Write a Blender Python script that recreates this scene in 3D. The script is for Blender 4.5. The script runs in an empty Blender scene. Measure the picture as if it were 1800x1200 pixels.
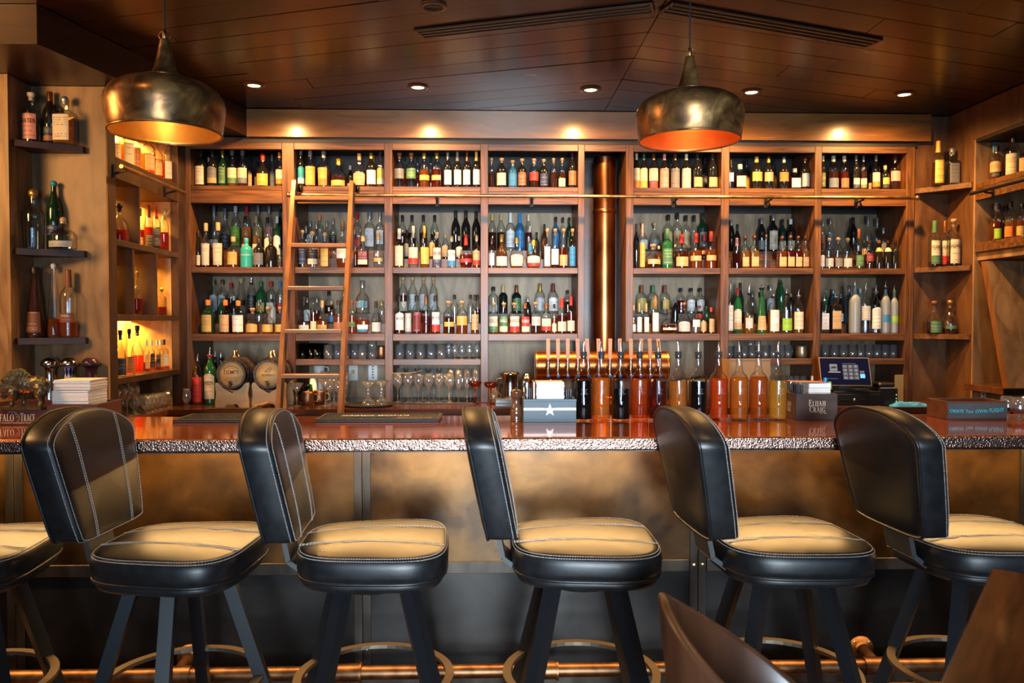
import bpy, bmesh, math, random
from mathutils import Vector, Matrix
random.seed(7)
R = math.radians
S = bpy.context.scene
COL = S.collection

# ------------------------------------------------------------------ camera
CAM_H, YAW, PITCH, FPX = 1.5, R(1.75), R(1.43), 1400.0
cam_d = bpy.data.cameras.new('camera'); cam = bpy.data.objects.new('camera', cam_d); COL.objects.link(cam)
cam.location = (0, 0, CAM_H)
cam.rotation_euler = (R(90) - PITCH, 0, -YAW)
cam_d.sensor_width = 36; cam_d.lens = 36 * FPX / 1800
cam_d.dof.use_dof = True; cam_d.dof.focus_distance = 3.7; cam_d.dof.aperture_fstop = 4.0
S.camera = cam

# ------------------------------------------------------------------ world, lights, exposure
w = bpy.data.worlds.new('world'); S.world = w; w.use_nodes = True
w.node_tree.nodes['Background'].inputs[0].default_value = (0.55, 0.72, 1.0, 1)
w.node_tree.nodes['Background'].inputs[1].default_value = 0.6
S.view_settings.view_transform = 'Standard'; S.view_settings.look = 'None'
S.view_settings.gamma = 1; S.view_settings.use_curve_mapping = False
S.view_settings.exposure = 0.0
S.cycles.use_denoising = True
S.cycles.max_bounces = 9; S.cycles.diffuse_bounces = 3; S.cycles.glossy_bounces = 4
S.cycles.transmission_bounces = 8; S.cycles.transparent_max_bounces = 24
S.cycles.caustics_reflective = False; S.cycles.caustics_refractive = False
S.cycles.sample_clamp_indirect = 3.0

WARM = (1.0, 0.52, 0.17); AMBER = (1.0, 0.46, 0.08); DAY = (0.28, 0.62, 1.0)
def area(name, loc, rot, sx, sy, power, color, spread=180):
    d = bpy.data.lights.new(name, 'AREA'); d.shape = 'RECTANGLE'; d.size = sx; d.size_y = sy
    d.energy = power; d.color = color; d.spread = R(spread)
    o = bpy.data.objects.new(name, d); COL.objects.link(o); o.location = loc; o.rotation_euler = rot; return o
def spot(name, loc, power, color, angle, blend, rot=(0, 0, 0), rad=0.03):
    d = bpy.data.lights.new(name, 'SPOT'); d.energy = power; d.color = color; d.spot_size = R(angle); d.spot_blend = blend
    d.shadow_soft_size = rad
    o = bpy.data.objects.new(name, d); COL.objects.link(o); o.location = loc; o.rotation_euler = rot; return o
def point(name, loc, power, color, rad=0.03):
    d = bpy.data.lights.new(name, 'POINT'); d.energy = power; d.color = color; d.shadow_soft_size = rad
    o = bpy.data.objects.new(name, d); COL.objects.link(o); o.location = loc; return o

# daylight through the three windows of the wall behind the camera
WINX = [(-2.6, -1.0), (-0.4, 1.2), (1.8, 3.4)]
for (a, b), pw, sp_ in zip(WINX, (30, 62, 30), (150, 36, 150)):
    area('window_daylight', ((a + b) / 2, -3.9, 1.32), (R(88 if sp_ < 100 else 90), 0, 0), b - a, 2.0, pw, DAY if sp_ > 100 else (0.74, 0.88, 1.0), sp_)
# LED strip under the bar lip, shining down
area('bar_led', (0.2, 3.155, 1.0345), (R(2), 0, 0), 7.0, 0.012, 125, (1.0, 0.57, 0.20))
# ceiling downlights
DOWN = [(-1.40, 4.86), (-0.42, 4.87), (0.63, 4.89), (1.63, 4.91), (2.60, 4.93)]
for x, y in DOWN:
    spot('downlight_beam', (x, y, 2.895), 180, WARM, 162, 1.0, (R(8), 0, 0))
for x, y in ((-1.5, 2.1), (0.9, 2.0), (2.6, 2.3)):
    spot('room_downlight', (x, y, 2.89), 45, WARM, 120, 0.6)
point('niche_fill', (-2.95, 2.7, 2.45), 140, WARM, .28)  # unseen warm fill added to brighten the corner niche, no fixture built

# ------------------------------------------------------------------ pixel rays (to measure real positions)
def ray(px, py):
    v = Vector(((px - 900) / FPX, -(py - 600) / FPX, -1.0))
    return cam.rotation_euler.to_matrix() @ v
def atY(px, py, Y): d = ray(px, py); return Vector((0, 0, CAM_H)) + d * (Y / d.y)
def atX(px, py, X): d = ray(px, py); return Vector((0, 0, CAM_H)) + d * (X / d.x)
def atZ(px, py, Z): d = ray(px, py); return Vector((0, 0, CAM_H)) + d * ((Z - CAM_H) / d.z)

# ------------------------------------------------------------------ materials
MATS = {}
def newmat(name):
    m = bpy.data.materials.new(name); m.use_nodes = True; nt = m.node_tree
    return m, nt, nt.nodes['Principled BSDF']
def plain(name, c, rough=0.5, metal=0.0, spec=0.5, coat=0.0, emit=None, es=0.0, trans=0.0, ior=1.45):
    if name in MATS: return MATS[name]
    m, nt, b = newmat(name)
    b.inputs['Base Color'].default_value = (*c, 1); b.inputs['Roughness'].default_value = rough
    b.inputs['Metallic'].default_value = metal; b.inputs['Specular IOR Level'].default_value = spec
    b.inputs['Coat Weight'].default_value = coat; b.inputs['Coat Roughness'].default_value = 0.05
    b.inputs['Transmission Weight'].default_value = trans; b.inputs['IOR'].default_value = ior
    if emit: b.inputs['Emission Color'].default_value = (*emit, 1); b.inputs['Emission Strength'].default_value = es
    MATS[name] = m; return m
def noisy(name, c1, c2, scale=(1, 1, 1), nscale=6.0, detail=5, rough=(0.4, 0.5), metal=0.0, coat=0.0, bump=0.0, bscale=None,
          lo=0.35, hi=0.65, spec=0.5, distort=0.0, c3=None):
    """two or three colours mixed by stretched noise, with a little relief"""
    if name in MATS: return MATS[name]
    m, nt, b = newmat(name); N = nt.nodes.new; L = nt.links.new
    tc = N('ShaderNodeTexCoord'); mp = N('ShaderNodeMapping'); mp.inputs['Scale'].default_value = scale
    oi = N('ShaderNodeObjectInfo'); va = N('ShaderNodeVectorMath'); va.operation = 'SCALE'; va.inputs[0].default_value = (31.7, 17.3, 23.9)
    L(oi.outputs['Random'], va.inputs['Scale']); ad = N('ShaderNodeVectorMath'); ad.operation = 'ADD'
    L(tc.outputs['Object'], mp.inputs['Vector']); L(mp.outputs[0], ad.inputs[0]); L(va.outputs[0], ad.inputs[1])
    n = N('ShaderNodeTexNoise'); n.inputs['Scale'].default_value = nscale; n.inputs['Detail'].default_value = detail
    n.inputs['Distortion'].default_value = distort
    L(ad.outputs[0], n.inputs['Vector'])
    cr = N('ShaderNodeValToRGB'); e = cr.color_ramp.elements
    e[0].position = lo; e[0].color = (*c1, 1); e[1].position = hi; e[1].color = (*c2, 1)
    if c3: k = e.new(min(1, hi + 0.15)); k.color = (*c3, 1)
    L(n.outputs['Fac'], cr.inputs[0]); L(cr.outputs[0], b.inputs['Base Color'])
    mr = N('ShaderNodeMapRange'); mr.inputs[3].default_value = rough[0]; mr.inputs[4].default_value = rough[1]
    L(n.outputs['Fac'], mr.inputs[0]); L(mr.outputs[0], b.inputs['Roughness'])
    b.inputs['Metallic'].default_value = metal; b.inputs['Coat Weight'].default_value = coat; b.inputs['Coat Roughness'].default_value = 0.08
    b.inputs['Specular IOR Level'].default_value = spec
    if bump:
        n2 = n
        if bscale:
            n2 = N('ShaderNodeTexNoise'); n2.inputs['Scale'].default_value = bscale; n2.inputs['Detail'].default_value = 4; L(ad.outputs[0], n2.inputs['Vector'])
        bp = N('ShaderNodeBump'); bp.inputs['Strength'].default_value = bump; bp.inputs['Distance'].default_value = 0.01
        L(n2.outputs['Fac'], bp.inputs['Height']); L(bp.outputs[0], b.inputs['Normal'])
    MATS[name] = m; return m

WD1, WD2, WD3 = (0.060, 0.022, 0.005), (0.140, 0.054, 0.0125), (0.20, 0.083, 0.021)
wood_v = noisy('wood_upright_grain', WD1, WD2, (9, 9, 0.55), 4.5, 8, (0.32, 0.5), bump=0.05, c3=WD3, distort=1.0, lo=.38, hi=.58)
wood_h = noisy('wood_level_grain', WD1, WD2, (0.55, 9, 9), 4.5, 8, (0.32, 0.5), bump=0.05, c3=WD3, distort=1.0, lo=.38, hi=.58)
wood_case = noisy('shaded_case_frame', (0.022, 0.010, 0.004), (0.050, 0.022, 0.009), (3, 3, 1), 4.5, 7, (0.34, 0.5), distort=0.8, c3=(0.07, 0.032, 0.013))  # the frame's shade is put into its colour: case lit only from inside
wood_p = noisy('wood_panel_grain', (0.17, 0.092, 0.037), (0.33, 0.19, 0.082), (3.5, 3.5, 0.9), 2.6, 10, (0.4, 0.55), distort=1.2, lo=.36, hi=.60, c3=(0.41, 0.25, 0.115))
back_m = noisy('shelf_back_panel', (0.16, 0.098, 0.048), (0.31, 0.215, 0.118), (3.5, 3.5, 0.9), 2.8, 10, (0.45, 0.6), distort=1.2, lo=.36, hi=.60, c3=(0.39, 0.28, 0.165))
wood_panel_warm = noisy('wood_corner_panel', (0.075, 0.032, 0.011), (0.135, 0.060, 0.021), (3.5, 3.5, 0.9), 2.6, 10, (0.32, 0.5), distort=1.2, lo=.36, hi=.60, c3=(0.175, 0.082, 0.030))
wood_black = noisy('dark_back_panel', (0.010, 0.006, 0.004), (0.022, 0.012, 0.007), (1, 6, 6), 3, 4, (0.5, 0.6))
wood_frieze = noisy('wood_frieze', (0.16, 0.066, 0.017), (0.25, 0.108, 0.030), (1.0, 6, 6), 2.0, 6, (0.22, 0.3), distort=1.0, c3=(0.25, 0.13, 0.055), coat=0.4)
wood_beam = noisy('dark_beam_wood', (0.018, 0.006, 0.003), (0.040, 0.013, 0.0055), (1.5, 1.5, 9), 2.5, 6, (0.3, 0.42), distort=0.5)
plank_mat = noisy('lacquered_plank', (0.024, 0.0056, 0.0015), (0.054, 0.0135, 0.0033), (0.9, 9, 9), 2.2, 6, (0.20, 0.30), metal=0.6, distort=0.6, c3=(0.10, 0.029, 0.0085))
tap_wood = noisy('tap_handle_wood', (0.40, 0.15, 0.035), (0.52, 0.22, 0.06), (9, 9, 0.8), 2.4, 5, (0.4, 0.5))
ladder_mat = noisy('ladder_wood', (0.15, 0.056, 0.015), (0.25, 0.10, 0.030), (9, 9, 0.8), 2.4, 5, (0.3, 0.42), distort=0.5)
case_panel_m = noisy('brightened_case_panel', (0.32, 0.17, 0.055), (0.55, 0.33, 0.12), (3.5, 3.5, 0.9), 2.6, 10, (0.4, 0.55), distort=1.2, lo=.34, hi=.60)  # panel wood lightened to carry part of the case's inside glow
step_mat = noisy('ladder_step_wood', (0.16, 0.060, 0.016), (0.28, 0.115, 0.036), (0.8, 9, 9), 2.4, 5, (0.28, 0.4), distort=0.5)
counter_mat = noisy('counter_wood', (0.085, 0.028, 0.012), (0.15, 0.052, 0.022), (0.9, 8, 8), 2.2, 6, (0.14, 0.24), coat=0.5, distort=0.5)
darkface = noisy('dark_counter_face', (0.022, 0.012, 0.008), (0.05, 0.028, 0.017), (1, 6, 6), 2.5, 5, (0.4, 0.55))
floor_mat = noisy('dark_floor_plank', (0.05, 0.03, 0.02), (0.10, 0.06, 0.036), (9, 0.8, 9), 2.2, 5, (0.12, 0.2), coat=0.4)
wall_mat = noisy('plaster_wall', (0.20, 0.15, 0.11), (0.24, 0.18, 0.13), (1, 1, 1), 5, 4, (0.7, 0.8))
table_mat = noisy('table_wood', (0.010, 0.003, 0.001), (0.085, 0.025, 0.007), (1.2, 11, 11), 4.0, 6, (0.24, 0.36), coat=0.3, distort=0.6)
chair_mat = noisy('chair_walnut', (0.026, 0.010, 0.005), (0.052, 0.020, 0.0095), (5, 5, 1), 2.2, 6, (0.32, 0.42), distort=0.5)
leather = noisy('black_leather', (0.0040, 0.0046, 0.0056), (0.0075, 0.0082, 0.0095), (1, 1, 1), 30, 4, (0.34, 0.44), bump=0.035, bscale=220, spec=0.38)
stitch_m = plain('white_thread', (0.34, 0.33, 0.31), 0.7)
leg_metal = plain('black_powder_coat', (0.007, 0.008, 0.010), 0.42, 0.1, 0.3)
ring_metal = plain('dark_bronze_bar', (0.14, 0.11, 0.08), 0.42, 0.85)
brass = plain('aged_brass', (0.55, 0.34, 0.13), 0.28, 1.0)
brass_dull = noisy('dull_brass_rail', (0.30, 0.18, 0.08), (0.52, 0.33, 0.15), (3, 3, 3), 6, 4, (0.25, 0.4), metal=1.0)
black_iron = plain('black_iron', (0.015, 0.014, 0.013), 0.45, 0.6)
steel = plain('polished_steel', (0.62, 0.61, 0.60), 0.16, 1.0)
copper = noisy('brushed_copper', (0.36, 0.105, 0.028), (0.50, 0.165, 0.048), (2, 2, 1), 3, 4, (0.24, 0.34), metal=1.0)
copper_pipe_m = noisy('aged_copper_pipe', (0.26, 0.085, 0.024), (0.46, 0.165, 0.052), (4, 4, 1.2), 3, 6, (0.24, 0.38), metal=1.0)
foot_copper = noisy('worn_copper_foot_rail', (0.08, 0.040, 0.020), (0.20, 0.10, 0.048), (3, 3, 3), 6, 6, (0.36, 0.5), metal=1.0)
bartop_m = noisy('lacquered_copper', (0.66, 0.155, 0.030), (0.85, 0.26, 0.06), (0.7, 2.2, 1), 2.6, 5, (0.05, 0.09), metal=0.72, coat=0.5, bump=0.02, bscale=3.0, distort=0.7)
panel_m = noisy('patina_steel', (0.022, 0.011, 0.004), (0.095, 0.046, 0.0115), (1, 1, 1.1), 4.5, 14, (0.22, 0.36), metal=0.75, lo=0.34, hi=0.66, distort=0.2, bump=0.02, bscale=40, c3=(0.165, 0.082, 0.021))
panel_low_m = noisy('blackened_steel', (0.008, 0.0074, 0.007), (0.025, 0.023, 0.021), (1, 1, 1), 3.0, 11, (0.34, 0.46), metal=0.9, distort=0.4)
strap_m = noisy('riveted_steel_strap', (0.022, 0.018, 0.014), (0.045, 0.037, 0.029), (4, 4, 1), 4, 5, (0.35, 0.45), metal=0.8)
pendant_out = noisy('patina_brass_shade', (0.10, 0.046, 0.018), (0.34, 0.175, 0.06), (1, 1, 1), 11, 9, (0.34, 0.24), metal=0.75, lo=0.36, hi=0.58, distort=0.9, c3=(0.70, 0.42, 0.15))
pendant_in_gold = noisy('gold_shade_lining', (0.62, 0.30, 0.06), (0.85, 0.48, 0.13), (1, 1, 1), 7, 7, (0.24, 0.32), metal=0.9, lo=0.3, hi=0.7)
pendant_in_cop = noisy('copper_shade_lining', (0.62, 0.13, 0.025), (0.75, 0.20, 0.05), (1, 1, 1), 7, 7, (0.36, 0.46), metal=0.75, lo=0.3, hi=0.7)
bulb_m = plain('lit_bulb', (1, 0.8, 0.5), 0.3, emit=(1.0, 0.66, 0.30), es=22)
lamp_disc = plain('lit_downlight_lens', (1, 0.9, 0.7), 0.3, emit=(1.0, 0.76, 0.42), es=9)
led_m = plain('lit_led_strip', (1, 0.7, 0.4), 0.3, emit=(1.0, 0.60, 0.20), es=9)
led_case = plain('lit_case_strip', (1, 0.7, 0.4), 0.3, emit=(1.0, 0.55, 0.14), es=3)
trimring = plain('bronze_trim_ring', (0.10, 0.065, 0.04), 0.35, 0.8)
paper = plain('white_paper', (0.80, 0.79, 0.76), 0.75)
white_pl = plain('white_plastic', (0.75, 0.73, 0.68), 0.4)
black_pl = plain('black_plastic', (0.013, 0.013, 0.015), 0.35)
black_rub = noisy('black_rubber', (0.012, 0.012, 0.013), (0.022, 0.022, 0.023), (1, 1, 1), 30, 3, (0.5, 0.6))
cork_m = noisy('natural_cork', (0.36, 0.20, 0.09), (0.52, 0.32, 0.16), (1, 1, 1), 60, 3, (0.7, 0.8))

# hammered copper edge
m, nt, b = newmat('hammered_copper'); N = nt.nodes.new; L = nt.links.new
tc = N('ShaderNodeTexCoord'); vo = N('ShaderNodeTexVoronoi'); vo.inputs['Scale'].default_value = 170; vo.feature = 'SMOOTH_F1'; vo.inputs['Randomness'].default_value = 0.55
L(tc.outputs['Object'], vo.inputs['Vector'])
bp = N('ShaderNodeBump'); bp.inputs['Strength'].default_value = 0.85; bp.inputs['Distance'].default_value = 0.0042; bp.invert = True
L(vo.outputs['Distance'], bp.inputs['Height']); L(bp.outputs[0], b.inputs['Normal'])
b.inputs['Base Color'].default_value = (0.27, 0.16, 0.125, 1); b.inputs['Metallic'].default_value = 1; b.inputs['Roughness'].default_value = 0.28
hammered = m

def glass(name, tint, edge, gl=0.05, rough=0.02, haze=0.0):
    """thin-walled glass: see-through face on, darker and more mirror-like towards the rim"""
    if name in MATS: return MATS[name]
    m = bpy.data.materials.new(name); m.use_nodes = True; nt = m.node_tree; nt.nodes.clear(); N = nt.nodes.new; L = nt.links.new
    out = N('ShaderNodeOutputMaterial'); mx = N('ShaderNodeMixShader'); tr = N('ShaderNodeBsdfTransparent'); go = N('ShaderNodeBsdfGlossy')
    lw = N('ShaderNodeLayerWeight'); lw.inputs[0].default_value = 0.5
    cr = N('ShaderNodeValToRGB'); e = cr.color_ramp.elements
    e[0].position = 0.35; e[0].color = (*tint, 1); e[1].position = 0.97; e[1].color = (*edge, 1)
    L(lw.outputs['Facing'], cr.inputs[0]); L(cr.outputs[0], tr.inputs[0])
    l2 = N('ShaderNodeLayerWeight'); l2.inputs[0].default_value = 0.5
    pw = N('ShaderNodeMath'); pw.operation = 'POWER'; pw.inputs[1].default_value = 2.6; L(l2.outputs['Facing'], pw.inputs[0])
    ma = N('ShaderNodeMath'); ma.operation = 'MULTIPLY_ADD'; ma.inputs[1].default_value = 0.75; ma.inputs[2].default_value = gl
    L(pw.outputs[0], ma.inputs[0]); L(ma.outputs[0], mx.inputs[0])
    go.inputs['Roughness'].default_value = rough; go.inputs[0].default_value = (0.95, 0.97, 1, 1)
    L(tr.outputs[0], mx.inputs[1]); L(go.outputs[0], mx.inputs[2])
    if haze:          # whitish veil mixed into the colour so the ware looks brighter
        df = N('ShaderNodeBsdfTranslucent'); df.inputs[0].default_value = (.9, .92, .92, 1); d2 = N('ShaderNodeBsdfDiffuse'); d2.inputs[0].default_value = (.9, .92, .92, 1)
        a_ = N('ShaderNodeMixShader'); a_.inputs[0].default_value = .5; L(df.outputs[0], a_.inputs[1]); L(d2.outputs[0], a_.inputs[2])
        m3 = N('ShaderNodeMixShader'); m3.inputs[0].default_value = haze; L(mx.outputs[0], m3.inputs[1]); L(a_.outputs[0], m3.inputs[2]); mx = m3
    L(mx.outputs[0], out.inputs[0])
    MATS[name] = m; return m
clear_glass = glass('clear_glass', (0.94, 0.96, 0.95), (0.13, 0.14, 0.14), 0.065)
bar_glass = glass('bar_ware_glass', (0.985, 0.99, 0.99), (0.86, 0.88, 0.89), 0.15, 0.05, 0.07)
green_glass = glass('green_tumbler_glass', (0.28, 0.62, 0.16), (0.05, 0.22, 0.04))
amber_glass = glass('copper_tinted_glass', (0.85, 0.22, 0.05), (0.40, 0.06, 0.01), 0.08)
window_glass = glass('window_pane_glass', (0.96, 0.97, 0.98), (0.7, 0.75, 0.78))
def liquid(name, tint, body, f=0.25):
    if name in MATS: return MATS[name]
    m = bpy.data.materials.new(name); m.use_nodes = True; nt = m.node_tree; nt.nodes.clear(); N = nt.nodes.new; L = nt.links.new
    out = N('ShaderNodeOutputMaterial'); mx = N('ShaderNodeMixShader'); tr = N('ShaderNodeBsdfTransparent'); tr.inputs[0].default_value = (*tint, 1)
    df = N('ShaderNodeBsdfTranslucent'); df.inputs[0].default_value = (*body, 1)
    d2 = N('ShaderNodeBsdfDiffuse'); d2.inputs[0].default_value = (*body, 1)
    m2 = N('ShaderNodeMixShader'); m2.inputs[0].default_value = 0.45; L(df.outputs[0], m2.inputs[1]); L(d2.outputs[0], m2.inputs[2])
    mx.inputs[0].default_value = f; L(tr.outputs[0], mx.inputs[1]); L(m2.outputs[0], mx.inputs[2]); L(mx.outputs[0], out.inputs[0])
    MATS[name] = m; return m
LIQ = {'a': ('amber', liquid('amber_spirit', (0.80, 0.36, 0.07), (0.75, 0.24, 0.03))),
       'o': ('orange', liquid('orange_spirit', (0.85, 0.22, 0.03), (0.85, 0.17, 0.02))),
       'r': ('red-amber', liquid('red_spirit', (0.55, 0.11, 0.025), (0.42, 0.05, 0.012))),
       'd': ('dark-amber', liquid('dark_spirit', (0.42, 0.15, 0.04), (0.28, 0.075, 0.015))),
       'y': ('golden', liquid('golden_spirit', (0.90, 0.62, 0.18), (0.85, 0.50, 0.09))),
       'z': ('black', liquid('black_spirit', (0.03, 0.02, 0.02), (0.010, 0.007, 0.006), 0.5)),
       'm': ('maroon', liquid('maroon_spirit', (0.25, 0.04, 0.03), (0.13, 0.018, 0.012), 0.4))}
GLS = {'k': ('black', plain('black_bottle_glass', (0.010, 0.009, 0.008), 0.06, spec=0.7)),
       'b': ('brown', plain('brown_bottle_glass', (0.045, 0.016, 0.006), 0.06, spec=0.7)),
       'g': ('green', plain('green_bottle_glass', (0.012, 0.085, 0.026), 0.06, spec=0.7)),
       'e': ('dark-green', plain('dark_green_bottle_glass', (0.006, 0.028, 0.014), 0.06, spec=0.7)),
       't': ('turquoise', plain('turquoise_bottle', (0.03, 0.36, 0.31), 0.3)),
       'w': ('white', plain('white_ceramic', (0.62, 0.55, 0.42), 0.3)),
       'n': ('blue', plain('blue_bottle_glass', (0.02, 0.10, 0.19), 0.08, spec=0.7)),
       'f': ('frosted', None)}
m, nt, b = newmat('frosted_glass'); b.inputs['Base Color'].default_value = (0.46, 0.54, 0.58, 1); b.inputs['Roughness'].default_value = 0.34
b.inputs['Transmission Weight'].default_value = 0.55; GLS['f'] = ('frosted', m)

CN = {'cr': ('cream', (0.66, 0.56, 0.40)), 'ye': ('yellow', (0.56, 0.36, 0.08)), 'wh': ('white', (0.72, 0.70, 0.66)), 'rd': ('red', (0.50, 0.03, 0.02)),
      'or': ('orange', (0.75, 0.20, 0.03)), 'gn': ('green', (0.06, 0.16, 0.06)), 'bl': ('blue', (0.03, 0.20, 0.42)), 'nv': ('navy', (0.02, 0.035, 0.09)),
      'gy': ('grey', (0.16, 0.16, 0.16)), 'lg': ('pale-grey', (0.42, 0.43, 0.42)), 'bk': ('black', (0.014, 0.013, 0.013)), 'tn': ('tan', (0.50, 0.33, 0.15)),
      'go': ('gold', (0.55, 0.37, 0.09)), 'pk': ('pink', (0.62, 0.27, 0.22)), 'tl': ('turquoise', (0.02, 0.30, 0.36)), 'br': ('brown', (0.20, 0.07, 0.03)),
      'mr': ('maroon', (0.16, 0.02, 0.02)), 'sv': ('silver', (0.50, 0.50, 0.48)), 'lm': ('lime', (0.25, 0.50, 0.04)), 'ol': ('olive', (0.13, 0.13, 0.04)), 'cl': ('clear', (0.8, 0.8, 0.8)),
      'bg': ('blue-grey', (0.13, 0.17, 0.22)), 'hz': ('hazel', (0.30, 0.12, 0.05))}
def label_mat(k):
    nm = 'label_' + CN[k][0].replace('-', '_')
    if nm in MATS: return MATS[nm]
    c = CN[k][1]; m, nt, b = newmat(nm); N = nt.nodes.new; L = nt.links.new
    lum = 0.3 * c[0] + 0.6 * c[1] + 0.1 * c[2]
    ink = tuple(v * 0.16 for v in c) if lum > 0.15 else tuple(min(1, v * 2 + 0.30) for v in c)
    uv = N('ShaderNodeUVMap'); oi = N('ShaderNodeObjectInfo'); sx = N('ShaderNodeSeparateXYZ'); L(uv.outputs[0], sx.inputs[0])
    def math_(op, a, bb=None, cc=None):
        n = N('ShaderNodeMath'); n.operation = op
        for i, v in enumerate((a, bb, cc)):
            if v is None: continue
            if hasattr(v, 'is_linked') or hasattr(v, 'links'): L(v, n.inputs[i])
            else: n.inputs[i].default_value = v
        return n.outputs[0]
    rowi = math_('MULTIPLY', sx.outputs[1], 11.0); fr = math_('FRACT', rowi); fl = math_('FLOOR', rowi)
    on = math_('LESS_THAN', math_('ABSOLUTE', math_('SUBTRACT', fr, 0.5)), 0.24)
    cb = N('ShaderNodeCombineXYZ'); L(math_('MULTIPLY', sx.outputs[0], 24.0), cb.inputs[0]); L(math_('MULTIPLY_ADD', fl, 7.31, math_('MULTIPLY', oi.outputs['Random'], 90.0)), cb.inputs[1])
    nz = N('ShaderNodeTexNoise'); nz.inputs['Scale'].default_value = 1.0; nz.inputs['Detail'].default_value = 1; L(cb.outputs[0], nz.inputs['Vector'])
    nb = N('ShaderNodeTexNoise'); nb.inputs['Scale'].default_value = 1.0; nb.inputs['Detail'].default_value = 0
    c2 = N('ShaderNodeCombineXYZ'); L(math_('MULTIPLY_ADD', fl, 3.3, math_('MULTIPLY', oi.outputs['Random'], 70.0)), c2.inputs[0]); L(c2.outputs[0], nb.inputs['Vector'])
    keep = math_('GREATER_THAN', nb.outputs['Fac'], 0.50)
    inside = math_('LESS_THAN', math_('ABSOLUTE', math_('SUBTRACT', sx.outputs[0], 0.5)), math_('MULTIPLY', nb.outputs['Fac'], 0.62))
    txt = math_('GREATER_THAN', nz.outputs['Fac'], 0.47)
    f = math_('MULTIPLY', math_('MULTIPLY', on, keep), math_('MULTIPLY', txt, inside)); f = math_('MULTIPLY', f, 0.62)
    mx = N('ShaderNodeMix'); mx.data_type = 'RGBA'; L(f, mx.inputs[0]); mx.inputs[6].default_value = (*c, 1); mx.inputs[7].default_value = (*ink, 1)
    L(mx.outputs[2], b.inputs['Base Color']); b.inputs['Roughness'].default_value = 0.5
    MATS[nm] = m; return m
def cap_mat(k):
    metal = k in ('go', 'sv', 'hz')
    return plain('closure_' + CN[k][0].replace('-', '_'), CN[k][1], 0.32 if metal else 0.4, 0.8 if metal else 0.0)
ink_dark = plain('dark_ink', (0.02, 0.017, 0.014), 0.6)
ink_white = plain('white_ink', (0.75, 0.74, 0.70), 0.6)
ink_cream = plain('cream_ink', (0.72, 0.64, 0.46), 0.6)
burn_m = plain('burnt_lettering', (0.10, 0.045, 0.018), 0.8)
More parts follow.
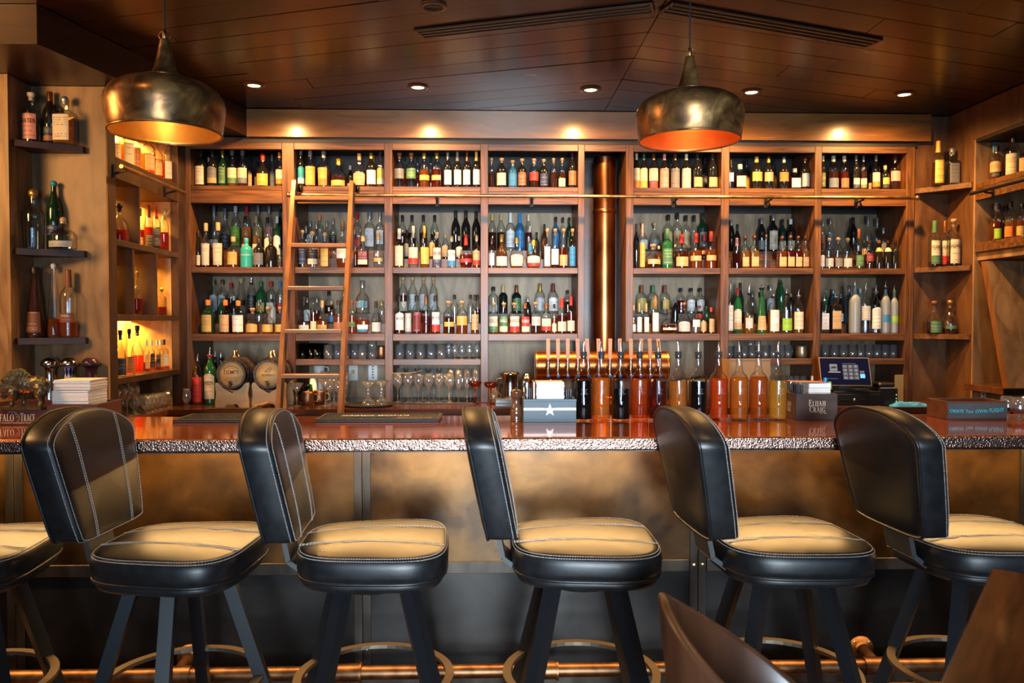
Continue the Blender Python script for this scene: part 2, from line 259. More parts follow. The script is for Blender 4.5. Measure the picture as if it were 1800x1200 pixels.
# ------------------------------------------------------------------ geometry helpers
class MB:
    """collects vertices and faces, then links them as ONE mesh object"""
    def __init__(s): s.v = []; s.f = []; s.uv = {}; s.sm = []
    def add(s, vs, fs, smooth=False):
        o = len(s.v); s.v.extend([tuple(p) for p in vs]); s.f.extend([tuple(i + o for i in f) for f in fs]); s.sm.extend([smooth] * len(fs)); return s
    def box(s, x0, x1, y0, y1, z0, z1):
        vs = [(x, y, z) for z in (z0, z1) for y in (y0, y1) for x in (x0, x1)]
        return s.add(vs, [(0, 2, 3, 1), (4, 5, 7, 6), (0, 1, 5, 4), (2, 6, 7, 3), (0, 4, 6, 2), (1, 3, 7, 5)])
    def bbox(s, x0, x1, y0, y1, z0, z1, b=0.003):
        """box with chamfered edges"""
        xs, ys, zs = (x0, x1), (y0, y1), (z0, z1); vs = []; idx = {}
        for i in (0, 1):
            for j in (0, 1):
                for k in (0, 1):
                    sx, sy, sz = (1 - 2 * i), (1 - 2 * j), (1 - 2 * k)
                    for a in range(3):
                        p = [xs[i] + sx * b, ys[j] + sy * b, zs[k] + sz * b]; p[a] = (xs[i], ys[j], zs[k])[a]
                        idx[i, j, k, a] = len(vs); vs.append(tuple(p))
        bm = bmesh.new(); bv = [bm.verts.new(p) for p in vs]; bmesh.ops.convex_hull(bm, input=bv)
        bmesh.ops.dissolve_limit(bm, angle_limit=0.01, verts=bm.verts, edges=bm.edges)
        bm.verts.index_update(); bm.normal_update()
        r = s.add([v.co[:] for v in bm.verts], [[v.index for v in f.verts] for f in bm.faces]); bm.free(); return r
    def obox(s, c, ax, ay, az):
        c, ax, ay, az = map(Vector, (c, ax, ay, az))
        vs = [c + ax * i + ay * j + az * k for k in (-1, 1) for j in (-1, 1) for i in (-1, 1)]
        return s.add(vs, [(0, 2, 3, 1), (4, 5, 7, 6), (0, 1, 5, 4), (2, 6, 7, 3), (0, 4, 6, 2), (1, 3, 7, 5)])
    def bar(s, p, q, w, h, up=(0, 0, 1)):
        p, q = Vector(p), Vector(q); d = (q - p); l = d.length / 2; d.normalize(); u = Vector(up); a = d.cross(u)
        if a.length < 1e-4: a = d.cross(Vector((0, 1, 0)))
        a.normalize(); u = a.cross(d); return s.obox((p + q) / 2, d * l, a * w / 2, u * h / 2)
    def tube(s, pts, r, n=8, closed=False, smooth=True, caps=True):
        pts = [Vector(p) for p in pts]; m = len(pts); rs = r if isinstance(r, (list, tuple)) else [r] * m; vs = []; fs = []; prev = None
        for i, p in enumerate(pts):
            t = (pts[(i + 1) % m] - pts[i - 1]) if closed else (pts[min(i + 1, m - 1)] - pts[max(i - 1, 0)])
            t.normalize()
            if prev is None: a = t.orthogonal().normalized()
            else:
                a = prev - t * prev.dot(t); a = a.normalized() if a.length > 1e-6 else t.orthogonal().normalized()
            prev = a; b = t.cross(a)
            for k in range(n): q = 2 * math.pi * k / n; vs.append(p + (a * math.cos(q) + b * math.sin(q)) * rs[i])
        for i in range(m if closed else m - 1):
            j = (i + 1) % m
            for k in range(n): l = (k + 1) % n; fs.append((i * n + k, i * n + l, j * n + l, j * n + k))
        s.add(vs, fs, smooth)
        if caps and not closed: s.add([vs[k] for k in range(n)][::-1], [tuple(range(n))]); s.add([vs[(m - 1) * n + k] for k in range(n)], [tuple(range(n))])
        return s
    def lathe(s, prof, n=24, c=(0, 0, 0), sq=0, fy=1.0, smooth=True, axis='z', a0=0.0, cap=True):
        vs = []; fs = []; m = len(prof)
        for r, z in prof:
            for k in range(n):
                q = 2 * math.pi * (k + a0) / n; x, y = cross(q, r, sq, fy)
                vs.append((c[0] + x, c[1] + y, c[2] + z) if axis == 'z' else (c[0] + x, c[1] - z, c[2] + y) if axis == 'y' else (c[0] + z, c[1] + x, c[2] + y))
        for i in range(m - 1):
            for k in range(n): l = (k + 1) % n; fs.append((i * n + k, i * n + l, (i + 1) * n + l, (i + 1) * n + k))
        s.add(vs, fs, smooth)
        if not cap: return s
        if prof[0][0] > 1e-5: s.add(vs[:n][::-1], [tuple(range(n))])
        if prof[-1][0] > 1e-5: s.add(vs[-n:], [tuple(range(n))])
        return s
    def prism(s, poly, z0, z1, tr=lambda x, y, z: (x, y, z)):
        n = len(poly); vs = [tr(x, y, z0) for x, y in poly] + [tr(x, y, z1) for x, y in poly]
        return s.add(vs, [tuple(range(n))[::-1], tuple(range(n, 2 * n))] + [(i, (i + 1) % n, n + (i + 1) % n, n + i) for i in range(n)])
    def grid(s, P, nu, nv, smooth=True, uv=False):
        o = len(s.f); s.add([P(i / nu, j / nv) for j in range(nv + 1) for i in range(nu + 1)],
              [(j * (nu + 1) + i, j * (nu + 1) + i + 1, (j + 1) * (nu + 1) + i + 1, (j + 1) * (nu + 1) + i) for j in range(nv) for i in range(nu)], smooth)
        if uv:
            for j in range(nv):
                for i in range(nu): s.uv[o + j * nu + i] = [(i / nu, j / nv), ((i + 1) / nu, j / nv), ((i + 1) / nu, (j + 1) / nv), (i / nu, (j + 1) / nv)]
        return s
    def mesh(s, name, mat):
        me = bpy.data.meshes.new(name); me.from_pydata(s.v, [], s.f)
        me.polygons.foreach_set('use_smooth', s.sm)
        if s.uv:
            ul = me.uv_layers.new(name='UVMap')
            for pi, c in s.uv.items():
                for li, u in zip(me.polygons[pi].loop_indices, c): ul.data[li].uv = u
        if mat: me.materials.append(mat)
        me.update(); return me
    def build(s, name, mat, parent=None, fix=True):
        me = s.mesh(name, mat)
        if fix:
            bm = bmesh.new(); bm.from_mesh(me); bmesh.ops.recalc_face_normals(bm, faces=bm.faces); bm.to_mesh(me); bm.free()
        return link(name, me, parent)
def cross(q, r, sq=0, fy=1.0):
    c, d = math.cos(q), math.sin(q)
    if sq:
        e = 2.0 / sq; c = math.copysign(abs(c) ** e, c); d = math.copysign(abs(d) ** e, d)
    return r * c, r * d * fy
def link(name, me, parent=None):
    o = bpy.data.objects.new(name, me); COL.objects.link(o)
    if parent: o.parent = parent
    return o
def tag(o, label, cat, group=None):
    o['label'] = label; o['category'] = cat
    if group: o['group'] = group
    return o
def thing(name, label, cat, loc=(0, 0, 0), rz=0.0, group=None):
    o = bpy.data.objects.new(name, None); o.empty_display_size = 0.05; COL.objects.link(o); o.location = loc; o.rotation_euler = (0, 0, rz)
    return tag(o, label, cat, group)
def struct(o): o['kind'] = 'structure'; return o
def stuff(o): o['kind'] = 'stuff'; return o
def kids(o): return [c for c in o.children]
def dup(root, loc, rz=None, label=None, group=None, scale=None):
    r = root.copy(); COL.objects.link(r); r.location = loc
    if rz is not None: r.rotation_euler = (0, 0, rz)
    if scale: r.scale = scale
    if label: r['label'] = label
    if group: r['group'] = group
    for ch in kids(root):
        c = ch.copy(); COL.objects.link(c); c.parent = r
        for g in kids(ch):
            d = g.copy(); COL.objects.link(d); d.parent = c
    return r
def text_mesh(body, size, bold=0.0, sx=1.0):
    """lettering as a flat mesh in the x-z plane, centred on the origin"""
    cu = bpy.data.curves.new('lettering', 'FONT'); cu.body = body; cu.size = size; cu.align_x = 'CENTER'; cu.align_y = 'CENTER'; cu.offset = bold; cu.resolution_u = 3
    o = bpy.data.objects.new('lettering_source', cu); COL.objects.link(o); dg = bpy.context.evaluated_depsgraph_get(); dg.update()
    me = bpy.data.meshes.new_from_object(o.evaluated_get(dg)); bpy.data.objects.remove(o); bpy.data.curves.remove(cu)
    for v in me.vertices: v.co = (v.co.x * sx, 0, v.co.y)
    me.name = 'lettering'; return me
def text_on(parent, body, size, mat, loc, rot=None, bold=0.0, sx=1.0, name='lettering'):
    me = text_mesh(body, size, bold, sx); me.materials.clear(); me.materials.append(mat); o = link(name, me, parent); o.location = loc
    if rot: o.rotation_euler = rot
    return o

LOOSE = []      # things that stand on shelves and counters: kept from touching their neighbours
def loose(o, r, h, xr=None, yr=None): LOOSE.append([o, r, h, xr, yr, o.location.x, o.location.y])
def serif_mesh(word, height, squeeze=1.0, small=0.80):
    """thick-and-thin capitals with serifs, the first letter taller; centred, in the x-z plane"""
    T, t, s, sh_ = .17, .065, .085, .05; vs = []; fs = []
    def quad(p): o = len(vs); vs.extend(p); fs.append(tuple(range(o, o + len(p))))
    def box(x0, x1, y0, y1): quad([(x0, y0), (x1, y0), (x1, y1), (x0, y1)])
    def stem(x, th=T, y0=0, y1=1, a=True, b=True):
        box(x - th / 2, x + th / 2, y0, y1)
        if a: box(x - th / 2 - s, x + th / 2 + s, y0, y0 + sh_)
        if b: box(x - th / 2 - s, x + th / 2 + s, y1 - sh_, y1)
    def diag(x0, y0, x1, y1, th): quad([(x0 - th / 2, y0), (x0 + th / 2, y0), (x1 + th / 2, y1), (x1 - th / 2, y1)])
    def arc(cx, cy, rx, ry, a0, a1, thick, thin, n=18):
        P = []
        for k in range(n + 1):
            a = R(a0 + (a1 - a0) * k / n); w_ = thin + (thick - thin) * abs(math.cos(a)) ** 1.3; P.append(((cx + rx * math.cos(a), cy + ry * math.sin(a)), (cx + max(.01, rx - w_) * math.cos(a), cy + max(.01, ry - w_ * .75) * math.sin(a))))
        for p, q in zip(P, P[1:]): quad([p[0], q[0], q[1], p[1]])
    x = 0
    for i, ch in enumerate(word):
        k = 1.0 if i == 0 else small; n0 = len(vs); w_ = .62
        if ch == 'E': stem(.17); box(.17, .56, .935, 1); box(.17, .46, .48, .54); box(.17, .58, 0, .065); box(.52, .57, .80, 1); box(.43, .47, .40, .62); box(.54, .60, 0, .22)
        elif ch == 'L': stem(.17); box(.17, .56, 0, .065); box(.52, .58, 0, .24); w_ = .60
        elif ch == 'I': stem(.17); w_ = .34
        elif ch == 'J': stem(.20, a=False, y0=-.12); box(.02, .20, -.18, -.11); box(.0, .09, -.18, -.05); w_ = .38
        elif ch == 'A': diag(.10, 0, .36, 1, t * 1.2); diag(.64, 0, .36, 1, T); box(.20, .55, .30, .36); box(.0, .22, 0, sh_); box(.50, .78, 0, sh_); w_ = .78
        elif ch == 'H': stem(.17); stem(.63); box(.17, .63, .48, .545); w_ = .80
        elif ch == 'C': arc(.40, .5, .38, .52, 48, 312, T * 1.05, t); box(.60, .66, .72, .98); w_ = .70
        elif ch == 'O': arc(.42, .5, .40, .52, 0, 360, T * 1.05, t, 28); w_ = .84
        elif ch == 'G': arc(.40, .5, .38, .52, 48, 320, T * 1.05, t); box(.60, .66, .72, .98); stem(.62, T * .9, .02, .44, False, True); w_ = .78
        elif ch == 'R': stem(.17); arc(.30, .74, .29, .26, -90, 90, T, t); box(.17, .30, .935, 1); box(.17, .30, .48, .545); diag(.62, 0, .36, .50, T); box(.55, .76, 0, sh_); w_ = .74
        elif ch == 'B': stem(.17); arc(.30, .755, .25, .245, -90, 90, T, t); arc(.30, .265, .31, .265, -90, 90, T, t); box(.17, .30, .935, 1); box(.17, .30, .48, .54); box(.17, .30, 0, .06); w_ = .66
        elif ch == 'U': stem(.17, y0=.28, a=False); stem(.60, t, .28, 1, False); arc(.37, .28, .285, .30, 180, 360, T, t); w_ = .76
        elif ch == 'F': stem(.17); box(.17, .56, .935, 1); box(.17, .46, .46, .525); box(.52, .58, .78, 1); box(.43, .47, .38, .61); w_ = .58
        elif ch == 'T': stem(.34, b=False); box(.02, .66, .935, 1); box(.0, .06, .76, 1); box(.62, .68, .76, 1); w_ = .68
        for j in range(n0, len(vs)): vs[j] = (x + vs[j][0] * k, vs[j][1] * k)
        x += (w_ + .07) * k
    me = bpy.data.meshes.new('lettering'); lift = {v: -2e-5 * i for i, f in enumerate(fs) for v in f}; me.from_pydata([((a - x / 2) * height * squeeze, lift[i], (b - .45) * height) for i, (a, b) in enumerate(vs)], [], fs); me.update(); return me
def serif_on(parent, word, height, mat, loc, rot=None, squeeze=1.0, small=.80):
    me = serif_mesh(word, height, squeeze, small); me.materials.append(mat); o = link('lettering', me, parent); o.location = loc
    if rot: o.rotation_euler = rot
    return o
# ------------------------------------------------------------------ main dimensions
CEIL = 2.92; FACE = 5.42; BACKP = 5.84; CTR_Z = 0.948
ZTOP = (2.412, 2.656); ZHEAD = 2.294; ZS2 = 1.866; ZS3 = 1.416; ZS4 = 1.244
def shx(px, py=470): return atY(px, py, FACE).x
XL, XR = shx(316), shx(1606)            # ends of the back-bar unit
CASEX = -2.02                            # face of the lit side case
# ------------------------------------------------------------------ the room shell
mb = MB(); mb.box(-4.4, 4.4, -4.4, 6.2, -0.06, -0.01); floor = struct(mb.build('floor', floor_mat))
for i in range(20):
    fb = MB(); x = -4.4 + i * 0.44; fb.box(x + 0.002, x + 0.438, -4.4, 6.2, -0.012, 0.0); fb.build('floor_board', floor_mat, floor)
ceil_ = struct(MB().box(-4.4, 4.4, -4.4, 6.2, CEIL + 0.02, CEIL + 0.08).build('ceiling', plank_mat))
tanp = math.tan(R(18.4)); step = 0.19; SEAM = 0.79
def plank(side, c0, c1, xa, xb):
    f = (lambda c, x: c - tanp * (x - SEAM)) if side < 0 else (lambda c, x: c + tanp * (x - SEAM))
    pts = [(xa, f(c0, xa)), (xb, f(c0, xb)), (xb, f(c1, xb)), (xa, f(c1, xa))]
    pts = [(x, max(-4.3, min(6.1, y))) for x, y in pts]
    if abs(pts[0][1] - pts[3][1]) < 0.01 and abs(pts[1][1] - pts[2][1]) < 0.01: return
    cx = sum(p[0] for p in pts) / 4; cy = sum(p[1] for p in pts) / 4; tx, ty = random.uniform(-.004, .004), random.uniform(-.012, .012)
    p = MB(); n = len(pts)
    lo = [(x - cx, y - cy, tx * (x - cx) * 0.3 + ty * (y - cy) * 0.3) for x, y in pts]; hi = [(x, y, 0.018) for x, y, z in lo]
    p.add(lo + hi, [(0, 1, 2, 3), (7, 6, 5, 4)] + [(i, 4 + i, 4 + (i + 1) % 4, (i + 1) % 4) for i in range(4)])
    o = p.build('ceiling_plank', plank_mat, ceil_); o.location = (cx, cy, CEIL)
    o.scale = (1, 1, 1)
for k in range(-34, 26):
    c0 = 3.55 + k * step; c1 = c0 + step - 0.005
    for side in (-1, 1):
        xs = (-4.2, SEAM - 0.002) if side < 0 else (SEAM + 0.002, 4.2)
        if side < 0 and c1 + tanp * 5 < -4.2 or side > 0 and c1 + tanp * 3.5 < -4.2: continue
        if c0 > 6.05: continue
        j = random.uniform(0.25, 0.75) * (xs[1] - xs[0]) + xs[0]
        plank(side, c0, c1, xs[0], j - 0.002); plank(side, c0, c1, j + 0.002, xs[1])
def wall(name, *b, mat=wall_mat): return struct(MB().box(*b).build(name, mat))
wall('wall_back', -4.4, 4.4, 6.12, 6.2, 0, CEIL, mat=wood_beam)
wall('wall_left', -4.4, -4.3, -4.4, 6.2, 0, CEIL)
wall('wall_right', 4.3, 4.4, -4.4, 6.2, 0, CEIL)
# wall with windows behind the camera
mb = MB(); edges = [-4.4] + [v for ab in WINX for v in ab] + [4.4]
for i in range(0, len(edges), 2): mb.box(edges[i], edges[i + 1], -4.4, -4.25, 0, CEIL)
for a, b_ in WINX: mb.box(a, b_, -4.4, -4.25, 0, 0.28); mb.box(a, b_, -4.4, -4.25, 2.35, CEIL)
struct(mb.build('wall_front', wall_mat))
for i, (a, b_) in enumerate(WINX):
    wn = bpy.data.objects.new('window_%d' % (i + 1), None); COL.objects.link(wn); wn['kind'] = 'structure'
    fr = MB()
    for bx in ((a, a + .06, .28, 2.35), (b_ - .06, b_, .28, 2.35), (a, b_, .28, .34), (a, b_, 2.29, 2.35), ((a + b_) / 2 - .03, (a + b_) / 2 + .03, .34, 2.29)):
        fr.box(bx[0], bx[1], -4.38, -4.28, bx[2], bx[3])
    fr.build('window_frame', wood_beam, wn); MB().box(a + .06, b_ - .06, -4.335, -4.33, .34, 2.29).build('window_pane', window_glass, wn)

# boxed beam that drops from the ceiling over the lit side case
pts = [atZ(65, 78, 2.74), atZ(446, 244, 2.74)]
mb = MB(); A, B = pts; poly = [(A.x, A.y), (B.x, B.y), (B.x, 5.80), (-4.25, 5.80), (-4.25, A.y + 0.06)]
d = (B - A); d.normalize()
beam = struct(MB().prism(poly, 2.742, CEIL - 0.002).build('trim_1', wood_beam))
# frieze board above the shelving, its shadow groove and a picture-rail lip
mb = MB().box(B.x - 0.02, XR + 0.10, FACE - 0.02, FACE + 0.06, 2.735, CEIL - 0.003); fr = struct(mb.build('trim_2', wood_frieze))
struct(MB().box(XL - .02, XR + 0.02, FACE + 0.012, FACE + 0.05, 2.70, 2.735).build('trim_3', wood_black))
# ------------------------------------------------------------------ back-bar shelving
unit = thing('back_bar_shelving', 'tall stained wood shelving packed with bottles across the wall behind the bar', 'shelving', (0, 0, 0))
UPR = [(316, 336), (497, 518), (676, 690), (845, 858), (1016, 1027), (1100, 1113), (1267, 1281), (1431, 1443), (1592, 1606)]
UX = [(shx(a), shx(b)) for a, b in UPR]
for i, (a, b_) in enumerate(UX):
    zlo = CTR_Z + 0.001 if i not in (4, 5) else 1.362
    MB().bbox(a, b_, FACE, BACKP, zlo, 2.70, 0.002).build('upright', wood_v, unit)
BAYS = {1: (UX[0][1], UX[1][0]), 2: (UX[1][1], UX[2][0]), 3: (UX[2][1], UX[3][0]), 4: (UX[3][1], UX[4][0]), 5: (UX[5][1], UX[6][0]), 6: (UX[6][1], UX[7][0]), 7: (UX[7][1], UX[8][0])}
def shelf(a, b_, zt, th, name='shelf', y0=FACE + 0.004, y1=BACKP): MB().bbox(a + .0005, b_ - .0005, y0, y1, zt - th, zt, 0.002).build(name, wood_h, unit)
for k, (a, b_) in BAYS.items():
    MB().bbox(a + .0005, b_ - .0005, FACE + .002, FACE + .03, 2.656, 2.70, 0.002).build('top_rail', wood_h, unit)
    shelf(a, b_, 2.412, 0.03)
    MB().bbox(a + .0005, b_ - .0005, FACE + .002, FACE + .03, ZHEAD, 2.381, 0.002).build('rail_board', wood_h, unit)
    shelf(a, b_, ZS2, 0.04); shelf(a, b_, ZS3, 0.046)
    if k in (2, 3, 6, 7): shelf(a, b_, ZS4, 0.04)
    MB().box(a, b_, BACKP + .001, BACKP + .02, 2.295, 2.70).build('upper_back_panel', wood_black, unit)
    MB().box(a, b_, BACKP + .001, BACKP + .02, CTR_Z, 2.294).build('back_panel', back_m, unit)
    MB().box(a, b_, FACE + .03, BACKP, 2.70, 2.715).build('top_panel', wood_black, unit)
    for zt in (ZS2, ZS3):                               # stepped risers lift the rear bottles
        MB().box(a + .004, b_ - .004, FACE + .165, BACKP - .002, zt, zt + .07).build('bottle_riser', wood_h, unit)
        MB().box(a + .004, b_ - .004, FACE + .275, BACKP - .003, zt + .07, zt + .14).build('bottle_riser', wood_h, unit)
# copper pipe in its dark recess
pa, pb = UX[4][1], UX[5][0]
MB().box(pa, pb, BACKP + .001, BACKP + .02, CTR_Z, 2.70).build('recess_panel', wood_beam, unit)
MB().bbox(pa + .0005, pb - .0005, FACE + .002, FACE + .03, 2.656, 2.70, 0.002).build('top_rail', wood_h, unit)
px = atY(1062, 450, 5.62).x
pipe = thing('copper_pipe', 'thick vertical copper pipe standing in the dark recess between shelf bays', 'pipe', (px, 5.62, CTR_Z + .001))
MB().lathe([(0.079, 0), (0.079, 1.70)], 32).build('pipe_body', copper_pipe_m, pipe)
MB().lathe([(0.0795, 1.31), (0.0835, 1.315), (0.0835, 1.335), (0.0795, 1.34)], 32).build('pipe_joint', copper_pipe_m, pipe)
MB().lathe([(0.0795, 0), (0.095, 0.001), (0.095, 0.02), (0.0795, 0.03)], 32).build('pipe_collar', copper_pipe_m, pipe)

# brass ladder rail with iron brackets
rz_ = 2.334
rail = thing('ladder_rail', 'long brass tube rail running across the shelving above the middle shelf', 'rail', (0, 0, 0))
xa, xb = atY(507, 343, 5.31).x, atY(1612, 350, 5.31).x
MB().tube([(xa, 5.31, rz_), (xb, 5.31, rz_)], 0.0115, 14).build('tube', brass_dull, rail)
for q in (507, 1612): x = atY(q, 345, 5.31).x; MB().lathe([(0.0, -.012), (0.016, -.01), (0.017, .0), (0.016, .01), (0, .012)], 14, (x, 5.31, rz_), axis='x').build('end_cap', brass, rail)
for q in (767, 936, 1190, 1356, 1518):
    x = atY(q, 345, 5.31).x; b2 = MB(); b2.box(x - .011, x + .011, FACE - .006, FACE - .0004, rz_ - .055, rz_ + .022); b2.bar((x, FACE - .005, rz_ - .02), (x, 5.31, rz_ - .014), 0.014, 0.008)
    b2.tube([(x, 5.36, rz_ - .02), (x, 5.35, rz_ - .045), (x, 5.335, rz_ - .05)], 0.006, 8); b2.build('bracket', black_iron, rail)

# rolling ladder
lx0, lx1 = atY(521, 325, 5.30).x, atY(621, 325, 5.30).x
slope = (5.315 - 4.86) / (2.405 - 0.95); FOOTY = 5.268 - 2.405 * slope
lad = thing('rolling_ladder', 'orange-brown wooden library ladder leaning on the brass rail', 'ladder', ((lx0 + lx1) / 2, FOOTY, 0))
hw = (lx1 - lx0) / 2; L3 = lambda z: (2.405 - 0) * 0 + z * slope
du = Vector((0, slope, 1)).normalized(); dn = Vector((0, 1, -slope)).normalized()
for sgn in (-1, 1):
    b2 = MB(); p = Vector((sgn * hw, 0, 0.012)); q = Vector((sgn * hw, 2.405 * slope, 2.405)); c = (p + q) / 2
    b2.obox(c, Vector((0.013, 0, 0)), dn * 0.038, du * ((q - p).length / 2)); b2.build('side_rail', ladder_mat, lad)
    h = MB(); h.box(sgn * hw + .0135, sgn * hw + .0195, 2.36 * slope - .03, 5.32 - FOOTY, 2.35, 2.40); h.box(sgn * hw + .0135, sgn * hw + .0195, 2.36 * slope - .05, 2.36 * slope - .01, 2.18, 2.349)
    h.lathe([(0.0, -.008), (0.026, -.008), (0.028, 0), (0.026, .008), (0, .008)], 16, (sgn * hw + .029, 5.310 - FOOTY, 2.3755), axis='x'); h.build('rail_hook', black_iron, lad)
    MB().box(sgn * hw - .015, sgn * hw + .015, -.045, .045, 0.0, 0.03).build('foot_pad', black_rub, lad)
for py in (350, 432, 507, 582, 660):
    # the step height: where the sloping ladder meets the measured line of sight
    d_ = ray(560, py); t = (FOOTY + (CAM_H) * slope) / (d_.y - d_.z * slope); zz = CAM_H + d_.z * t
    c = Vector((0, zz * slope, zz)); MB().bbox(-hw + .012, hw - .012, c.y - .055, c.y + .045, zz - .013, zz + .012, .003).build('step', step_mat, lad)
for zz in (0.42, 0.78): c = Vector((0, zz * slope, zz)); MB().bbox(-hw + .012, hw - .012, c.y - .055, c.y + .045, zz - .013, zz + .012, .003).build('step', step_mat, lad)

# ------------------------------------------------------------------ counter below the shelves
FRY = 5.04
ctr = thing('back_counter', 'dark polished wooden counter running along below the bottle shelves', 'counter', (0, 0, 0))
NXC = atX(74, 300, 0.0 - 2.405).x + .004
poly = [(NXC, 6.1), (NXC, 4.085), (-2.005, 4.085), (-2.005, FRY), (3.12, FRY), (3.12, 6.1)]
MB().prism(poly, CTR_Z - .035, CTR_Z).build('worktop', counter_mat, ctr)
MB().prism([(NXC, 6.08), (NXC, 4.16), (-2.04, 4.16), (-2.04, FRY + .04), (3.1, FRY + .04), (3.1, 6.08)], 0.10, CTR_Z - .036).build('counter_front', darkface, ctr)
MB().prism([(NXC + .02, 6.05), (NXC + .02, 4.2), (-2.1, 4.2), (-2.1, FRY + .1), (3.05, FRY + .1), (3.05, 6.05)], 0.001, 0.10).build('plinth', black_pl, ctr)
for i in range(1, 7):
    x = -2.0 + i * 0.73; MB().box(x - .004, x + .004, FRY + .036, FRY + .041, 0.12, CTR_Z - .05).build('front_joint', black_pl, ctr)
# wall plates (sockets) on the back panel of the ladder bay
for q, kind in ((621, 's'), (655.5, 'd')):
    a = atY(q - 8.0, 664, BACKP - .004); b_ = atY(q + 8.0, 643, BACKP - .004)
    o = thing('wall_socket', ('white wall plate with a tan switch' if kind == 's' else 'white wall plate with black outlet slots') + ' behind the ladder bay counter', 'socket', ((a.x + b_.x) / 2, BACKP - .0005, (a.z + b_.z) / 2 ))
    w2, h2 = (b_.x - a.x) / 2, .062; MB().bbox(-w2, w2, -.007, 0, -h2, h2, .002).build('plate', white_pl, o)
    if kind == 's': MB().bbox(-.012, .012, -.011, -.007, -.012, .018, .002).build('rocker', plain('tan_rocker', (.55, .40, .16), .4), o)
    else:
        for z in (-.04, -.02, 0, .02, .04): MB().box(-.006, .006, -.008, -.007, z - .005, z + .005).build('slot', black_pl, o)

# ------------------------------------------------------------------ lit side case
YC0, YC1 = atX(191, 400, CASEX).y, FACE - .002
yc = lambda px, py: atX(px, py, CASEX).y
case = thing('lit_side_case', 'amber lit wooden display case standing at a corner to the bottle shelves', 'cabinet', (0, 0, 0))
ya, yb = yc(205, 420), yc(314, 430)
CB = CASEX - 0.34
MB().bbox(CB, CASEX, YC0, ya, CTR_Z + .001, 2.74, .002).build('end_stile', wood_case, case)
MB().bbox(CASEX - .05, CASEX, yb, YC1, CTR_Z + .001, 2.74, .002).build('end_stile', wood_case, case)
MB().box(CB, CASEX - .051, yb, yb + .02, CTR_Z + .001, 2.74).build('side_panel', case_panel_m, case)
MB().box(CB - .02, CB - .001, YC0, YC1, CTR_Z + .001, 2.74).build('back_panel', case_panel_m, case)
CZ = [(2.396, 0.116), (1.95, 0.035), (1.54, 0.034), (1.19, 0.036)]
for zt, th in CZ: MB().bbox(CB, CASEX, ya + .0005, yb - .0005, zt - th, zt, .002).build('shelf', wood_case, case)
for px_, z0, z1 in ((247.5, 1.95, 2.279), (236, 1.54, 1.914), (276.5, 1.54, 1.914)):
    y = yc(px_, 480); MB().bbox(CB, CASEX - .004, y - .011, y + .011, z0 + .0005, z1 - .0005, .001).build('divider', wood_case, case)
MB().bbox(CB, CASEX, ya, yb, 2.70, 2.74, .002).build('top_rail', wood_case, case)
for z in (2.696, 2.276, 1.911, 1.502):
    MB().box(CB + .02, CB + .035, ya + .02, yb - .02, z - .006, z).build('light_strip', led_case, case)
for (z, pw) in ((2.68, 44), (2.262, 56), (1.90, 34), (1.492, 22)):
    area('case_light', (CB + .05, (ya + yb) / 2, z), (0, R(18), 0), .03, yb - ya - .05, pw, AMBER)
rail2 = thing('case_rail', 'dark iron tube rail across the front of the amber lit case', 'rail', (0, 0, 0))
p, q = atX(213, 291.5, CASEX + .07), atX(325, 340, CASEX + .07); zr = (p.z + q.z) / 2
MB().tube([(CASEX + .07, p.y, zr), (CASEX + .07, q.y, zr)], .0115, 12).build('tube', brass_dull, rail2)
for q_ in (222, 308):
    y = atX(q_, 310, CASEX + .07).y; b2 = MB(); b2.bar((CASEX + .002, y, zr - .03), (CASEX + .07, y, zr - .012), .012, .01); b2.box(CASEX + .0005, CASEX + .008, y - .012, y + .012, zr - .05, zr + .02); b2.build('bracket', black_iron, rail2)

# ------------------------------------------------------------------ corner niche beside the case
NY = YC0 - .021; NX = -2.405
struct(MB().box(-4.3, NX, 4.10, NY, 0, 2.74).build('wall_niche', wood_p))
niche = thing('corner_niche', 'plain wooden corner niche with three triangular shelves beside the lit case', 'shelving', (0, 0, 0))
MB().box(NX, CASEX - .001, NY, NY + .02, CTR_Z, 2.74).build('back_panel', wood_p, niche)
MB().box(NX - .016, NX - .0005 + .001, 4.10 - .003, NY, CTR_Z, 2.74).build('side_panel', wood_p, niche)
for zt in (2.42, 1.873, 1.416):
    xr = atY(148, 270, NY - .02).x
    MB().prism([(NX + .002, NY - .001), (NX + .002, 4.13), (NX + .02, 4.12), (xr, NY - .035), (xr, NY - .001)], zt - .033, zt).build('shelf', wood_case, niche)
MB().box(NX + .001, CASEX - .002, 4.09, NY - .0005, CTR_Z + .001, CTR_Z + .02).build('ledge', counter_mat, niche)

# ------------------------------------------------------------------ corner unit on the other side and the side case
RX = 3.19; YR = FACE + .03
cor = thing('corner_shelves', 'warm lit wooden corner with three triangular shelves beside the register bay', 'shelving', (0, 0, 0))
xa = XR + .001
MB().box(xa, RX, YR, YR + .02, CTR_Z, CEIL - .004).build('back_panel', wood_panel_warm, cor)
yb2 = atX(1710, 400, RX).y
MB().box(RX, RX + .06, yb2, YR + .02, CTR_Z, CEIL - .004).build('side_panel', wood_panel_warm, cor)
for zt in (2.416, 1.872, 1.416):
    MB().prism([(xa + .002, YR - .001), (xa + .002, YR - .012), (RX - .012, yb2 + .004), (RX - .001, yb2 + .004), (RX - .001, YR - .001)], zt - .034, zt).build('shelf', wood_h, cor)
sc = thing('side_case', 'open wooden side case of amber bottles above the sloped panel', 'cabinet', (0, 0, 0))
Y0s = 3.80; xbk = RX + .42
MB().bbox(RX - .004, RX + .06, Y0s, yb2 - .001, 2.69, CEIL - .004, .002).build('frieze', wood_panel_warm, sc)
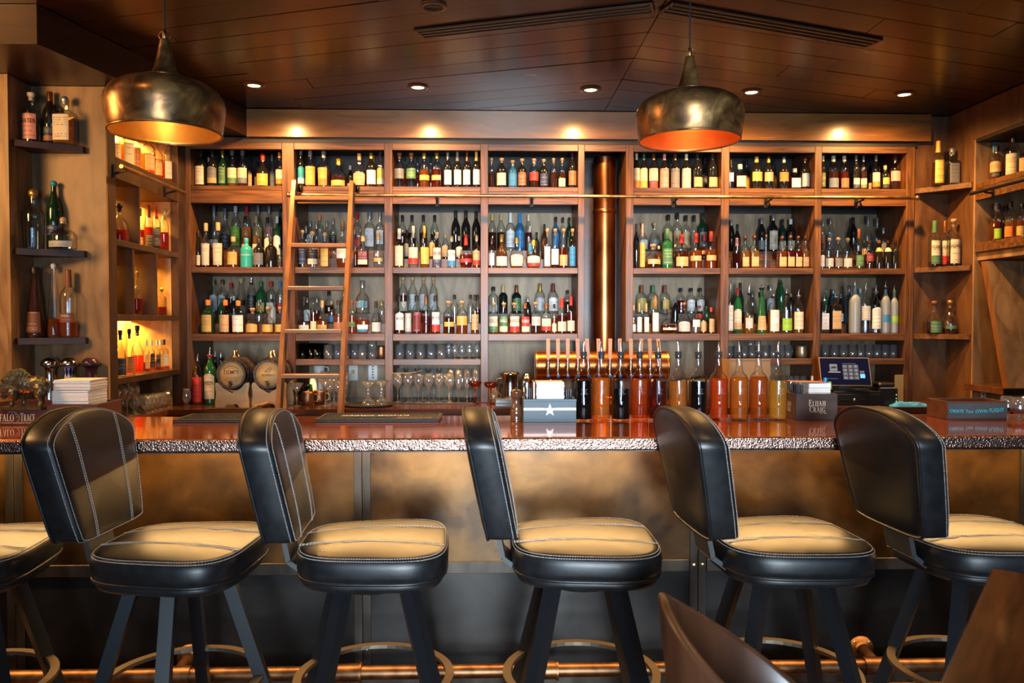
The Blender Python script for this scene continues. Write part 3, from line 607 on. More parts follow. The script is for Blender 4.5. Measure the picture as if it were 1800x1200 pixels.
MB().bbox(RX, xbk, yb2 - .02, yb2 - .0015, CTR_Z, 2.689, .001).build('end_panel', wood_p, sc)
MB().box(xbk, xbk + .02, Y0s, yb2 - .0005, 1.96, 2.70).build('back_panel', wood_p, sc)
MB().box(RX, xbk, Y0s, yb2 - .021, 2.67, 2.689).build('top_panel', wood_black, sc)
MB().bbox(RX, xbk, Y0s, yb2 - .021, 2.365, 2.40, .002).build('shelf', wood_h, sc)
MB().bbox(RX, RX + .03, Y0s, yb2 - .021, 2.29, 2.364, .002).build('rail_board', wood_h, sc)
MB().bbox(RX, xbk, Y0s, yb2 - .021, 1.952, 2.012, .002).build('shelf', wood_h, sc)
MB().box(RX + .02, xbk, Y0s, yb2 - .021, 1.90, 1.951).build('under_panel', wood_p, sc)
MB().box(RX + .60, RX + .62, Y0s, yb2 - .021, CTR_Z, 1.899).build('lower_panel', wood_p, sc)
MB().box(RX + .0, RX + .6, yb2 - .021, yb2 - .0205, CTR_Z, 1.899).build('lower_end_panel', wood_p, sc)
rail3 = thing('side_case_rail', 'dark tube rail across the front of the side case of amber bottles', 'rail', (0, 0, 0))
zr = atX(1712, 339, RX - .06).z
MB().tube([(RX - .06, 3.7, zr), (RX - .06, atX(1706, 341, RX - .06).y, zr)], .0115, 12).build('tube', black_iron, rail3)
for y in (4.95, 4.3): b2 = MB(); b2.bar((RX - .001, y, zr - .02), (RX - .06, y, zr - .012), .014, .01); b2.box(RX - .006, RX - .0005, y - .012, y + .012, zr - .05, zr + .02); b2.build('bracket', black_iron, rail3)
# ledge and the sloped panel standing on it
lz = 1.095; lxa = RX - .06
led = thing('side_ledge', 'dark edged wooden ledge holding up the sloped grey-brown panel', 'ledge', (0, 0, 0))
MB().bbox(lxa, RX + .199, 4.74, yb2 - .024, lz - .042, lz, .003).build('ledge_board', counter_mat, led)
MB().bbox(lxa + .001, RX + .595, 4.725, 4.739, lz - .044, lz - .001, .002).build('ledge_edging', strap_m, led)
MB().bbox(RX + .2, RX + .595, 4.74, 4.90, lz - .042, lz, .003).build('ledge_board', counter_mat, led)
sp = thing('sloped_panel', 'large grey-brown wooden panel leaning back on the dark ledge', 'panel', (RX - .01, 4.765, lz + .001))
H_, LEAN, TH = .79, .235, .052
def slp(x, t, z): return (x, t + z / H_ * LEAN, z)
W_ = .59
MB().add([slp(0, 0, 0), slp(W_, 0, 0), slp(W_, 0, H_), slp(0, 0, H_), slp(0, .012, 0), slp(W_, .012, 0), slp(W_, .012, H_), slp(0, .012, H_)],
         [(0, 1, 2, 3), (7, 6, 5, 4), (1, 0, 4, 5), (3, 2, 6, 7), (0, 3, 7, 4), (2, 1, 5, 6)]).build('panel_face', wood_p, sp)
MB().add([slp(-.001, .0005, 0), slp(.02, .0125, 0), slp(.02, .0125, H_), slp(-.001, .0005, H_), slp(-.001, TH, 0), slp(.02, TH, 0), slp(.02, TH, H_), slp(-.001, TH, H_)],
         [(0, 1, 2, 3), (7, 6, 5, 4), (1, 0, 4, 5), (3, 2, 6, 7), (0, 3, 7, 4), (2, 1, 5, 6)]).build('edge_band', ladder_mat, sp)
o = thing('wall_socket', 'small white outlet plate low behind the chalkboard box', 'socket', (atY(1728, 696, yb2 - .022).x, yb2 - .0215, atY(1728, 696, yb2 - .022).z))
MB().bbox(-.016, .016, -.006, 0, -.028, .028, .002).build('plate', white_pl, o)
for z in (-.012, .012): MB().box(-.005, .005, -.0075, -.006, z - .006, z + .006).build('slot', black_pl, o)
# ------------------------------------------------------------------ bottles
SH = {  # profile (radius, height) as fractions, neck radius in fractions, where the closure starts
 'W': dict(p=[(.90, 0), (.99, .012), (1, .03), (1, .575), (.97, .62), (.86, .665), (.62, .71), (.42, .745), (.34, .785), (.32, .90)], cap=.86, cr=.38, body=.575),
 'H': dict(p=[(.80, 0), (.88, .012), (.90, .03), (1, .54), (.98, .585), (.84, .635), (.52, .68), (.36, .72), (.32, .77), (.32, .90)], cap=.84, cr=.39, body=.55),
 'T': dict(p=[(.92, 0), (1, .02), (.98, .06), (.80, .35), (.60, .60), (.42, .78), (.34, .87), (.34, .94)], cap=.93, cr=.46, body=.62),
 'S': dict(p=[(.80, 0), (.96, .015), (1, .06), (1, .38), (.92, .47), (.70, .56), (.42, .63), (.30, .68), (.27, .84)], cap=.80, cr=.33, body=.40),
 'O': dict(p=[(.62, 0), (.78, .015), (.95, .13), (1, .28), (.97, .42), (.82, .54), (.55, .62), (.32, .67), (.25, .71), (.25, .86)], cap=.82, cr=.30, body=.46, fy=.55),
 'Q': dict(p=[(.95, 0), (1, .01), (1, .60), (.96, .64), (.70, .685), (.42, .71), (.36, .74), (.36, .90)], cap=.84, cr=.42, body=.60, sq=5),
 'V': dict(p=[(.92, 0), (1, .015), (1, .55), (.95, .61), (.78, .68), (.55, .74), (.40, .80), (.34, .86), (.34, .95)], cap=.84, cr=.38, body=.56),
 'I': dict(p=[(.90, 0), (.99, .012), (1, .035), (1, .60), (.985, .63), (.89, .67), (.70, .705), (.50, .732), (.39, .77), (.34, .85), (.30, .93), (.33, .955), (.33, 1.0)], cap=.965, cr=.36, body=.60),
}
SHN = {'W': ('whiskey_bottle', 'round'), 'H': ('shouldered_bottle', 'broad-shouldered'), 'T': ('tapered_bottle', 'tapering'), 'S': ('squat_bottle', 'squat'),
       'O': ('flask_bottle', 'flask-shaped'), 'Q': ('square_bottle', 'square'), 'V': ('wine_necked_bottle', 'long-necked'), 'I': ('infusion_bottle', 'tall')}
def rad_at(p, z):
    for (r0, z0), (r1, z1) in zip(p, p[1:]):
        if z0 <= z <= z1: return r0 + (r1 - r0) * (z - z0) / max(1e-6, z1 - z0)
    return p[-1][0] if z > p[-1][1] else p[0][0]
CACHE = {}
def cached(key, fn):
    if key not in CACHE: CACHE[key] = fn()
    return CACHE[key]
ZONES = {'d': (.10, .50), 't': (.06, .56), 'l': (.07, .34), 'u': (.26, .54), 'b': (.22, .36), 'o': (.16, .46), 'n': (.60, .74), 'x': (.04, .60)}
def label_piece(sh, r, h, z0, z1, half, off, dome=0.0):
    sd = SH[sh]; p = sd['p']; sq = sd.get('sq', 0); fy = sd.get('fy', 1.0)
    def P(u, v):
        q = R(-90) + R(half) * (2 * u - 1); top = z1 + dome * (1 - (2 * u - 1) ** 2) * v; z = z0 + (top - z0) * v
        x, y = cross(q, rad_at(p, z) * r, sq, fy); n = math.hypot(x, y) or 1
        return (x * (1 + off / n), y * (1 + off / n), z * h)
    return MB().grid(P, 10, 3, True, True)
def bend_text(body, size, mat, sh, r, h, zc, maxw, parent):
    me = text_mesh(body, size); w_ = max(v.co.x for v in me.vertices) - min(v.co.x for v in me.vertices); k = min(1.0, maxw / max(w_, 1e-5))
    sd = SH[sh]; sq = sd.get('sq', 0); fy = sd.get('fy', 1.0); rr = rad_at(sd['p'], zc) * r
    for v in me.vertices:
        x = v.co.x * k; z = zc * h + v.co.z
        if sq: v.co = (x, -rr * fy - .0016, z)
        else: q = R(-90) + x / rr; cx, cy = cross(q, rr + .0016, 0, fy); v.co = (cx, cy, z)
    me.materials.clear(); me.materials.append(mat); return link('lettering', me, parent)
NAMES_SEEN = {}
def bottle(loc, r, h, sh, liq, lab, capc, label, group, text=None, rz=0.0, cat='bottle', n=18, xr=None, yr=None):
    """a bottle with its glass, contents, paper label, closure; parts hang under one Empty at the base"""
    sd = SH[sh]; p = sd['p']; sq = sd.get('sq', 0); fy = sd.get('fy', 1.0)
    rq, hq = round(r, 3), round(h, 2 if h > .12 else 3); rq = max(rq, .008)
    sx, sz = r / rq, h / hq; r_true = r
    t = thing(SHN[sh][0], label, cat, loc, rz, group); t.scale = (sx, sx, sz); loose(t, r_true * (1.22 if sq and rz else 1.0) + .0012, h, xr, yr); r, h = rq, hq
    fill = None
    if len(liq) > 1: fill = int(liq[1]) / 10.0
    lk = liq[0]; opaque = lk in GLS
    gm = GLS[lk][1] if opaque else clear_glass
    me = cached(('g', sh, rq, hq, lk if opaque else 'c'), lambda: MB().lathe([(a * r, z * h) for a, z in p], n, (0, 0, 0), sq, fy).mesh('bottle_glass', gm))
    link('glass', me, t)
    if not opaque and lk != 'c':
        lv = (fill if fill is not None else .9) * sd['body'] * (1.0 if fill is None or fill < .95 else 1.12)
        def mk():
            pr = [((rad_at(p, .02) - .09) * r, .014 * h), ((rad_at(p, .03) - .05) * r, .03 * h)] + [(max(.001, (a - .05)) * r, z * h) for a, z in p if .031 < z < lv] + [((rad_at(p, lv) - .05) * r, lv * h)]
            return MB().lathe(pr, n, (0, 0, 0), sq, fy).mesh('spirit', LIQ[lk][1])
        link('spirit', cached(('l', sh, rq, hq, lk, round(lv, 2)), mk), t)
    if lab != '-':
        b2 = None; z = 'd'; c = lab[:2]; rest = lab[2:]
        if rest and rest[0] in ZONES: z = rest[0]; rest = rest[1:]
        if rest[:1] == '+': b2 = rest[1:3]
        z0, z1 = ZONES[z]; z0 *= sd['body'] / .575; z1 *= sd['body'] / .575
        half = 62 if not sq else 40
        if z == 'o': half = 42
        if z == 't': half = 54 if not sq else 38
        if z == 'x': half = 78 if not sq else 42
        dome = .05 if z in ('d', 'o') and (rq * 1000) % 2 < 1 else 0.0
        lo = link('label', cached(('p', sh, rq, hq, c, z, dome), lambda: label_piece(sh, r, h, z0, z1, half, .0007, dome).mesh('label', label_mat(c))), t)
        if b2:
            zz1 = z0 + (z1 - z0) * .36
            link('label_band', cached(('q', sh, rq, hq, b2, z), lambda: label_piece(sh, r, h, z0 + .002, zz1, half, .0012).mesh('label_band', label_mat(b2))), lo)
        if text:
            tm = ink_dark if sum(CN[c][1]) > .55 else ink_white
            bend_text(text, (z1 - z0) * h * .26, tm, sh, r, h, z0 + (z1 - z0) * .70, r * 1.75, lo)
    elif text: bend_text(text, h * .07, ink_white, sh, r, h, .42, r * 1.7, t)
    cz = sd['cap']; cr_ = max(sd['cr'] * r, .0075); kind = capc[2:] ; cc = capc[:2]
    if kind == 'p':     # steel pouring spout over a dark collar
        def mk():
            return MB().lathe([(cr_ * .95, (cz - .02) * h), (cr_ * 1.0, cz * h), (cr_ * 1.25, cz * h + .001), (cr_ * 1.25, cz * h + .008), (cr_ * .6, cz * h + .010)], 12).mesh('pourer_collar', cap_mat(cc))
        col = link('pourer_collar', cached(('pc', sh, rq, hq, cc), mk), t)
        link('spout', cached(('sp', sh, rq, hq), lambda: MB().tube([(0, 0, cz * h + .008), (0, 0, cz * h + .03), (.003, 0, h * 1.0), (.006, 0, h * 1.0 + .008)], [.0046, .0042, .0034, .0030], 8).mesh('spout', steel)), t)
    else:
        if kind == 'o':   # ball stopper
            br = min((1 - cz) * h * .5, cr_ * 1.25); zc = h - br
            prof = [(cr_ * .6, (cz - .01) * h), (cr_ * .7, zc - br * .75)] + [(br * math.cos(a), zc + br * math.sin(a)) for a in (-.6, -.2, .2, .6, 1.0, 1.35)] + [(0, h)]
        elif kind == 'k':  # cork with a flat disc on top
            prof = [(cr_ * .82, (cz - .02) * h), (cr_ * .82, (cz + .45 * (1 - cz)) * h), (cr_ * 1.16, (cz + .47 * (1 - cz)) * h), (cr_ * 1.2, h * .995), (cr_ * 1.05, h), (0, h)]
        elif kind == 'l':  # long foil
            prof = [(cr_ * 1.16, (cz - .12) * h), (cr_ * 1.0, (cz - .04) * h), (cr_ * .92, h * .985), (cr_ * .80, h), (0, h)]
        else: prof = [(cr_, (cz - .02) * h), (cr_ * 1.03, h * .99), (cr_ * .9, h), (0, h)]
        cm = cork_m if (kind == 'k' and cc == 'tn') else cap_mat(cc)
        link('stopper' if kind in 'ok' and kind else 'cap', cached(('c', sh, rq, hq, cc, kind, cz), lambda: MB().lathe(prof, 12).mesh('closure', cm)), t)
    return t

ORD = ['first', 'second', 'third', 'fourth', 'fifth', 'sixth', 'seventh', 'eighth', 'ninth', 'tenth', 'eleventh', 'twelfth', 'thirteenth', 'fourteenth']
BAYN = {1: 'barrel bay', 2: 'ladder bay', 3: 'wineglass bay', 4: 'pitcher bay', 5: 'tap bay', 6: 'carton bay', 7: 'register bay'}
SHF = {1: ('top', 2.412), 2: ('second', ZS2), 3: ('third', ZS3)}
ROWS = {'f': ('front', FACE + .092, 0), 'm': ('middle', FACE + .215, .07), 'b': ('rear', FACE + .345, .14)}
def describe(sh, liq, lab, capc, n):
    lk = liq[0]; a = GLS[lk][0] if lk in GLS else (LIQ[lk][0] if lk != 'c' else 'clear')
    shp = SHN[sh][1]
    l_ = (CN[lab[:2]][0] + ' label') if lab != '-' else 'unlabelled'
    c_ = ('steel spout' if capc[2:] == 'p' else CN[capc[:2]][0] + ' ' + {'o': 'stopper', 'k': 'stopper', 'l': 'foil', '': 'cap'}[capc[2:]])
    return '%s %s bottle, %s, %s' % (a, shp, l_, c_)
def shelf_bottles(bay, level, txt):
    rows = {'f': [], 'm': [], 'b': []}
    for tok in txt.strip().split(';'):
        q = tok.split()
        if not q: continue
        row = 'f'; text = None
        for e in q[7:]:
            if e in 'fmb': row = e
            elif e.startswith('"'): text = e.strip('"').replace('_', ' ')
        rows[row].append((float(q[0]), float(q[1]), float(q[2]), q[3], q[4], q[5], q[6], text))
    for row, lst in rows.items():
        lst.sort()
        nm, Y, dz = ROWS[row]; z0 = SHF[level][1] + (dz if level > 1 else 0) + .0006
        if level == 1: Y = {'f': FACE + .085, 'm': FACE + .20, 'b': FACE + .30}[row]
        a, b_ = BAYS[bay]; geo = []
        for (px_, ty, wd, sh, liq, lab, capc, text) in lst:
            T_ = atY(px_, ty, Y); h = min(max(.10, T_.z - z0), .40)
            if level == 1: h = min(h, ZTOP[1] + .04 - z0 if False else .27)
            geo.append([T_.x, min(max(.016, wd * (Y / FPX) / 2 * .98), .060), h])
        for _ in range(60):                       # neighbours stand apart, inside the bay
            for g in geo: g[0] = min(max(g[0], a + g[1] + .003), b_ - g[1] - .003)
            for g, k in zip(geo, geo[1:]):
                ov = g[1] + k[1] + .0015 - (k[0] - g[0])
                if ov > 0: g[0] -= ov * .3; k[0] += ov * .3; g[1] -= ov * .12; k[1] -= ov * .12
        for i, (px_, ty, wd, sh, liq, lab, capc, text) in enumerate(lst):
            x, r, h = geo[i]
            ds = describe(sh, liq, lab, capc, 0)
            lb = '%s, %s in %s row, %s shelf, %s' % (ds, ORD[i], nm, SHF[level][0], BAYN[bay])
            if len(lb.replace(',', '').split()) > 16: lb = lb.replace(' bottle,', ',', 1)
            bottle((x, Y, z0), r, h, sh, liq, lab, capc, lb, '%s shelf of the %s' % (SHF[level][0], BAYN[bay]), text, rz=0 if SH[sh].get('sq') or SH[sh].get('fy') else R(random.uniform(-14, 14)), xr=(a, b_), yr=(FACE + .008, BACKP - .004) if level == 1 else {'f': (FACE + .008, FACE + .162), 'm': (FACE + .168, FACE + .272), 'b': (FACE + .278, BACKP - .004)}[row])
# columns: pixel column, top, width, shape, contents, label, closure, [row], ["writing"]
shelf_bottles(1, 1, '''346 265 22 W k crt bk; 371.6 265 21 W k gyd+tn bk; 391 265 16 W e gnd go; 406 263 18 W y crd+gn gy; 425 263 18 W r crd+bg gy; 440 273 13 W r crd bk b; 462 270 23 S k yet rd;
 478 266 11 V c bgt sv b; 491 268 13 W y crd+or or; 364 277 8 W d whl wh b; 416 266 9 V k - bk b; 451 284 14 W d gyo bk b''')
shelf_bottles(1, 2, '''342 404 10 V k crl bk; 358.5 392 20 H d crt tn; 383 391 20 H d crt tn; 410 416 21 W a god tn; 433 418 21 W t - tl f "BRUICHLADDICH"; 455 419 20 W k gyd bk; 477 417 21 W k - bk;
 350 398 9 V a gyl rd m; 373.6 361 18 S c whl sv b; 395 366 19 S c bkd sv b; 414 362 16 W c lmd wh b; 433.6 362 16 V o ord rd b; 431 380 13 W a crl bk m; 450 379 14 W y crl tn m; 453.6 361 15 V y god sv b; 470 382 15 W d cro bk m; 473 361 14 V c pkd sv b; 487 380 13 W g whd wh m; 492 367 10 V k - bk b;
 491 430 9 W c bkl bk''')
shelf_bottles(1, 3, '''365.5 527 23 W e yet or; 396 527 21 W d tnt or; 418.6 528 22 W d wht or; 444 541 22 S a god tnk; 471 539 20 S a god tnk; 492 539 16 S a god tnk;
 365 491 18 W c lgd gn b; 385.7 491 19 W o lgd hz b; 405 497 14 V d - rd b; 411 520 11 W k whl wh m; 423 489 20 T c bkb tn b; 441 489 15 V d bkd bkp b; 457.6 494 17 W g yel gn b; 476 494 17 W c whl rd b; 492 494 12 V c rdl bl b; 389 524 12 V g - gn m; 455 527 14 S c - sv m; 478 525 14 W w - bk m''')
shelf_bottles(2, 1, '''524 263 13 W k tld+wh gy; 544 265 20 W a yet gy; 569 266 21 H a yet+or sv; 595 279 27 S d gol go; 632 270 23 O r tnd tn; 653 269 18 W k whd go; 667 266 14 W a yed+cr bk; 615.6 291 11 W k crl cr b; 657 268 10 V c - go b''')
shelf_bottles(2, 2, '''528 404 15 W c nvd tno; 549 406 18 W c bkd+cr tno; 571 408 15 Q a gox tno; 602 389 23 O a whu bk; 636 414 21 Q m mrd+cr tn; 665 408 19 O c gob tn; 627 412 8 V d - bk;
 538 397 13 W c gyl sv m; 545 388 13 V c whd sv b; 556 389 13 V c pkl sv m; 563.6 377 14 W c gyd or b; 575 388 13 V c gyd sv b; 583 384 13 V c bkd sv b; 589 440 15 Q c - sv m; 628 372 14 Q c rdl rd b; 650 372 18 Q c svd sv b; 668 372 14 Q c svo sv b''')
shelf_bottles(2, 3, '''532 522 21 S c whl bk; 550 522 14 W r crl bk; 564 528 20 O a yel tn; 595 527 19 W a hzl bk; 619 529 15 W a gnb hz; 637 528 22 O a whl+bl bl; 661 529 17 S c svd bk;
 540 523 12 V a whd sv m; 557 523 12 V r - sv m; 578 511 17 S d - bk b; 583 528 12 W a bll tn m; 604 511 16 S c - go b; 637 493 24 S c svu sv b; 671 529 12 V c - go m''')
shelf_bottles(3, 1, '''701 269 19 W c2 gyu brk; 723 269 19 W c gnu brk; 745.6 269 19 W a yeb go; 768 269 19 W r tnb go; 787 268 14 W k whd sv; 804 267 14 W k whd gyl; 821 267 14 W k whd hzl; 838 266 14 W k whd yel;
 711 272 11 V r - bk b; 734 272 11 V d - bk b; 757 273 11 V d - bk b''')
shelf_bottles(3, 2, '''700 402 17 W a crt crl; 726.6 397 18 V c2 crd+rd svl; 746 397 16 V y yed gol; 768 408 16 W c lgt+nv tn "GREEN_RIVER"; 794 415 15 W c wht+bl tn "GREEN_RIVER"; 820 413 23 O r rdb rdl; 838 414 14 W a tnd+rd tn;
 715 404 10 V k gyd bk m; 760 400 11 V y god gn m; 783 411 12 W r tnd tn m; 807 415 12 W a crd tn m; 705 378 14 V d - bk b; 724 378 14 V d - bk b; 744 378 14 V r - bk b; 764 378 14 V d - bk b; 801 370 16 V k - bk b; 819 370 16 V k - bk b; 837 371 15 V k - bk b''')
shelf_bottles(3, 3, '''700 519 17 W r7 whd bk "RYE"; 717 520 14 V c lgt bk; 731 519 17 W r7 mrt bk; 750 518 16 W r8 - hzl; 764 519 17 W r7 wht+rd bk "RYE"; 789 529 20 W d yeb tnk; 812 529 20 W a yeu tnk; 835 518 14 W a tnd bk;
 705 487 16 V r crl tnk b; 725 487 16 V c lgd tnk b; 744.6 487 16 V r lgd tnk b; 762 487 15 V c lgd tnk b; 799 518 13 W c - bk m; 827 518 12 W c - bk m; 840 518 10 V d - bk m''')
shelf_bottles(4, 1, '''864 278 11 W d - tnk; 882 278 18 W k crd tnk; 902 282 16 W n bld tnk; 917 279 17 W k brd tnk; 939 279 17 W d rdu tnk; 955.6 280 16 W k nvd tnk; 973 278 13 W d - tnk; 988 278 13 W d crl tnk; 1006 268 15 V k hzd bk''')
shelf_bottles(4, 2, '''864 418 11 W a whd hz; 881.6 412 21 S b svd go; 908.6 417 24 O a crd go; 938 422 25 O a lgd+rd go; 962 402 12 V a wht tnk; 976 402 14 V d whd tnk; 991 402 15 W r tnl tnk; 1007 402 13 V d blt tnk;
 864 376 14 V d - ye b; 881 376 15 V d - tn b; 897.6 374 16 W c whd whl b; 913.6 375 16 W n bld bll b; 929 377 13 V r - cr b; 932 397 11 V y blo cr m; 943 408 11 W k - bk m; 957 394 11 V b - bk m; 978 381 13 W n bld bk b; 992 382 13 W d gyd bk b; 1005 382 13 W e - bk b''')
shelf_bottles(4, 3, '''867 532 19 W a crt+gn tnk f "RUSSELL'S"; 885 532 17 W a gnt+cr tnk f "RUSSELL'S"; 904.6 532 20 W a crt+rd tnk f "RUSSELL'S"; 922 533 17 W a rdt+cr hz f "RUSSELL'S"; 942 531 18 W d lgu tnk; 960.4 533 18 W d crd+rd hz; 974 534 9 W a crl bk; 988.5 524 17 W r crl rdl; 1003 519 15 W r crl rdl;
 866.7 504 19 W c lgl bk b; 883 501 17 W k - tnl b; 908 501 17 W k gnd hzl b; 928 522 12 V k - sv m; 949.6 498 18 V c lgd gol b; 972.5 498 18 V c whd mrl b; 998 510 14 W d - bk b''')
shelf_bottles(5, 1, '''1119 270 12 V k crx+or cr; 1132 271 13 V k crx+ye gnl; 1149 271 16 V k crx+mr hzl; 1168 271 16 V k pkx pkl; 1187 271 16 V k gyx hzl; 1206.6 271 16 V k crx crl; 1226 270 18 V k tnl bk; 1257 270 18 V k tnl bk; 1241 275 13 W d gyd bk b; 1180 272 10 V d - bk b''')
shelf_bottles(5, 2, '''1119 393 11 V k - bk; 1130 394 10 V y yex pkl; 1147 429 27 S d tnu tnk; 1173 402 19 W g gnd gnl; 1198 412 24 W d tnl rdl; 1223.6 410 21 W a tnb rdl; 1250 407 19 W a tnb rdl;
 1130 390 18 S c whd tno b; 1151 390 19 S c gyd tno b; 1175 377 16 W c tnd bk b; 1192 374 15 W c tnd bk b; 1206.6 378 15 W c tnd bk b; 1221 378 14 V c - bk b; 1235.6 374 16 W e gyd bk b; 1238 411 12 W d tnb rdl m; 1158 436 13 S a - tn m; 1187 430 11 W d - tn m''')
shelf_bottles(5, 3, '''1122.5 533 11 V y wht tnl; 1136 533 10 V y wht tnl; 1152 519 13 V y wht orl; 1176 544 28 S d svb bk; 1203 532 22 S d svd hzk; 1224 541 16 W c3 whu bk; 1236 546 11 W r tnd bk; 1250 540 12 W d tnt rd;
 1115 536 8 V y whl tn; 1128 501 18 W c god brl b; 1148 501 18 W c yeo gnl b; 1169 501 18 W c yeo brl b; 1187 525 12 W k - gy m; 1197 506 14 W r - bk b; 1215 506 15 W c whd bk b; 1231 506 15 W d svd bk b; 1230 537 12 W d rdu rd m; 1242 538 9 V g - gn m''')
shelf_bottles(6, 1, '''1285 281 9 Q k whu bk; 1301 289 19 Q r crd cr; 1330 275.6 20 V k yeu yel; 1351 276 17 V k tnu go; 1378 276 17 V k oru sv; 1397 296 19 Q d whd sv; 1419 277 16 W k lgd hzo; 1312 280 12 V d yed bk b; 1360 279 11 V d yed bk b''')
shelf_bottles(6, 2, '''1296 418 15 W m - pkl; 1309 414 14 Q y tnl hzo; 1326 413 15 Q y tnl hzo; 1347 412 14 T c - hzo; 1375 414 15 Q a tnl hzo; 1389 413 14 Q r tnl hzo; 1403 414 13 Q r tnl hzo; 1417 414 12 Q y tnl hzo;
 1286 386 11 V k - sv b; 1296 394 13 V k - bk m; 1339 383 15 V k gyl sv b; 1359.4 377 17 W k crt sv b; 1378 385 14 V e crl bk b; 1397.6 385 17 W k crl wh b''')
shelf_bottles(6, 3, '''1285 495 11 V c svt svp; 1296 506 15 V g crd+tn rdl; 1317 500 18 S y svo bkp; 1339 502 18 T g tnl bkp; 1360 512 20 W y wht bkp; 1383 507 19 W c lml bkp; 1404 510 18 W y crd svp;
 1301 497 14 V e - bk m; 1335 513 11 V c - bk m; 1354.5 501 13 V c lgd sv b; 1373 489 14 V g - bkp b; 1390 516 12 W k - ye b; 1323 515 12 V c - sv b''')
shelf_bottles(7, 1, '''1447 274 9 W k old cr; 1465 274 19 W d bgl cr; 1484 274 17 W r hzl cr; 1505 273 13 W k crl+nv sv; 1518 274 12 W d crl+ol sv; 1540 273 14 W a crd+or sv; 1556 291 15 W k yed+bk tn; 1579 273 19 W d pku hz; 1530 276 10 V k crl bk b''')
shelf_bottles(7, 2, '''1447 428 9 W k svd bk; 1457 418 16 W c3 lgl tno; 1473 417 16 W r4 gyl tno; 1490 418 16 W c3 lgl tno; 1510 402 17 W c gnl hzl; 1528 422 14 W d mru hzo; 1545 422 14 W k yen oro; 1561 422 14 W k crn hzo; 1577 422 13 W k - hzo;
 1447 386 9 V c hzd sv b; 1460 383 14 V c gyd sv b; 1500 382 14 V k - bk b; 1526 379 15 S c - sv b; 1542 383 14 S c - sv b; 1553 400 13 W c gyd sv m; 1519 420 11 W d tnu go m''')
shelf_bottles(7, 3, '''1449 518 15 Q c whd svp; 1468.5 510 19 Q k tnd svp; 1503 491 20 W f - svp; 1522 497 17 W c svu svp; 1541 502 18 W c whd svp; 1559.6 494 19 W f blb nvp; 1577 501 17 W f lmb lmp;
 1452 508 9 V g - gnp m; 1492.5 501 15 W f - sv m; 1512 507 11 W f - wh b; 1549 505 12 V k - nv b; 1478 515 10 V k whl svp m; 1465 508 10 V n - sv b''')

# ---- barrel bay counter
def at_counter(px_, Y): p_ = atY(px_, 700, Y); return (p_.x, Y, CTR_Z + .0006)
def plain_bottle(px_, ty, wd, Y, z0, sh, liq, lab, capc, label, group, text=None, n=18, x=None):
    T_ = atY(px_, ty, Y); h = T_.z - z0; r = wd * T_.y / FPX / 2 * .98
    X = T_.x
    if group == ng: Y = min(Y, NY - r - .004); X = max(atY(px_, ty, Y).x, NX + r + .004)
    if group == rg: Y = min(Y, YR - r - .004); X = min(atY(px_, ty, Y).x, RX - r - .004)
    return bottle((X, Y, z0 + .0006), r, h, sh, liq, lab, capc, label, group, text, n=n, xr=(NX, CASEX) if group == ng else (XR, RX) if group == rg else None, yr=(4.0, NY) if group == ng else (4.9, YR) if group == rg else None)
cg = 'bottles on the back counter'; ng = 'tequila bottles in the corner niche'; rg = 'bottles on the corner shelves'
plain_bottle(348, 624, 19, 5.35, CTR_Z, 'W', 'a', 'rdt', 'bkp', 'amber bottle with bright red label standing on counter beside the first barrel', cg)
plain_bottle(367.5, 612, 20, 5.37, CTR_Z, 'W', 'g', 'crd', 'rdp', 'green bottle with cream label and red neck touching the first barrel', cg, 'JAMESON')
plain_bottle(378, 618, 13, 5.60, CTR_Z, 'W', 'k', '-', 'bkp', 'dark bottle with black cap half hidden behind the green bottle and barrel', cg)
plain_bottle(388, 620, 13, 5.68, CTR_Z, 'W', 'k', '-', 'bkp', 'dark bottle whose bright steel spout rises just behind the first barrel', cg)

# ---- corner niche: nine tall bottles
NSH = {1: 2.42, 2: 1.873, 3: 1.416}
plain_bottle(57, 165, 30, 4.24, NSH[1], 'W', 'c', 'pkt', 'crk', 'clear bottle with large pink label on the top niche shelf', ng, 'WATER')
jb = plain_bottle(82, 164, 24, 4.29, NSH[1], 'V', 'k', 'bkl+hz', 'hz', 'matt black jug bottle with loop handle and copper base band', ng)
MB().tube([(.018 + .022 * math.sin(R(a)), .006 + .018 * math.sin(R(a)), .185 + .028 * math.cos(R(a))) for a in range(0, 181, 20)], .006, 8).build('loop_handle', GLS['k'][1], jb)
plain_bottle(108, 171, 33, 4.27, NSH[1], 'Q', 'y', 'crt', 'svo', 'square pale golden bottle with ornate cream label on top niche shelf', ng)
plain_bottle(63, 334, 37, 4.25, NSH[2], 'H', 'c', '-', 'goo', 'clear fluted decanter with gold stopper on the middle niche shelf', ng)
plain_bottle(83, 320, 26, 4.315, NSH[2], 'V', 'e', 'nvb', 'tlo', 'tall dark green bottle with round teal stopper behind the decanter', ng, 'ALTO')
plain_bottle(105, 384, 45, 4.26, NSH[2], 'S', 'c', 'lgl', 'tno', 'wide squat clear bottle with cork ball stopper on middle niche shelf', ng)
plain_bottle(61.5, 470, 31, 4.24, NSH[3], 'T', 'b', 'brl', 'bk', 'very tall tapering dark brown bottle on the lowest niche shelf', ng)
plain_bottle(88.5, 463, 24, 4.29, NSH[3], 'T', 'a4', '-', 'clo', 'tall clear tapering bottle with glass stopper, amber low inside', ng)
plain_bottle(115.5, 474, 28, 4.26, NSH[3], 'W', 'a4', 'brb', 'brl', 'clear round bottle with brown label band and dark foil', ng, 'AVION')
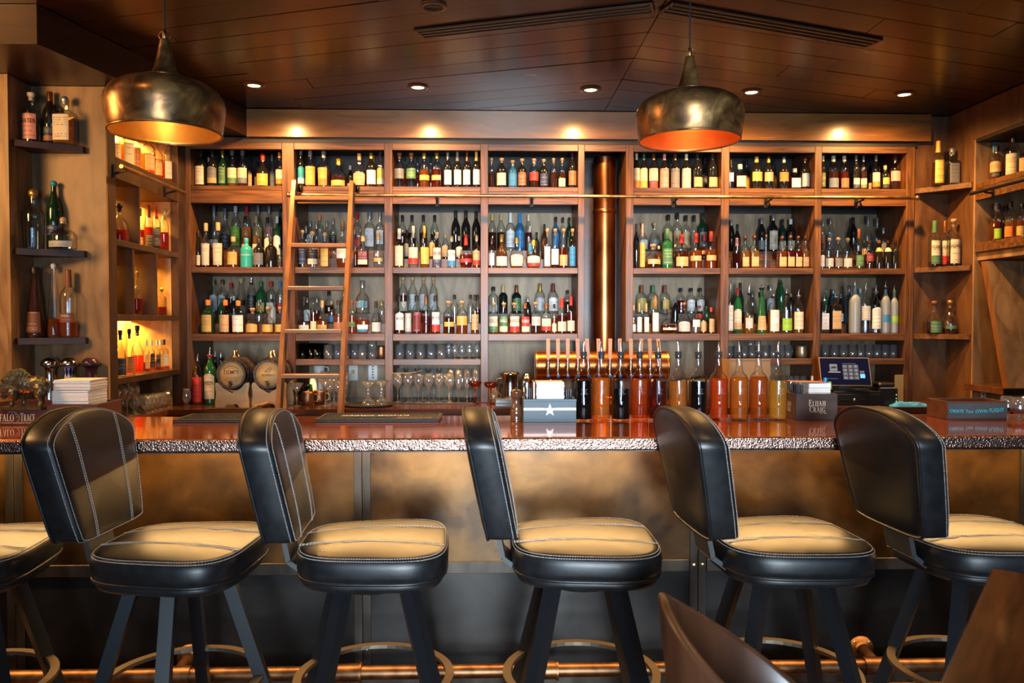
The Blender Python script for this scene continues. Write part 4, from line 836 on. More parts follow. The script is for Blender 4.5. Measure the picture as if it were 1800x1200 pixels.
# ---- lit case
lg = 'whiskeys in the amber lit case'
def case_b(px_, ty, wd, back, z0, sh, liq, lab, capc, label):
    X = CASEX - back; p_ = atX(px_, ty, X); h = min(max(.12, p_.z - z0), .285); r = min(wd * p_.y / FPX / 2, .055)
    y = min(max(p_.y, ya + r + .004), yb - r - .004)
    cell = [ya, yb]
    for dq, dz0, dz1 in ((247.5, 1.95, 2.279), (236, 1.54, 1.914), (276.5, 1.54, 1.914)):
        yd = yc(dq, 480)
        if dz0 - .01 < z0 < dz1:
            if abs(y - yd) < r + .014: y = yd + (r + .015) * (1 if px_ > dq else -1)
            if y > yd: cell[0] = max(cell[0], yd + .012)
            else: cell[1] = min(cell[1], yd - .012)
    return bottle((X, y, z0 + .0006), r, h, sh, liq, lab, capc, label, lg, rz=R(48) if SH[sh].get('sq') else R(40), xr=(CB, CASEX - .001), yr=cell)
z = 2.396
case_b(203, 215, 17, .13, z, 'W', 'a', 'crd', 'bk', 'amber bottle, cream label, at the near end of the top lit shelf')
case_b(221, 220, 21, .10, z, 'Q', 'a', 'crt', 'bk', 'square amber bottle with tall cream label on the top lit shelf')
case_b(238, 224, 16, .12, z, 'W', 'o', 'hzt', 'bk', 'orange bottle with brown label, middle of the top lit shelf')
case_b(260, 226, 23, .10, z, 'W', 'a', 'tno', 'tnk', 'amber bottle with round dark medallion label on the top lit shelf')
case_b(283, 232, 20, .10, z, 'W', 'o', 'tno', 'tnk', 'orange bottle with round medallion label near the far end, top lit shelf')
case_b(295, 238, 13, .07, z, 'W', 'a', 'lgd', 'tnk', 'amber bottle with grey label, last on the top lit shelf')
z = 1.95
case_b(205, 372, 14, .12, z, 'W', 'r', '-', 'bk', 'red-amber bottle cut off by the stile, second lit shelf')
case_b(219, 363, 30, .10, z, 'S', 'r8', '-', 'bkk', 'squat red-amber decanter alone in the second lit compartment')
case_b(258, 342, 12, .22, z, 'V', 'r', 'brl', 'bk', 'slim bottle with black cap behind the four on the second lit shelf')
case_b(261, 347, 14, .12, z, 'V', 'r', 'bkl', 'mrl', 'red-amber long-necked bottle with maroon foil on the second lit shelf')
case_b(267, 356, 10, .20, z, 'V', 'o', 'ord', 'bk', 'orange bottle squeezed behind the foil topped bottles, second lit shelf')
case_b(274, 352, 15, .10, z, 'V', 'm', 'bkd', 'rdl', 'dark maroon bottle with red foil on the second lit shelf')
case_b(288, 356, 15, .08, z, 'V', 'r8', '-', 'tnl', 'red-amber bottle with tan cap at the end of the second lit shelf')
z = 1.54
case_b(205, 492, 20, .14, z, 'S', 'r', '-', 'goo', 'ribbed round decanter of red spirit in the first small lit cell')
case_b(245, 476, 17, .10, z, 'O', 'r8', '-', 'goo', 'pear shaped crystal decanter with bright stopper in the middle lit cell')
case_b(285, 505, 13, .10, z, 'Q', 'r5', '-', 'goo', 'small square decanter half full of red spirit, last lit cell')
z = 1.19
case_b(211, 580, 19, .08, z, 'S', 'z', 'nvt', 'bkk', 'navy labelled squat bottle at the near end of the lowest lit shelf')
case_b(227, 578, 17, .09, z, 'S', 'o', 'hzt', 'bkk', 'orange labelled squat bottle second along the lowest lit shelf')
case_b(242, 572, 20, .12, z, 'S', 'o', '-', 'bkk', 'tall decanter of bright orange spirit on the lowest lit shelf')
for q, c, l_, k_, wd_, cp_, lb_ in ((256, 'tnd', 'r5', 598, 9, 'sv', 'slim bottle, tan label, first of four small silver topped bottles'), (266, 'bkd', 'a5', 598, 9, 'sv', 'slim amber bottle, black label, second of four small silver topped bottles'),
        (276, 'bkd', 'r5', 598, 9, 'sv', 'slim red bottle, black label, third of four small silver topped bottles'), (284, 'tnd', 'a5', 598, 9, 'sv', 'slim amber bottle, tan label, last of four small silver topped bottles'),
        (298, 'lgd', 'o3', 596, 13, 'bk', 'clear bottle nearly empty, grey label, last on lowest lit shelf')):
    case_b(q, k_, wd_, .09, z, 'Q', l_, c, cp_, lb_)
# ---- corner shelves
plain_bottle(1649.5, 248, 21, 5.335, 2.416, 'W', 'd', 'yet', 'yel', 'bottle with wide yellow label and long yellow spout on top corner shelf', rg)
plain_bottle(1674.5, 261, 22, 5.33, 2.416, 'Q', 'k', 'gyt', 'sv', 'dark square bottle with pewter label on top corner shelf', rg)
plain_bottle(1643, 388, 20, 5.35, 1.872, 'W', 'd2', 'crt+gn', 'gnl', 'clear bottle, cream label edged green, first of three alike on corner shelf', rg, 'PEPPER')
plain_bottle(1661.5, 388, 19, 5.385, 1.872, 'W', 'd3', 'crt+rd', 'hzl', 'clear bottle, cream label edged red, between two alike on corner shelf', rg, 'PEPPER')
plain_bottle(1681, 385, 22, 5.30, 1.872, 'W', 'd2', 'crt', 'tnk', 'clear bottle, plain cream label, last of three alike on corner shelf', rg, 'PEPPER')
plain_bottle(1645.5, 529, 26, 5.35, 1.416, 'S', 'm', 'gnt', 'brk', 'dark round shouldered bottle with green sash label on lowest corner shelf', rg)
plain_bottle(1673, 528, 24, 5.33, 1.416, 'S', 'd4', 'gnb', 'gok', 'clear shouldered bottle with gold stopper on lowest corner shelf', rg)
# ---- side case
sg = 'bottles in the side case'
def side_b(px_, ty, wd, back, z0, sh, liq, lab, capc, label):
    X = RX + back; p_ = atX(px_, ty, X); h = min(max(.14, p_.z - z0), .262); r = min(wd * p_.y / FPX / 2 * .95, .05)
    return bottle((X, min(p_.y, yb2 - .024 - r), z0 + .0006), r, h, sh, liq, lab, capc, label, sg, rz=R(-50), xr=(RX + .032, xbk), yr=(4.0, yb2 - .0225))
side_b(1735, 254, 19, .10, 2.40, 'W', 'o', '-', 'bll', 'orange bottle with blue foil at the inner end, upper side shelf')
side_b(1752, 257, 22, .07, 2.40, 'W', 'a', 'tnd+bk', 'bk', 'amber bottle with tan and black label on the upper side shelf')
side_b(1764, 262, 12, .20, 2.40, 'W', 'r', '-', 'bk', 'red-amber bottle tucked behind the labelled ones, upper side shelf')
side_b(1782, 228, 25, .09, 2.40, 'V', 'c', 'crt', 'bk', 'tall clear bottle with cream label on the upper side shelf')
side_b(1804, 258, 24, .07, 2.40, 'W', 'a', 'tnt', 'bk', 'amber bottle cut by the frame edge, upper side shelf')
side_b(1729, 362, 16, .12, 2.012, 'Q', 'a', '-', 'lg', 'slim square amber bottle at the inner end, lower side shelf')
side_b(1741, 366, 12, .20, 2.012, 'W', 'm', 'bkd', 'bk', 'dark bottle with black label, second along the lower side shelf')
side_b(1756, 358, 14, .08, 2.012, 'W', 'r', 'lml', 'bk', 'red-amber bottle with lime label on the lower side shelf')
side_b(1767, 362, 10, .18, 2.012, 'V', 'r', '-', 'bk', 'unlabelled red bottle behind the lime labelled one, lower side shelf')
side_b(1777, 354, 19, .08, 2.012, 'W', 'y', 'orl', 'bk', 'pale bottle with orange-red label on the lower side shelf')
side_b(1797, 358, 17, .08, 2.012, 'W', 'a', 'yel', 'bk', 'amber bottle with pale yellow label at the edge, lower side shelf')
# ------------------------------------------------------------------ the bar
BX0, BX1 = -4.2, 3.9; EY = 2.94; BACKY = 3.64; BZ = 1.07; PY = 3.25
bar = thing('bar_counter', 'long bar with glossy copper top, hammered edge and patina steel front panels', 'bar', (0, 0, 0))
MB().bbox(BX0, BX1, EY + .006, BACKY, BZ - .014, BZ, .004).build('bar_top', bartop_m, bar)
MB().bbox(BX0, BX1, EY, EY + .022, BZ - .048, BZ - .0025, .004).build('hammered_edge', hammered, bar)
MB().box(BX0, BX1, EY + .002, EY + .021, BZ - .053, BZ - .0485).build('edge_bead', strap_m, bar)
MB().box(BX0, BX1, BACKY + .001, BACKY + .10, BZ - .05, BZ - .012).build('drip_rail', steel, bar)
MB().box(BX0, BX1, EY + .05, BACKY, BZ - .03, BZ - .0145).build('top_deck', darkface, bar)
MB().box(BX0, BX1, 3.149, 3.161, BZ - .034, BZ - .0305).build('led_strip', led_m, bar)
MB().box(BX0, BX1, PY + .012, BACKY - .05, 0.0, BZ - .031).build('bar_carcass', darkface, bar)
SEAMS = [atY(q, 900, PY).x for q in (-600, 26, 637, 1227, 1806, 2400)]
for a, b_ in zip(SEAMS, SEAMS[1:]):
    MB().bbox(a + .002, b_ - .002, PY, PY + .011, .515, BZ - .031, .002).build('front_panel', panel_m, bar)
    MB().bbox(a + .002, b_ - .002, PY + .002, PY + .011, .085, .512, .002).build('lower_panel', panel_low_m, bar)
    MB().bbox(a + .036, b_ - .036, PY - .006, PY - .0005, .468, .517, .0015).build('cross_strap', strap_m, bar)
for x in SEAMS[1:-1]:
    for d_ in (-.0175, .0175):
        MB().bbox(x + d_ - .0165, x + d_ + .0165, PY - .006, PY - .0005, .09, BZ - .032, .0015).build('upright_strap', strap_m, bar)
        for z in (BZ - .055, .495, .16):
            MB().lathe([(.0075, 0), (.0070, .003), (.004, .0055), (0, .0062)], 10, (x + d_, PY - .006, z), axis='y').build('rivet', steel, bar)
MB().bbox(BX0, BX1, PY - .02, PY - .001, .0, .082, .003).build('kick_board', strap_m, bar)
hk = thing('purse_hook', 'small brass hook screwed under the bar edge', 'hook', (atY(1003, 798, 2.975).x, 2.985, BZ - .031))
MB().box(-.010, .010, -.014, .014, -.004, 0).build('hook_plate', brass, hk)
MB().tube([(0, 0, -.004), (0, 0, -.020), (.002, -.010, -.026), (.004, -.018, -.020)], .003, 8).build('hook_bend', brass, hk)
# copper foot rail with pipe flanges
fr_ = thing('foot_rail', 'old copper pipe foot rail held by round flanges along the bar base', 'rail', (0, 0, 0)); FZ, FYr = .125, 3.105
MB().tube([(BX0, FYr, FZ), (BX1, FYr, FZ)], .027, 16).build('rail_pipe', foot_copper, fr_)
for q in (335, 1512, 2150):
    x = atY(q, 1160, PY).x
    MB().lathe([(.052, 0), (.052, .010), (.030, .014), (.028, .03)], 24, (x, PY, FZ + .012), axis='y').build('wall_flange', foot_copper, fr_)
    MB().tube([(x, PY - .02, FZ + .012), (x, FYr, FZ + .002)], .023, 14).build('arm', foot_copper, fr_)
    MB().tube([(x - .055, FYr, FZ), (x + .055, FYr, FZ)], .034, 16).build('tee', foot_copper, fr_)
    for k in range(4):
        a = R(45 + 90 * k); MB().lathe([(.005, 0), (.004, .003), (0, .004)], 8, (x + .041 * math.cos(a), PY - .010, FZ + .012 + .041 * math.sin(a)), axis='y').build('screw', steel, fr_)
for q in (610, 955):
    x = atY(q, 1180, FYr).x; MB().tube([(x - .05, FYr, FZ), (x + .05, FYr, FZ)], .034, 16).build('coupling', foot_copper, fr_)
    MB().tube([(x + .05, FYr, FZ), (x + .058, FYr, FZ)], .039, 16).build('coupling', foot_copper, fr_)

# ------------------------------------------------------------------ bar stools
def sup(q, rx, ry, n):
    e = 2.0 / n; c, d = math.cos(q), math.sin(q); return (rx * math.copysign(abs(c) ** e, c), ry * math.copysign(abs(d) ** e, d))
def ringloft(mb, rings, n, smooth=True, cap0=True, cap1=True):
    vs = [p for r_ in rings for p in r_]; fs = []
    for i in range(len(rings) - 1):
        for k in range(n): l = (k + 1) % n; fs.append((i * n + k, i * n + l, (i + 1) * n + l, (i + 1) * n + k))
    mb.add(vs, fs, smooth)
    if cap0: mb.add(rings[0][::-1], [tuple(range(n))])
    if cap1: mb.add(rings[-1], [tuple(range(n))])
    return mb
def dashes(mb, pts, r=.0009, on=.0055, off=.0025):
    pts = [Vector(p) for p in pts]
    for a, b_ in zip(pts, pts[1:]):
        L_ = (b_ - a).length
        if L_ < 1e-5: continue
        d = (b_ - a) / L_; t = 0
        while t < L_: e = min(t + on, L_); mb.bar(a + d * t, a + d * e, r * 2, r * 2); t += on + off
    return mb
SEATZ = .775
def seat_pt(q, f, z, dz=0):   # plan of the seat: rounded square, a little narrower at the back
    x, y = sup(q, .245 * f, .25 * f, 3.6); return (x + .005, y * (1 + .10 * x / .245) , z + dz)
def crown(x, y): return .020 * (1 - min(1, (x / .25) ** 2)) * (1 - min(1, (y / .26) ** 2)) - .004 * math.exp(-((abs(y) - .085) / .012) ** 2)
def make_stool():
    t = thing('bar_stool', 'black leather bar stool', 'stool', (0, 0, 0)); n = 56; Q = [2 * math.pi * k / n for k in range(n)]
    # cushion: flat boxed side, piped top edge, crowned top
    rings = [[seat_pt(q, f, z) for q in Q] for f, z in ((.93, .690), (.985, .697), (1.0, .715), (1.005, .740), (.995, .758), (.965, .770))]
    for f in (.90, .78, .6, .4, .2, .03):
        rings.append([(lambda p: (p[0], p[1], .772 + crown(p[0], p[1]) * (1 if f < .9 else .6)))(seat_pt(q, f, 0)) for q in Q])
    ringloft(MB(), rings, n).build('seat_cushion', leather, t)
    rings = [[seat_pt(q, f, z) for q in Q] for f, z in ((.62, .655), (.84, .657), (.93, .664), (.955, .676), (.945, .689))]
    ringloft(MB(), rings, n).build('seat_base', leather, t)
    mb = MB(); mb.tube([seat_pt(q, .975, .6935) for q in Q], .006, 8, True); mb.build('seat_piping', leather, t)
    st = MB()
    for f, z in ((.985, .7655), (.965, .7725)): dashes(st, [seat_pt(q, f, z) for q in Q] + [seat_pt(0, f, z)])
    for s_ in (-1, 1):
        for dy in ((-.004, .004) if s_ < 0 else (-.004, .004)):
            pts = []
            for k in range(41):
                x = -.232 + .468 * k / 40; y = s_ * .090 + dy + s_ * .018 * (x / .25); pts.append((x, y, .7748 + crown(x, y) * (1 if abs(x) < .2 else .7)))
            dashes(st, pts)
    stuff(st.build('seat_stitching', stitch_m, t))
    # swivel plate, four legs, ring
    MB().lathe([(.10, .615), (.12, .62), (.12, .654)], 24).build('swivel_plate', leg_metal, t)
    lt, lb = .105, .245
    for sx in (-1, 1):
        for sy in (-1, 1):
            MB().bar((sx * lb, sy * lb, .004), (sx * lt, sy * lt, .64), .042, .042, (sx, sy, 0)).build('leg', leg_metal, t)
    mb = MB(); nn = 48; ro, ri, z0, z1 = .268, .240, .298, .311
    for pr in ((ro, z0), (ro, z1), (ri, z1), (ri, z0)): pass
    vs = [(r_ * math.cos(2 * math.pi * k / nn), r_ * math.sin(2 * math.pi * k / nn), z) for r_, z in ((ro, z0), (ro, z1), (ri, z1), (ri, z0)) for k in range(nn)]
    mb.add(vs, [(j * nn + k, j * nn + (k + 1) % nn, ((j + 1) % 4) * nn + (k + 1) % nn, ((j + 1) % 4) * nn + k) for j in range(4) for k in range(nn)])
    mb.build('foot_ring', ring_metal, t)
    # backrest: padded slab, leaning back, wider at the shoulders, arched top
    H0, H1 = .805, 1.208; lean = .20
    def outline(u):           # u in 0..1 around: returns y, z on the edge
        P = [(-.165, H0 + .004), (0, H0), (.165, H0 + .004), (.196, H0 + .035), (.222, H0 + .17), (.240, H0 + .28), (.243, H0 + .315), (.225, H0 + .342), (.17, H0 + .374), (.085, H0 + .398), (0, H1), (-.085, H0 + .398), (-.17, H0 + .374), (-.225, H0 + .342), (-.243, H0 + .315), (-.240, H0 + .28), (-.222, H0 + .17), (-.196, H0 + .035)]
        m = len(P); f = u * m; i = int(f) % m; g = f - int(f)
        p0, p1, p2, p3 = P[i - 1], P[i], P[(i + 1) % m], P[(i + 2) % m]
        cr = lambda a, b_, c, d: .5 * (2 * b_ + (c - a) * g + (2 * a - 5 * b_ + 4 * c - d) * g * g + (3 * b_ - a - 3 * c + d) * g ** 3)
        return cr(p0[0], p1[0], p2[0], p3[0]), cr(p0[1], p1[1], p2[1], p3[1])
    m = 72; cz = H0 + .19
    def bp(u, f, dx):
        y, z = outline(u); y *= f; z = cz + (z - cz) * f
        return (-.275 - (z - H0) * lean + dx + .12 * y * y, y, z)
    U = [k / m for k in range(m)]; T = .098
    fr_r = [[bp(u, f, T / 2 + b_ ) for u in U] for f, b_ in ((.03, .014), (.3, .013), (.6, .010), (.82, .006), (.94, .002), (.985, -.004))]
    sd = [[bp(u, f, dx) for u in U] for f, dx in ((1.0, T / 2 - .012), (1.005, 0), (1.0, -T / 2 + .010))]
    bk = [[bp(u, f, -T / 2 - b_) for u in U] for f, b_ in ((.985, -.003), (.95, .001), (.8, .005), (.5, .008), (.03, .009))]
    ringloft(MB(), fr_r + sd + bk[:1], m).build('backrest', leather, t)
    ringloft(MB(), [[bp(u, .985, -T / 2 + .003) for u in U]] + bk, m).build('back_panel', leather, t)
    MB().tube([bp(u, 1.0, -T / 2 + .004) for u in U], .0055, 8, True).build('back_piping', leather, t)
    st = MB()
    for f, dx in ((.97, T / 2 + .001), (1.002, T / 2 - .013)): dashes(st, [bp(u, f, dx) for u in U] + [bp(0, f, dx)])
    for s_ in (-1, 1):
        for dy in (-.0045, .0045):
            pts = []
            for k in range(46):
                z = H0 + .006 + k / 45 * (.372 - .006); y = s_ * (.105 + .025 * (z - H0) / .37) + dy
                ztop = H0 + .395 - .32 * y * y
                fz = min(1, max(0, 1 - abs((z - cz) / .2))) ; b_ = .012 * (1 - (abs(z - cz) / .2) ** 4 * .9) * (1 - (abs(y) / .25) ** 4)
                pts.append((-.275 - (z - H0) * lean + .12 * y * y + T / 2 + b_ * .97 + .0016, y, z))
            y = s_ * .130 + dy; zt = H0 + .379
            pts += [(-.275 - (zt - H0) * lean + .12 * y * y + dx_, y, zt + .0025) for dx_ in (T / 2 - .010, 0, -T / 2 + .012)]
            dashes(st, pts)
    stuff(st.build('back_stitching', stitch_m, t))
    # leather covered bracket that carries the backrest
    mb = MB()
    for a, b_ in (((-.13, 0, .675), (-.205, 0, .672)), ((-.205, 0, .672), (-.268, 0, .72)), ((-.268, 0, .72), (-.305, 0, .90))): mb.bar(a, b_, .15, .016, (0, 0, 1) if abs(a[2] - b_[2]) < .06 else (-1, 0, 0))
    mb.build('back_bracket', black_rub, t)
    return t
LBL = ['black leather stool cut by the frame edge, only seat and legs showing', 'black leather stool whose stitched backrest is lit gold, before the star-less bar end box',
       'black leather stool with narrow view of its lit backrest, seat before the rubber mat', 'black leather stool seen exactly side on, in front of the star box',
       'black leather stool showing its plain back, in front of the copper bottles', 'black leather stool showing its plain back, partly behind the wooden table corner']
LBL[1] = 'black leather stool with stitched backrest lit gold, nearest the bison statue'
stool = make_stool()
SP = [(-.07 * 900, 2.66, 6), (318, 2.67, -4), (657, 2.675, 3), (1022, 2.68, 0), (1374, 2.68, 4), (1712, 2.68, 5)]
for i, (q, Y, a) in enumerate(SP):
    loc = (atY(q, 930, Y).x, Y, 0)
    if i == 0: stool.location = loc; stool.rotation_euler = (0, 0, R(a)); stool['label'] = LBL[0]; stool['group'] = 'row of stools along the bar'
    else: s_ = dup(stool, loc, R(a), LBL[i])
    for c in kids(stool if i == 0 else s_):       # the swivel seats turn on their four-legged bases
        if c.name.split('.')[0] in ('leg', 'foot_ring'): c.rotation_euler = (0, 0, R((10, 52, 12, 0, 0, 0)[i] - a))

# ------------------------------------------------------------------ pendants
def pendant(px_, py_rim, Y, label, lining, tint, watts, diam, zr):
    p_ = atY(px_, 200, Y); t = thing('pendant_lamp', label, 'lamp', (p_.x, Y, zr), 0, 'two metal pendant lamps over the bar'); r = diam / 2
    out = [(r * .935, 0), (r * .955, .012), (r, .085), (r * 1.005, .105), (r * .985, .128), (r * .90, .155), (r * .74, .177), (r * .52, .193), (r * .40, .200)]
    inn = [(a - .004, z - .003) for a, z in out]; inn[0] = (out[0][0] - .004, 0)
    MB().lathe(out[::-1], 64, cap=False).build('shade', pendant_out, t)
    MB().lathe(inn[::-1] + [out[0]], 64, cap=False).build('shade_lining', lining, t)
    MB().tube([(r * .937 * math.cos(2 * math.pi * k / 64), r * .937 * math.sin(2 * math.pi * k / 64), 0) for k in range(64)], .004, 8, True).build('rim', pendant_out, t)
    MB().lathe([(r * .41, .199), (r * .34, .204), (r * .25, .215), (r * .19, .236), (r * .125, .292), (r * .085, .338), (r * .075, .346), (0, .348)], 40).build('spout_neck', pendant_out, t)
    MB().tube([(r * .40 * math.cos(2 * math.pi * k / 48), r * .40 * math.sin(2 * math.pi * k / 48), .2005) for k in range(48)], .0035, 8, True).build('seam', pendant_out, t)
    MB().lathe([(.006, .346), (.008, .356), (.008, .378), (.004, .382)], 12).build('ferrule', brass, t)
    MB().tube([(.022 * math.cos(R(a)), .004 * math.sin(R(a)), .361 + .018 * math.sin(R(a))) for a in range(0, 360, 20)], .0014, 6, True).build('loop_ring', brass, t)
    MB().tube([(0, 0, .376), (0, 0, CEIL - zr - .012)], .0035, 8).build('cable', black_pl, t)
    MB().lathe([(.004, CEIL - zr - .03), (.05, CEIL - zr - .02), (.055, CEIL - zr - .001)], 24).build('ceiling_rose', trimring, t)
    MB().lathe([(.014, .19), (.016, .165), (.012, .16)], 14).build('lamp_socket', brass, t)
    MB().lathe([(0, .095), (.018, .10), (.028, .118), (.024, .14), (.012, .16)], 16).build('bulb', bulb_m, t)
    point('pendant_bulb_light', (p_.x, Y, zr + .085), watts, tint, .028)
pendant(291, 215, 3.02, 'brass patina dome pendant with glowing gold lining near the bar end', pendant_in_gold, (1.0, .62, .26), 1.7, .422, 2.200)
pendant(1212, 232, 3.30, 'brass patina dome pendant with orange copper lining above the infusion bottles', pendant_in_cop, (1.0, .55, .2), 1.5, .44, 2.250)
for i, (x, y) in enumerate(DOWN):
    o = thing('downlight', 'lit round recessed downlight, %s along the ceiling row' % ORD[i], 'light', (x, y, CEIL), 0, 'row of recessed ceiling downlights')
    MB().lathe([(.038, -.002), (.040, -.010), (.062, -.008), (.066, 0)], 28).build('trim_ring', trimring, o)
    MB().lathe([(0, -.004), (.037, -.004)], 28).build('lens', lamp_disc, o)
# slot air vents following the planks, and a ceiling speaker
def vent(p0, p1, lab):
    A = atZ(*p0, CEIL); B = atZ(*p1, CEIL); o = thing('slot_vent', lab, 'vent', (A.x, A.y, CEIL - .0035)); d = B - A; n_ = Vector((-d.y, d.x, 0)).normalized(); d2 = d.normalized() * .015
    for off, hw2, mt, nm in ((0, .052, black_iron, 'slot_body'),): MB().obox(d / 2 + n_ * off, d / 2, n_ * hw2, Vector((0, 0, .0025))).build(nm, black_pl, o)
    for off in (-.052, -.018, .018, .052): MB().obox(d / 2 + n_ * off + Vector((0, 0, -.003)), d / 2, n_ * .005, Vector((0, 0, .004))).build('vent_blade', trimring, o)
    for e in (Vector((0, 0, 0)), d): MB().obox(e + Vector((0, 0, -.003)), d.normalized() * .008, n_ * .058, Vector((0, 0, .004))).build('end_plate', trimring, o)
vent((738, 58), (1146, 12), 'long black slot air vent running up to the ceiling seam')
vent((1172, 11), (1535, 74), 'long black slot air vent running away from the seam toward the corner')
p_ = atZ(762, 10, CEIL); o = thing('ceiling_speaker', 'small round dark recessed fixture in the planks above the slot vent', 'speaker', (p_.x, p_.y, CEIL))
MB().lathe([(.042, -.003), (.045, -.009), (.060, -.008), (.064, 0)], 28).build('trim_ring', trimring, o); MB().lathe([(0, -.003), (.042, -.004)], 28).build('grille', black_iron, o)
# ------------------------------------------------------------------ on the bar: infusion bottles
TOPZ = BZ + .0006
def etched():
    m = bpy.data.materials.new('etched_white_print'); m.use_nodes = True; nt = m.node_tree; nt.nodes.clear(); N = nt.nodes.new; L = nt.links.new
    out = N('ShaderNodeOutputMaterial'); mx = N('ShaderNodeMixShader'); tr = N('ShaderNodeBsdfTransparent'); df = N('ShaderNodeBsdfDiffuse'); df.inputs[0].default_value = (.7, .7, .68, 1)
    mx.inputs[0].default_value = .32; L(tr.outputs[0], mx.inputs[1]); L(df.outputs[0], mx.inputs[2]); L(mx.outputs[0], out.inputs[0]); return m
etch = etched()
clear_bar = glass('heavy_bottle_glass', (.95, .96, .96), (.38, .40, .40), .05)
def real_liquid(name, c):
    m, nt, b = newmat(name); b.inputs['Base Color'].default_value = (*c, 1); b.inputs['Transmission Weight'].default_value = .72; b.inputs['Roughness'].default_value = .03; b.inputs['IOR'].default_value = 1.2; return m
INF = [(1025.5, 'black', (.012, .008, .007), 1.0, 'first of the row, touching the star box'), (1057, 'amber', (.85, .34, .05), 1.08, 'second, between a full black and a half black bottle'),
       (1091, 'black', (.016, .009, .008), .80, 'third, only two thirds full'), (1124, 'orange-red', (.80, .20, .03), 1.05, 'fourth, right after the part full black one'),
       (1156.5, 'dark red', (.22, .035, .018), .98, 'fifth, darkest red of the row'), (1192, 'pale amber', (.85, .42, .08), .98, 'sixth, behind the top of a stool back'),
       (1227, 'black', (.012, .008, .007), .98, 'seventh, standing alone between amber ones'), (1263, 'orange-red', (.82, .17, .025), 1.05, 'eighth, brightest orange of the row'),
       (1299, 'honey', (.75, .32, .045), 1.10, 'ninth, filled up to the neck'), (1333, 'brown-amber', (.62, .20, .025), 1.10, 'tenth, just before the last golden one'), (1367, 'golden', (.88, .56, .09), 1.0, 'last of the row, next to the engraved box')]
for i, (q, cn, c, lv, wh) in enumerate(INF):
    Y = 3.435 + (.023 if i % 2 else 0); x = atY(q, 700, Y).x; r, h = .0396, .283
    t = thing('infusion_bottle', '%s infusion in spouted bottle, %s' % (cn, wh), 'bottle', (x, Y, TOPZ), 0, 'spouted infusion bottles on the bar')
    p = SH['I']['p']
    link('glass', cached('inf_g', lambda: MB().lathe([(a * r, z * h) for a, z in p], 36).mesh('bottle_glass', clear_bar)), t)
    top = .60 * lv
    pr = [(.001, .009)] + [(.9 * r, .0095), (.955 * r, .016)] + [(max(.2, a - .045) * r, z * h) for a, z in p if .12 < z < top] + [((rad_at(p, top) - .045) * r, top * h), (.001, top * h)]
    MB().lathe(pr, 32).build('infusion', liquid('infusion_liquid_' + str(i), tuple(v ** .6 * .97 for v in c) if max(c) > .1 else c, tuple(min(.95, v * 1.1) for v in c), .22 if max(c) > .1 else .5), t)
    link('pourer_collar', cached('inf_c', lambda: MB().lathe([(.0125, .268), (.0125, .281), (.017, .283), (.017, .287), (.0125, .288), (.0125, .292), (.0155, .293), (.0155, .298), (.006, .301)], 16).mesh('pourer_collar', black_rub)), t)
    sp_ = link('spout', cached('inf_s', lambda: MB().tube([(0, 0, .298), (0, 0, .312), (.001, 0, .328), (.004, 0, .342)], [.0062, .0058, .0046, .0038], 10).mesh('spout', steel)), t); sp_.rotation_euler = (0, 0, i * 1.9)
    mb = MB(); zc = .118
    for k, (wd, dz) in enumerate(((.026, .018), (.018, .009), (.030, 0))):
        def P(u, v, wd=wd, dz=dz): qq = R(-90) + (u - .5) * wd / r; return ((r + .0006) * math.cos(qq), (r + .0006) * math.sin(qq), zc + dz + v * .0022)
        for s0 in range(0, 10, 2):
            mb.grid(lambda u, v, s0=s0, P=P: P((s0 + u * 1.3) / 10, v), 2, 1)
    stuff(link('etched_lines', cached('inf_e', lambda: mb.mesh('etched_lines', etch)), t))

# ------------------------------------------------------------------ boxes and caddies on the bar
def napkin_stack(t_or_none, name, label, loc, wx, wy, h, n, mat=paper, rz=0, group=None, jit=.0015):
    t = thing(name, label, 'napkins', loc, rz, group); th = h / n
    for i in range(n):
        a, b_ = random.uniform(-jit, jit), random.uniform(-jit, jit)
        MB().bbox(-wx / 2 + a, wx / 2 + a, -wy / 2 + b_, wy / 2 + b_, i * th + .0002, (i + 1) * th - .0005, min(.002, th * .3)).build('napkin', mat, t)
    return t
def open_box(name, label, cat, loc, W_, D_, H_, mat, th=.009, rz=0):
    t = thing(name, label, cat, loc, rz)
    MB().bbox(0, W_, 0, th, 0, H_, .001).build('front_board', mat, t); MB().bbox(0, W_, D_ - th, D_, 0, H_, .001).build('rear_board', mat, t)
    MB().bbox(0, th, th + .0004, D_ - th - .0004, 0, H_, .001).build('side_board', mat, t); MB().bbox(W_ - th, W_, th + .0004, D_ - th - .0004, 0, H_, .001).build('side_board', mat, t)
    MB().box(th, W_ - th, th, D_ - th, .001, .008).build('bottom_board', mat, t); return t
# star box
blue_paint = noisy('worn_blue_paint', (.028, .050, .066), (.048, .082, .102), (1, 1, 1), 9, 6, (.5, .62))
a, b_ = atY(920, 742, 3.395), atY(1013, 742, 3.395); W_ = b_.x - a.x; Hs = (742 - 702) * 3.4 / FPX
sb = open_box('star_box', 'slate blue wooden napkin box with a white star and stripe', 'box', (a.x, 3.395, TOPZ), W_, .15, Hs, blue_paint, .010)
MB().bbox(-.001, W_ + .001, -.0035, 0, Hs - .010, Hs + .001, .001).build('top_moulding', blue_paint, sb); MB().bbox(-.001, W_ + .001, -.0035, 0, 0, .010, .001).build('bottom_moulding', blue_paint, sb)
sr = .0285; cx, cz = W_ / 2 , Hs * .50 + .002; star = [(cx + (sr if k % 2 == 0 else sr * .40) * math.sin(k * math.pi / 5), cz + (sr if k % 2 == 0 else sr * .40) * math.cos(k * math.pi / 5)) for k in range(10)]
worn_white = noisy('worn_white_paint', (.55, .56, .56), (.74, .74, .72), (1, 1, 1), 18, 5, (.5, .6), lo=.25, hi=.45)
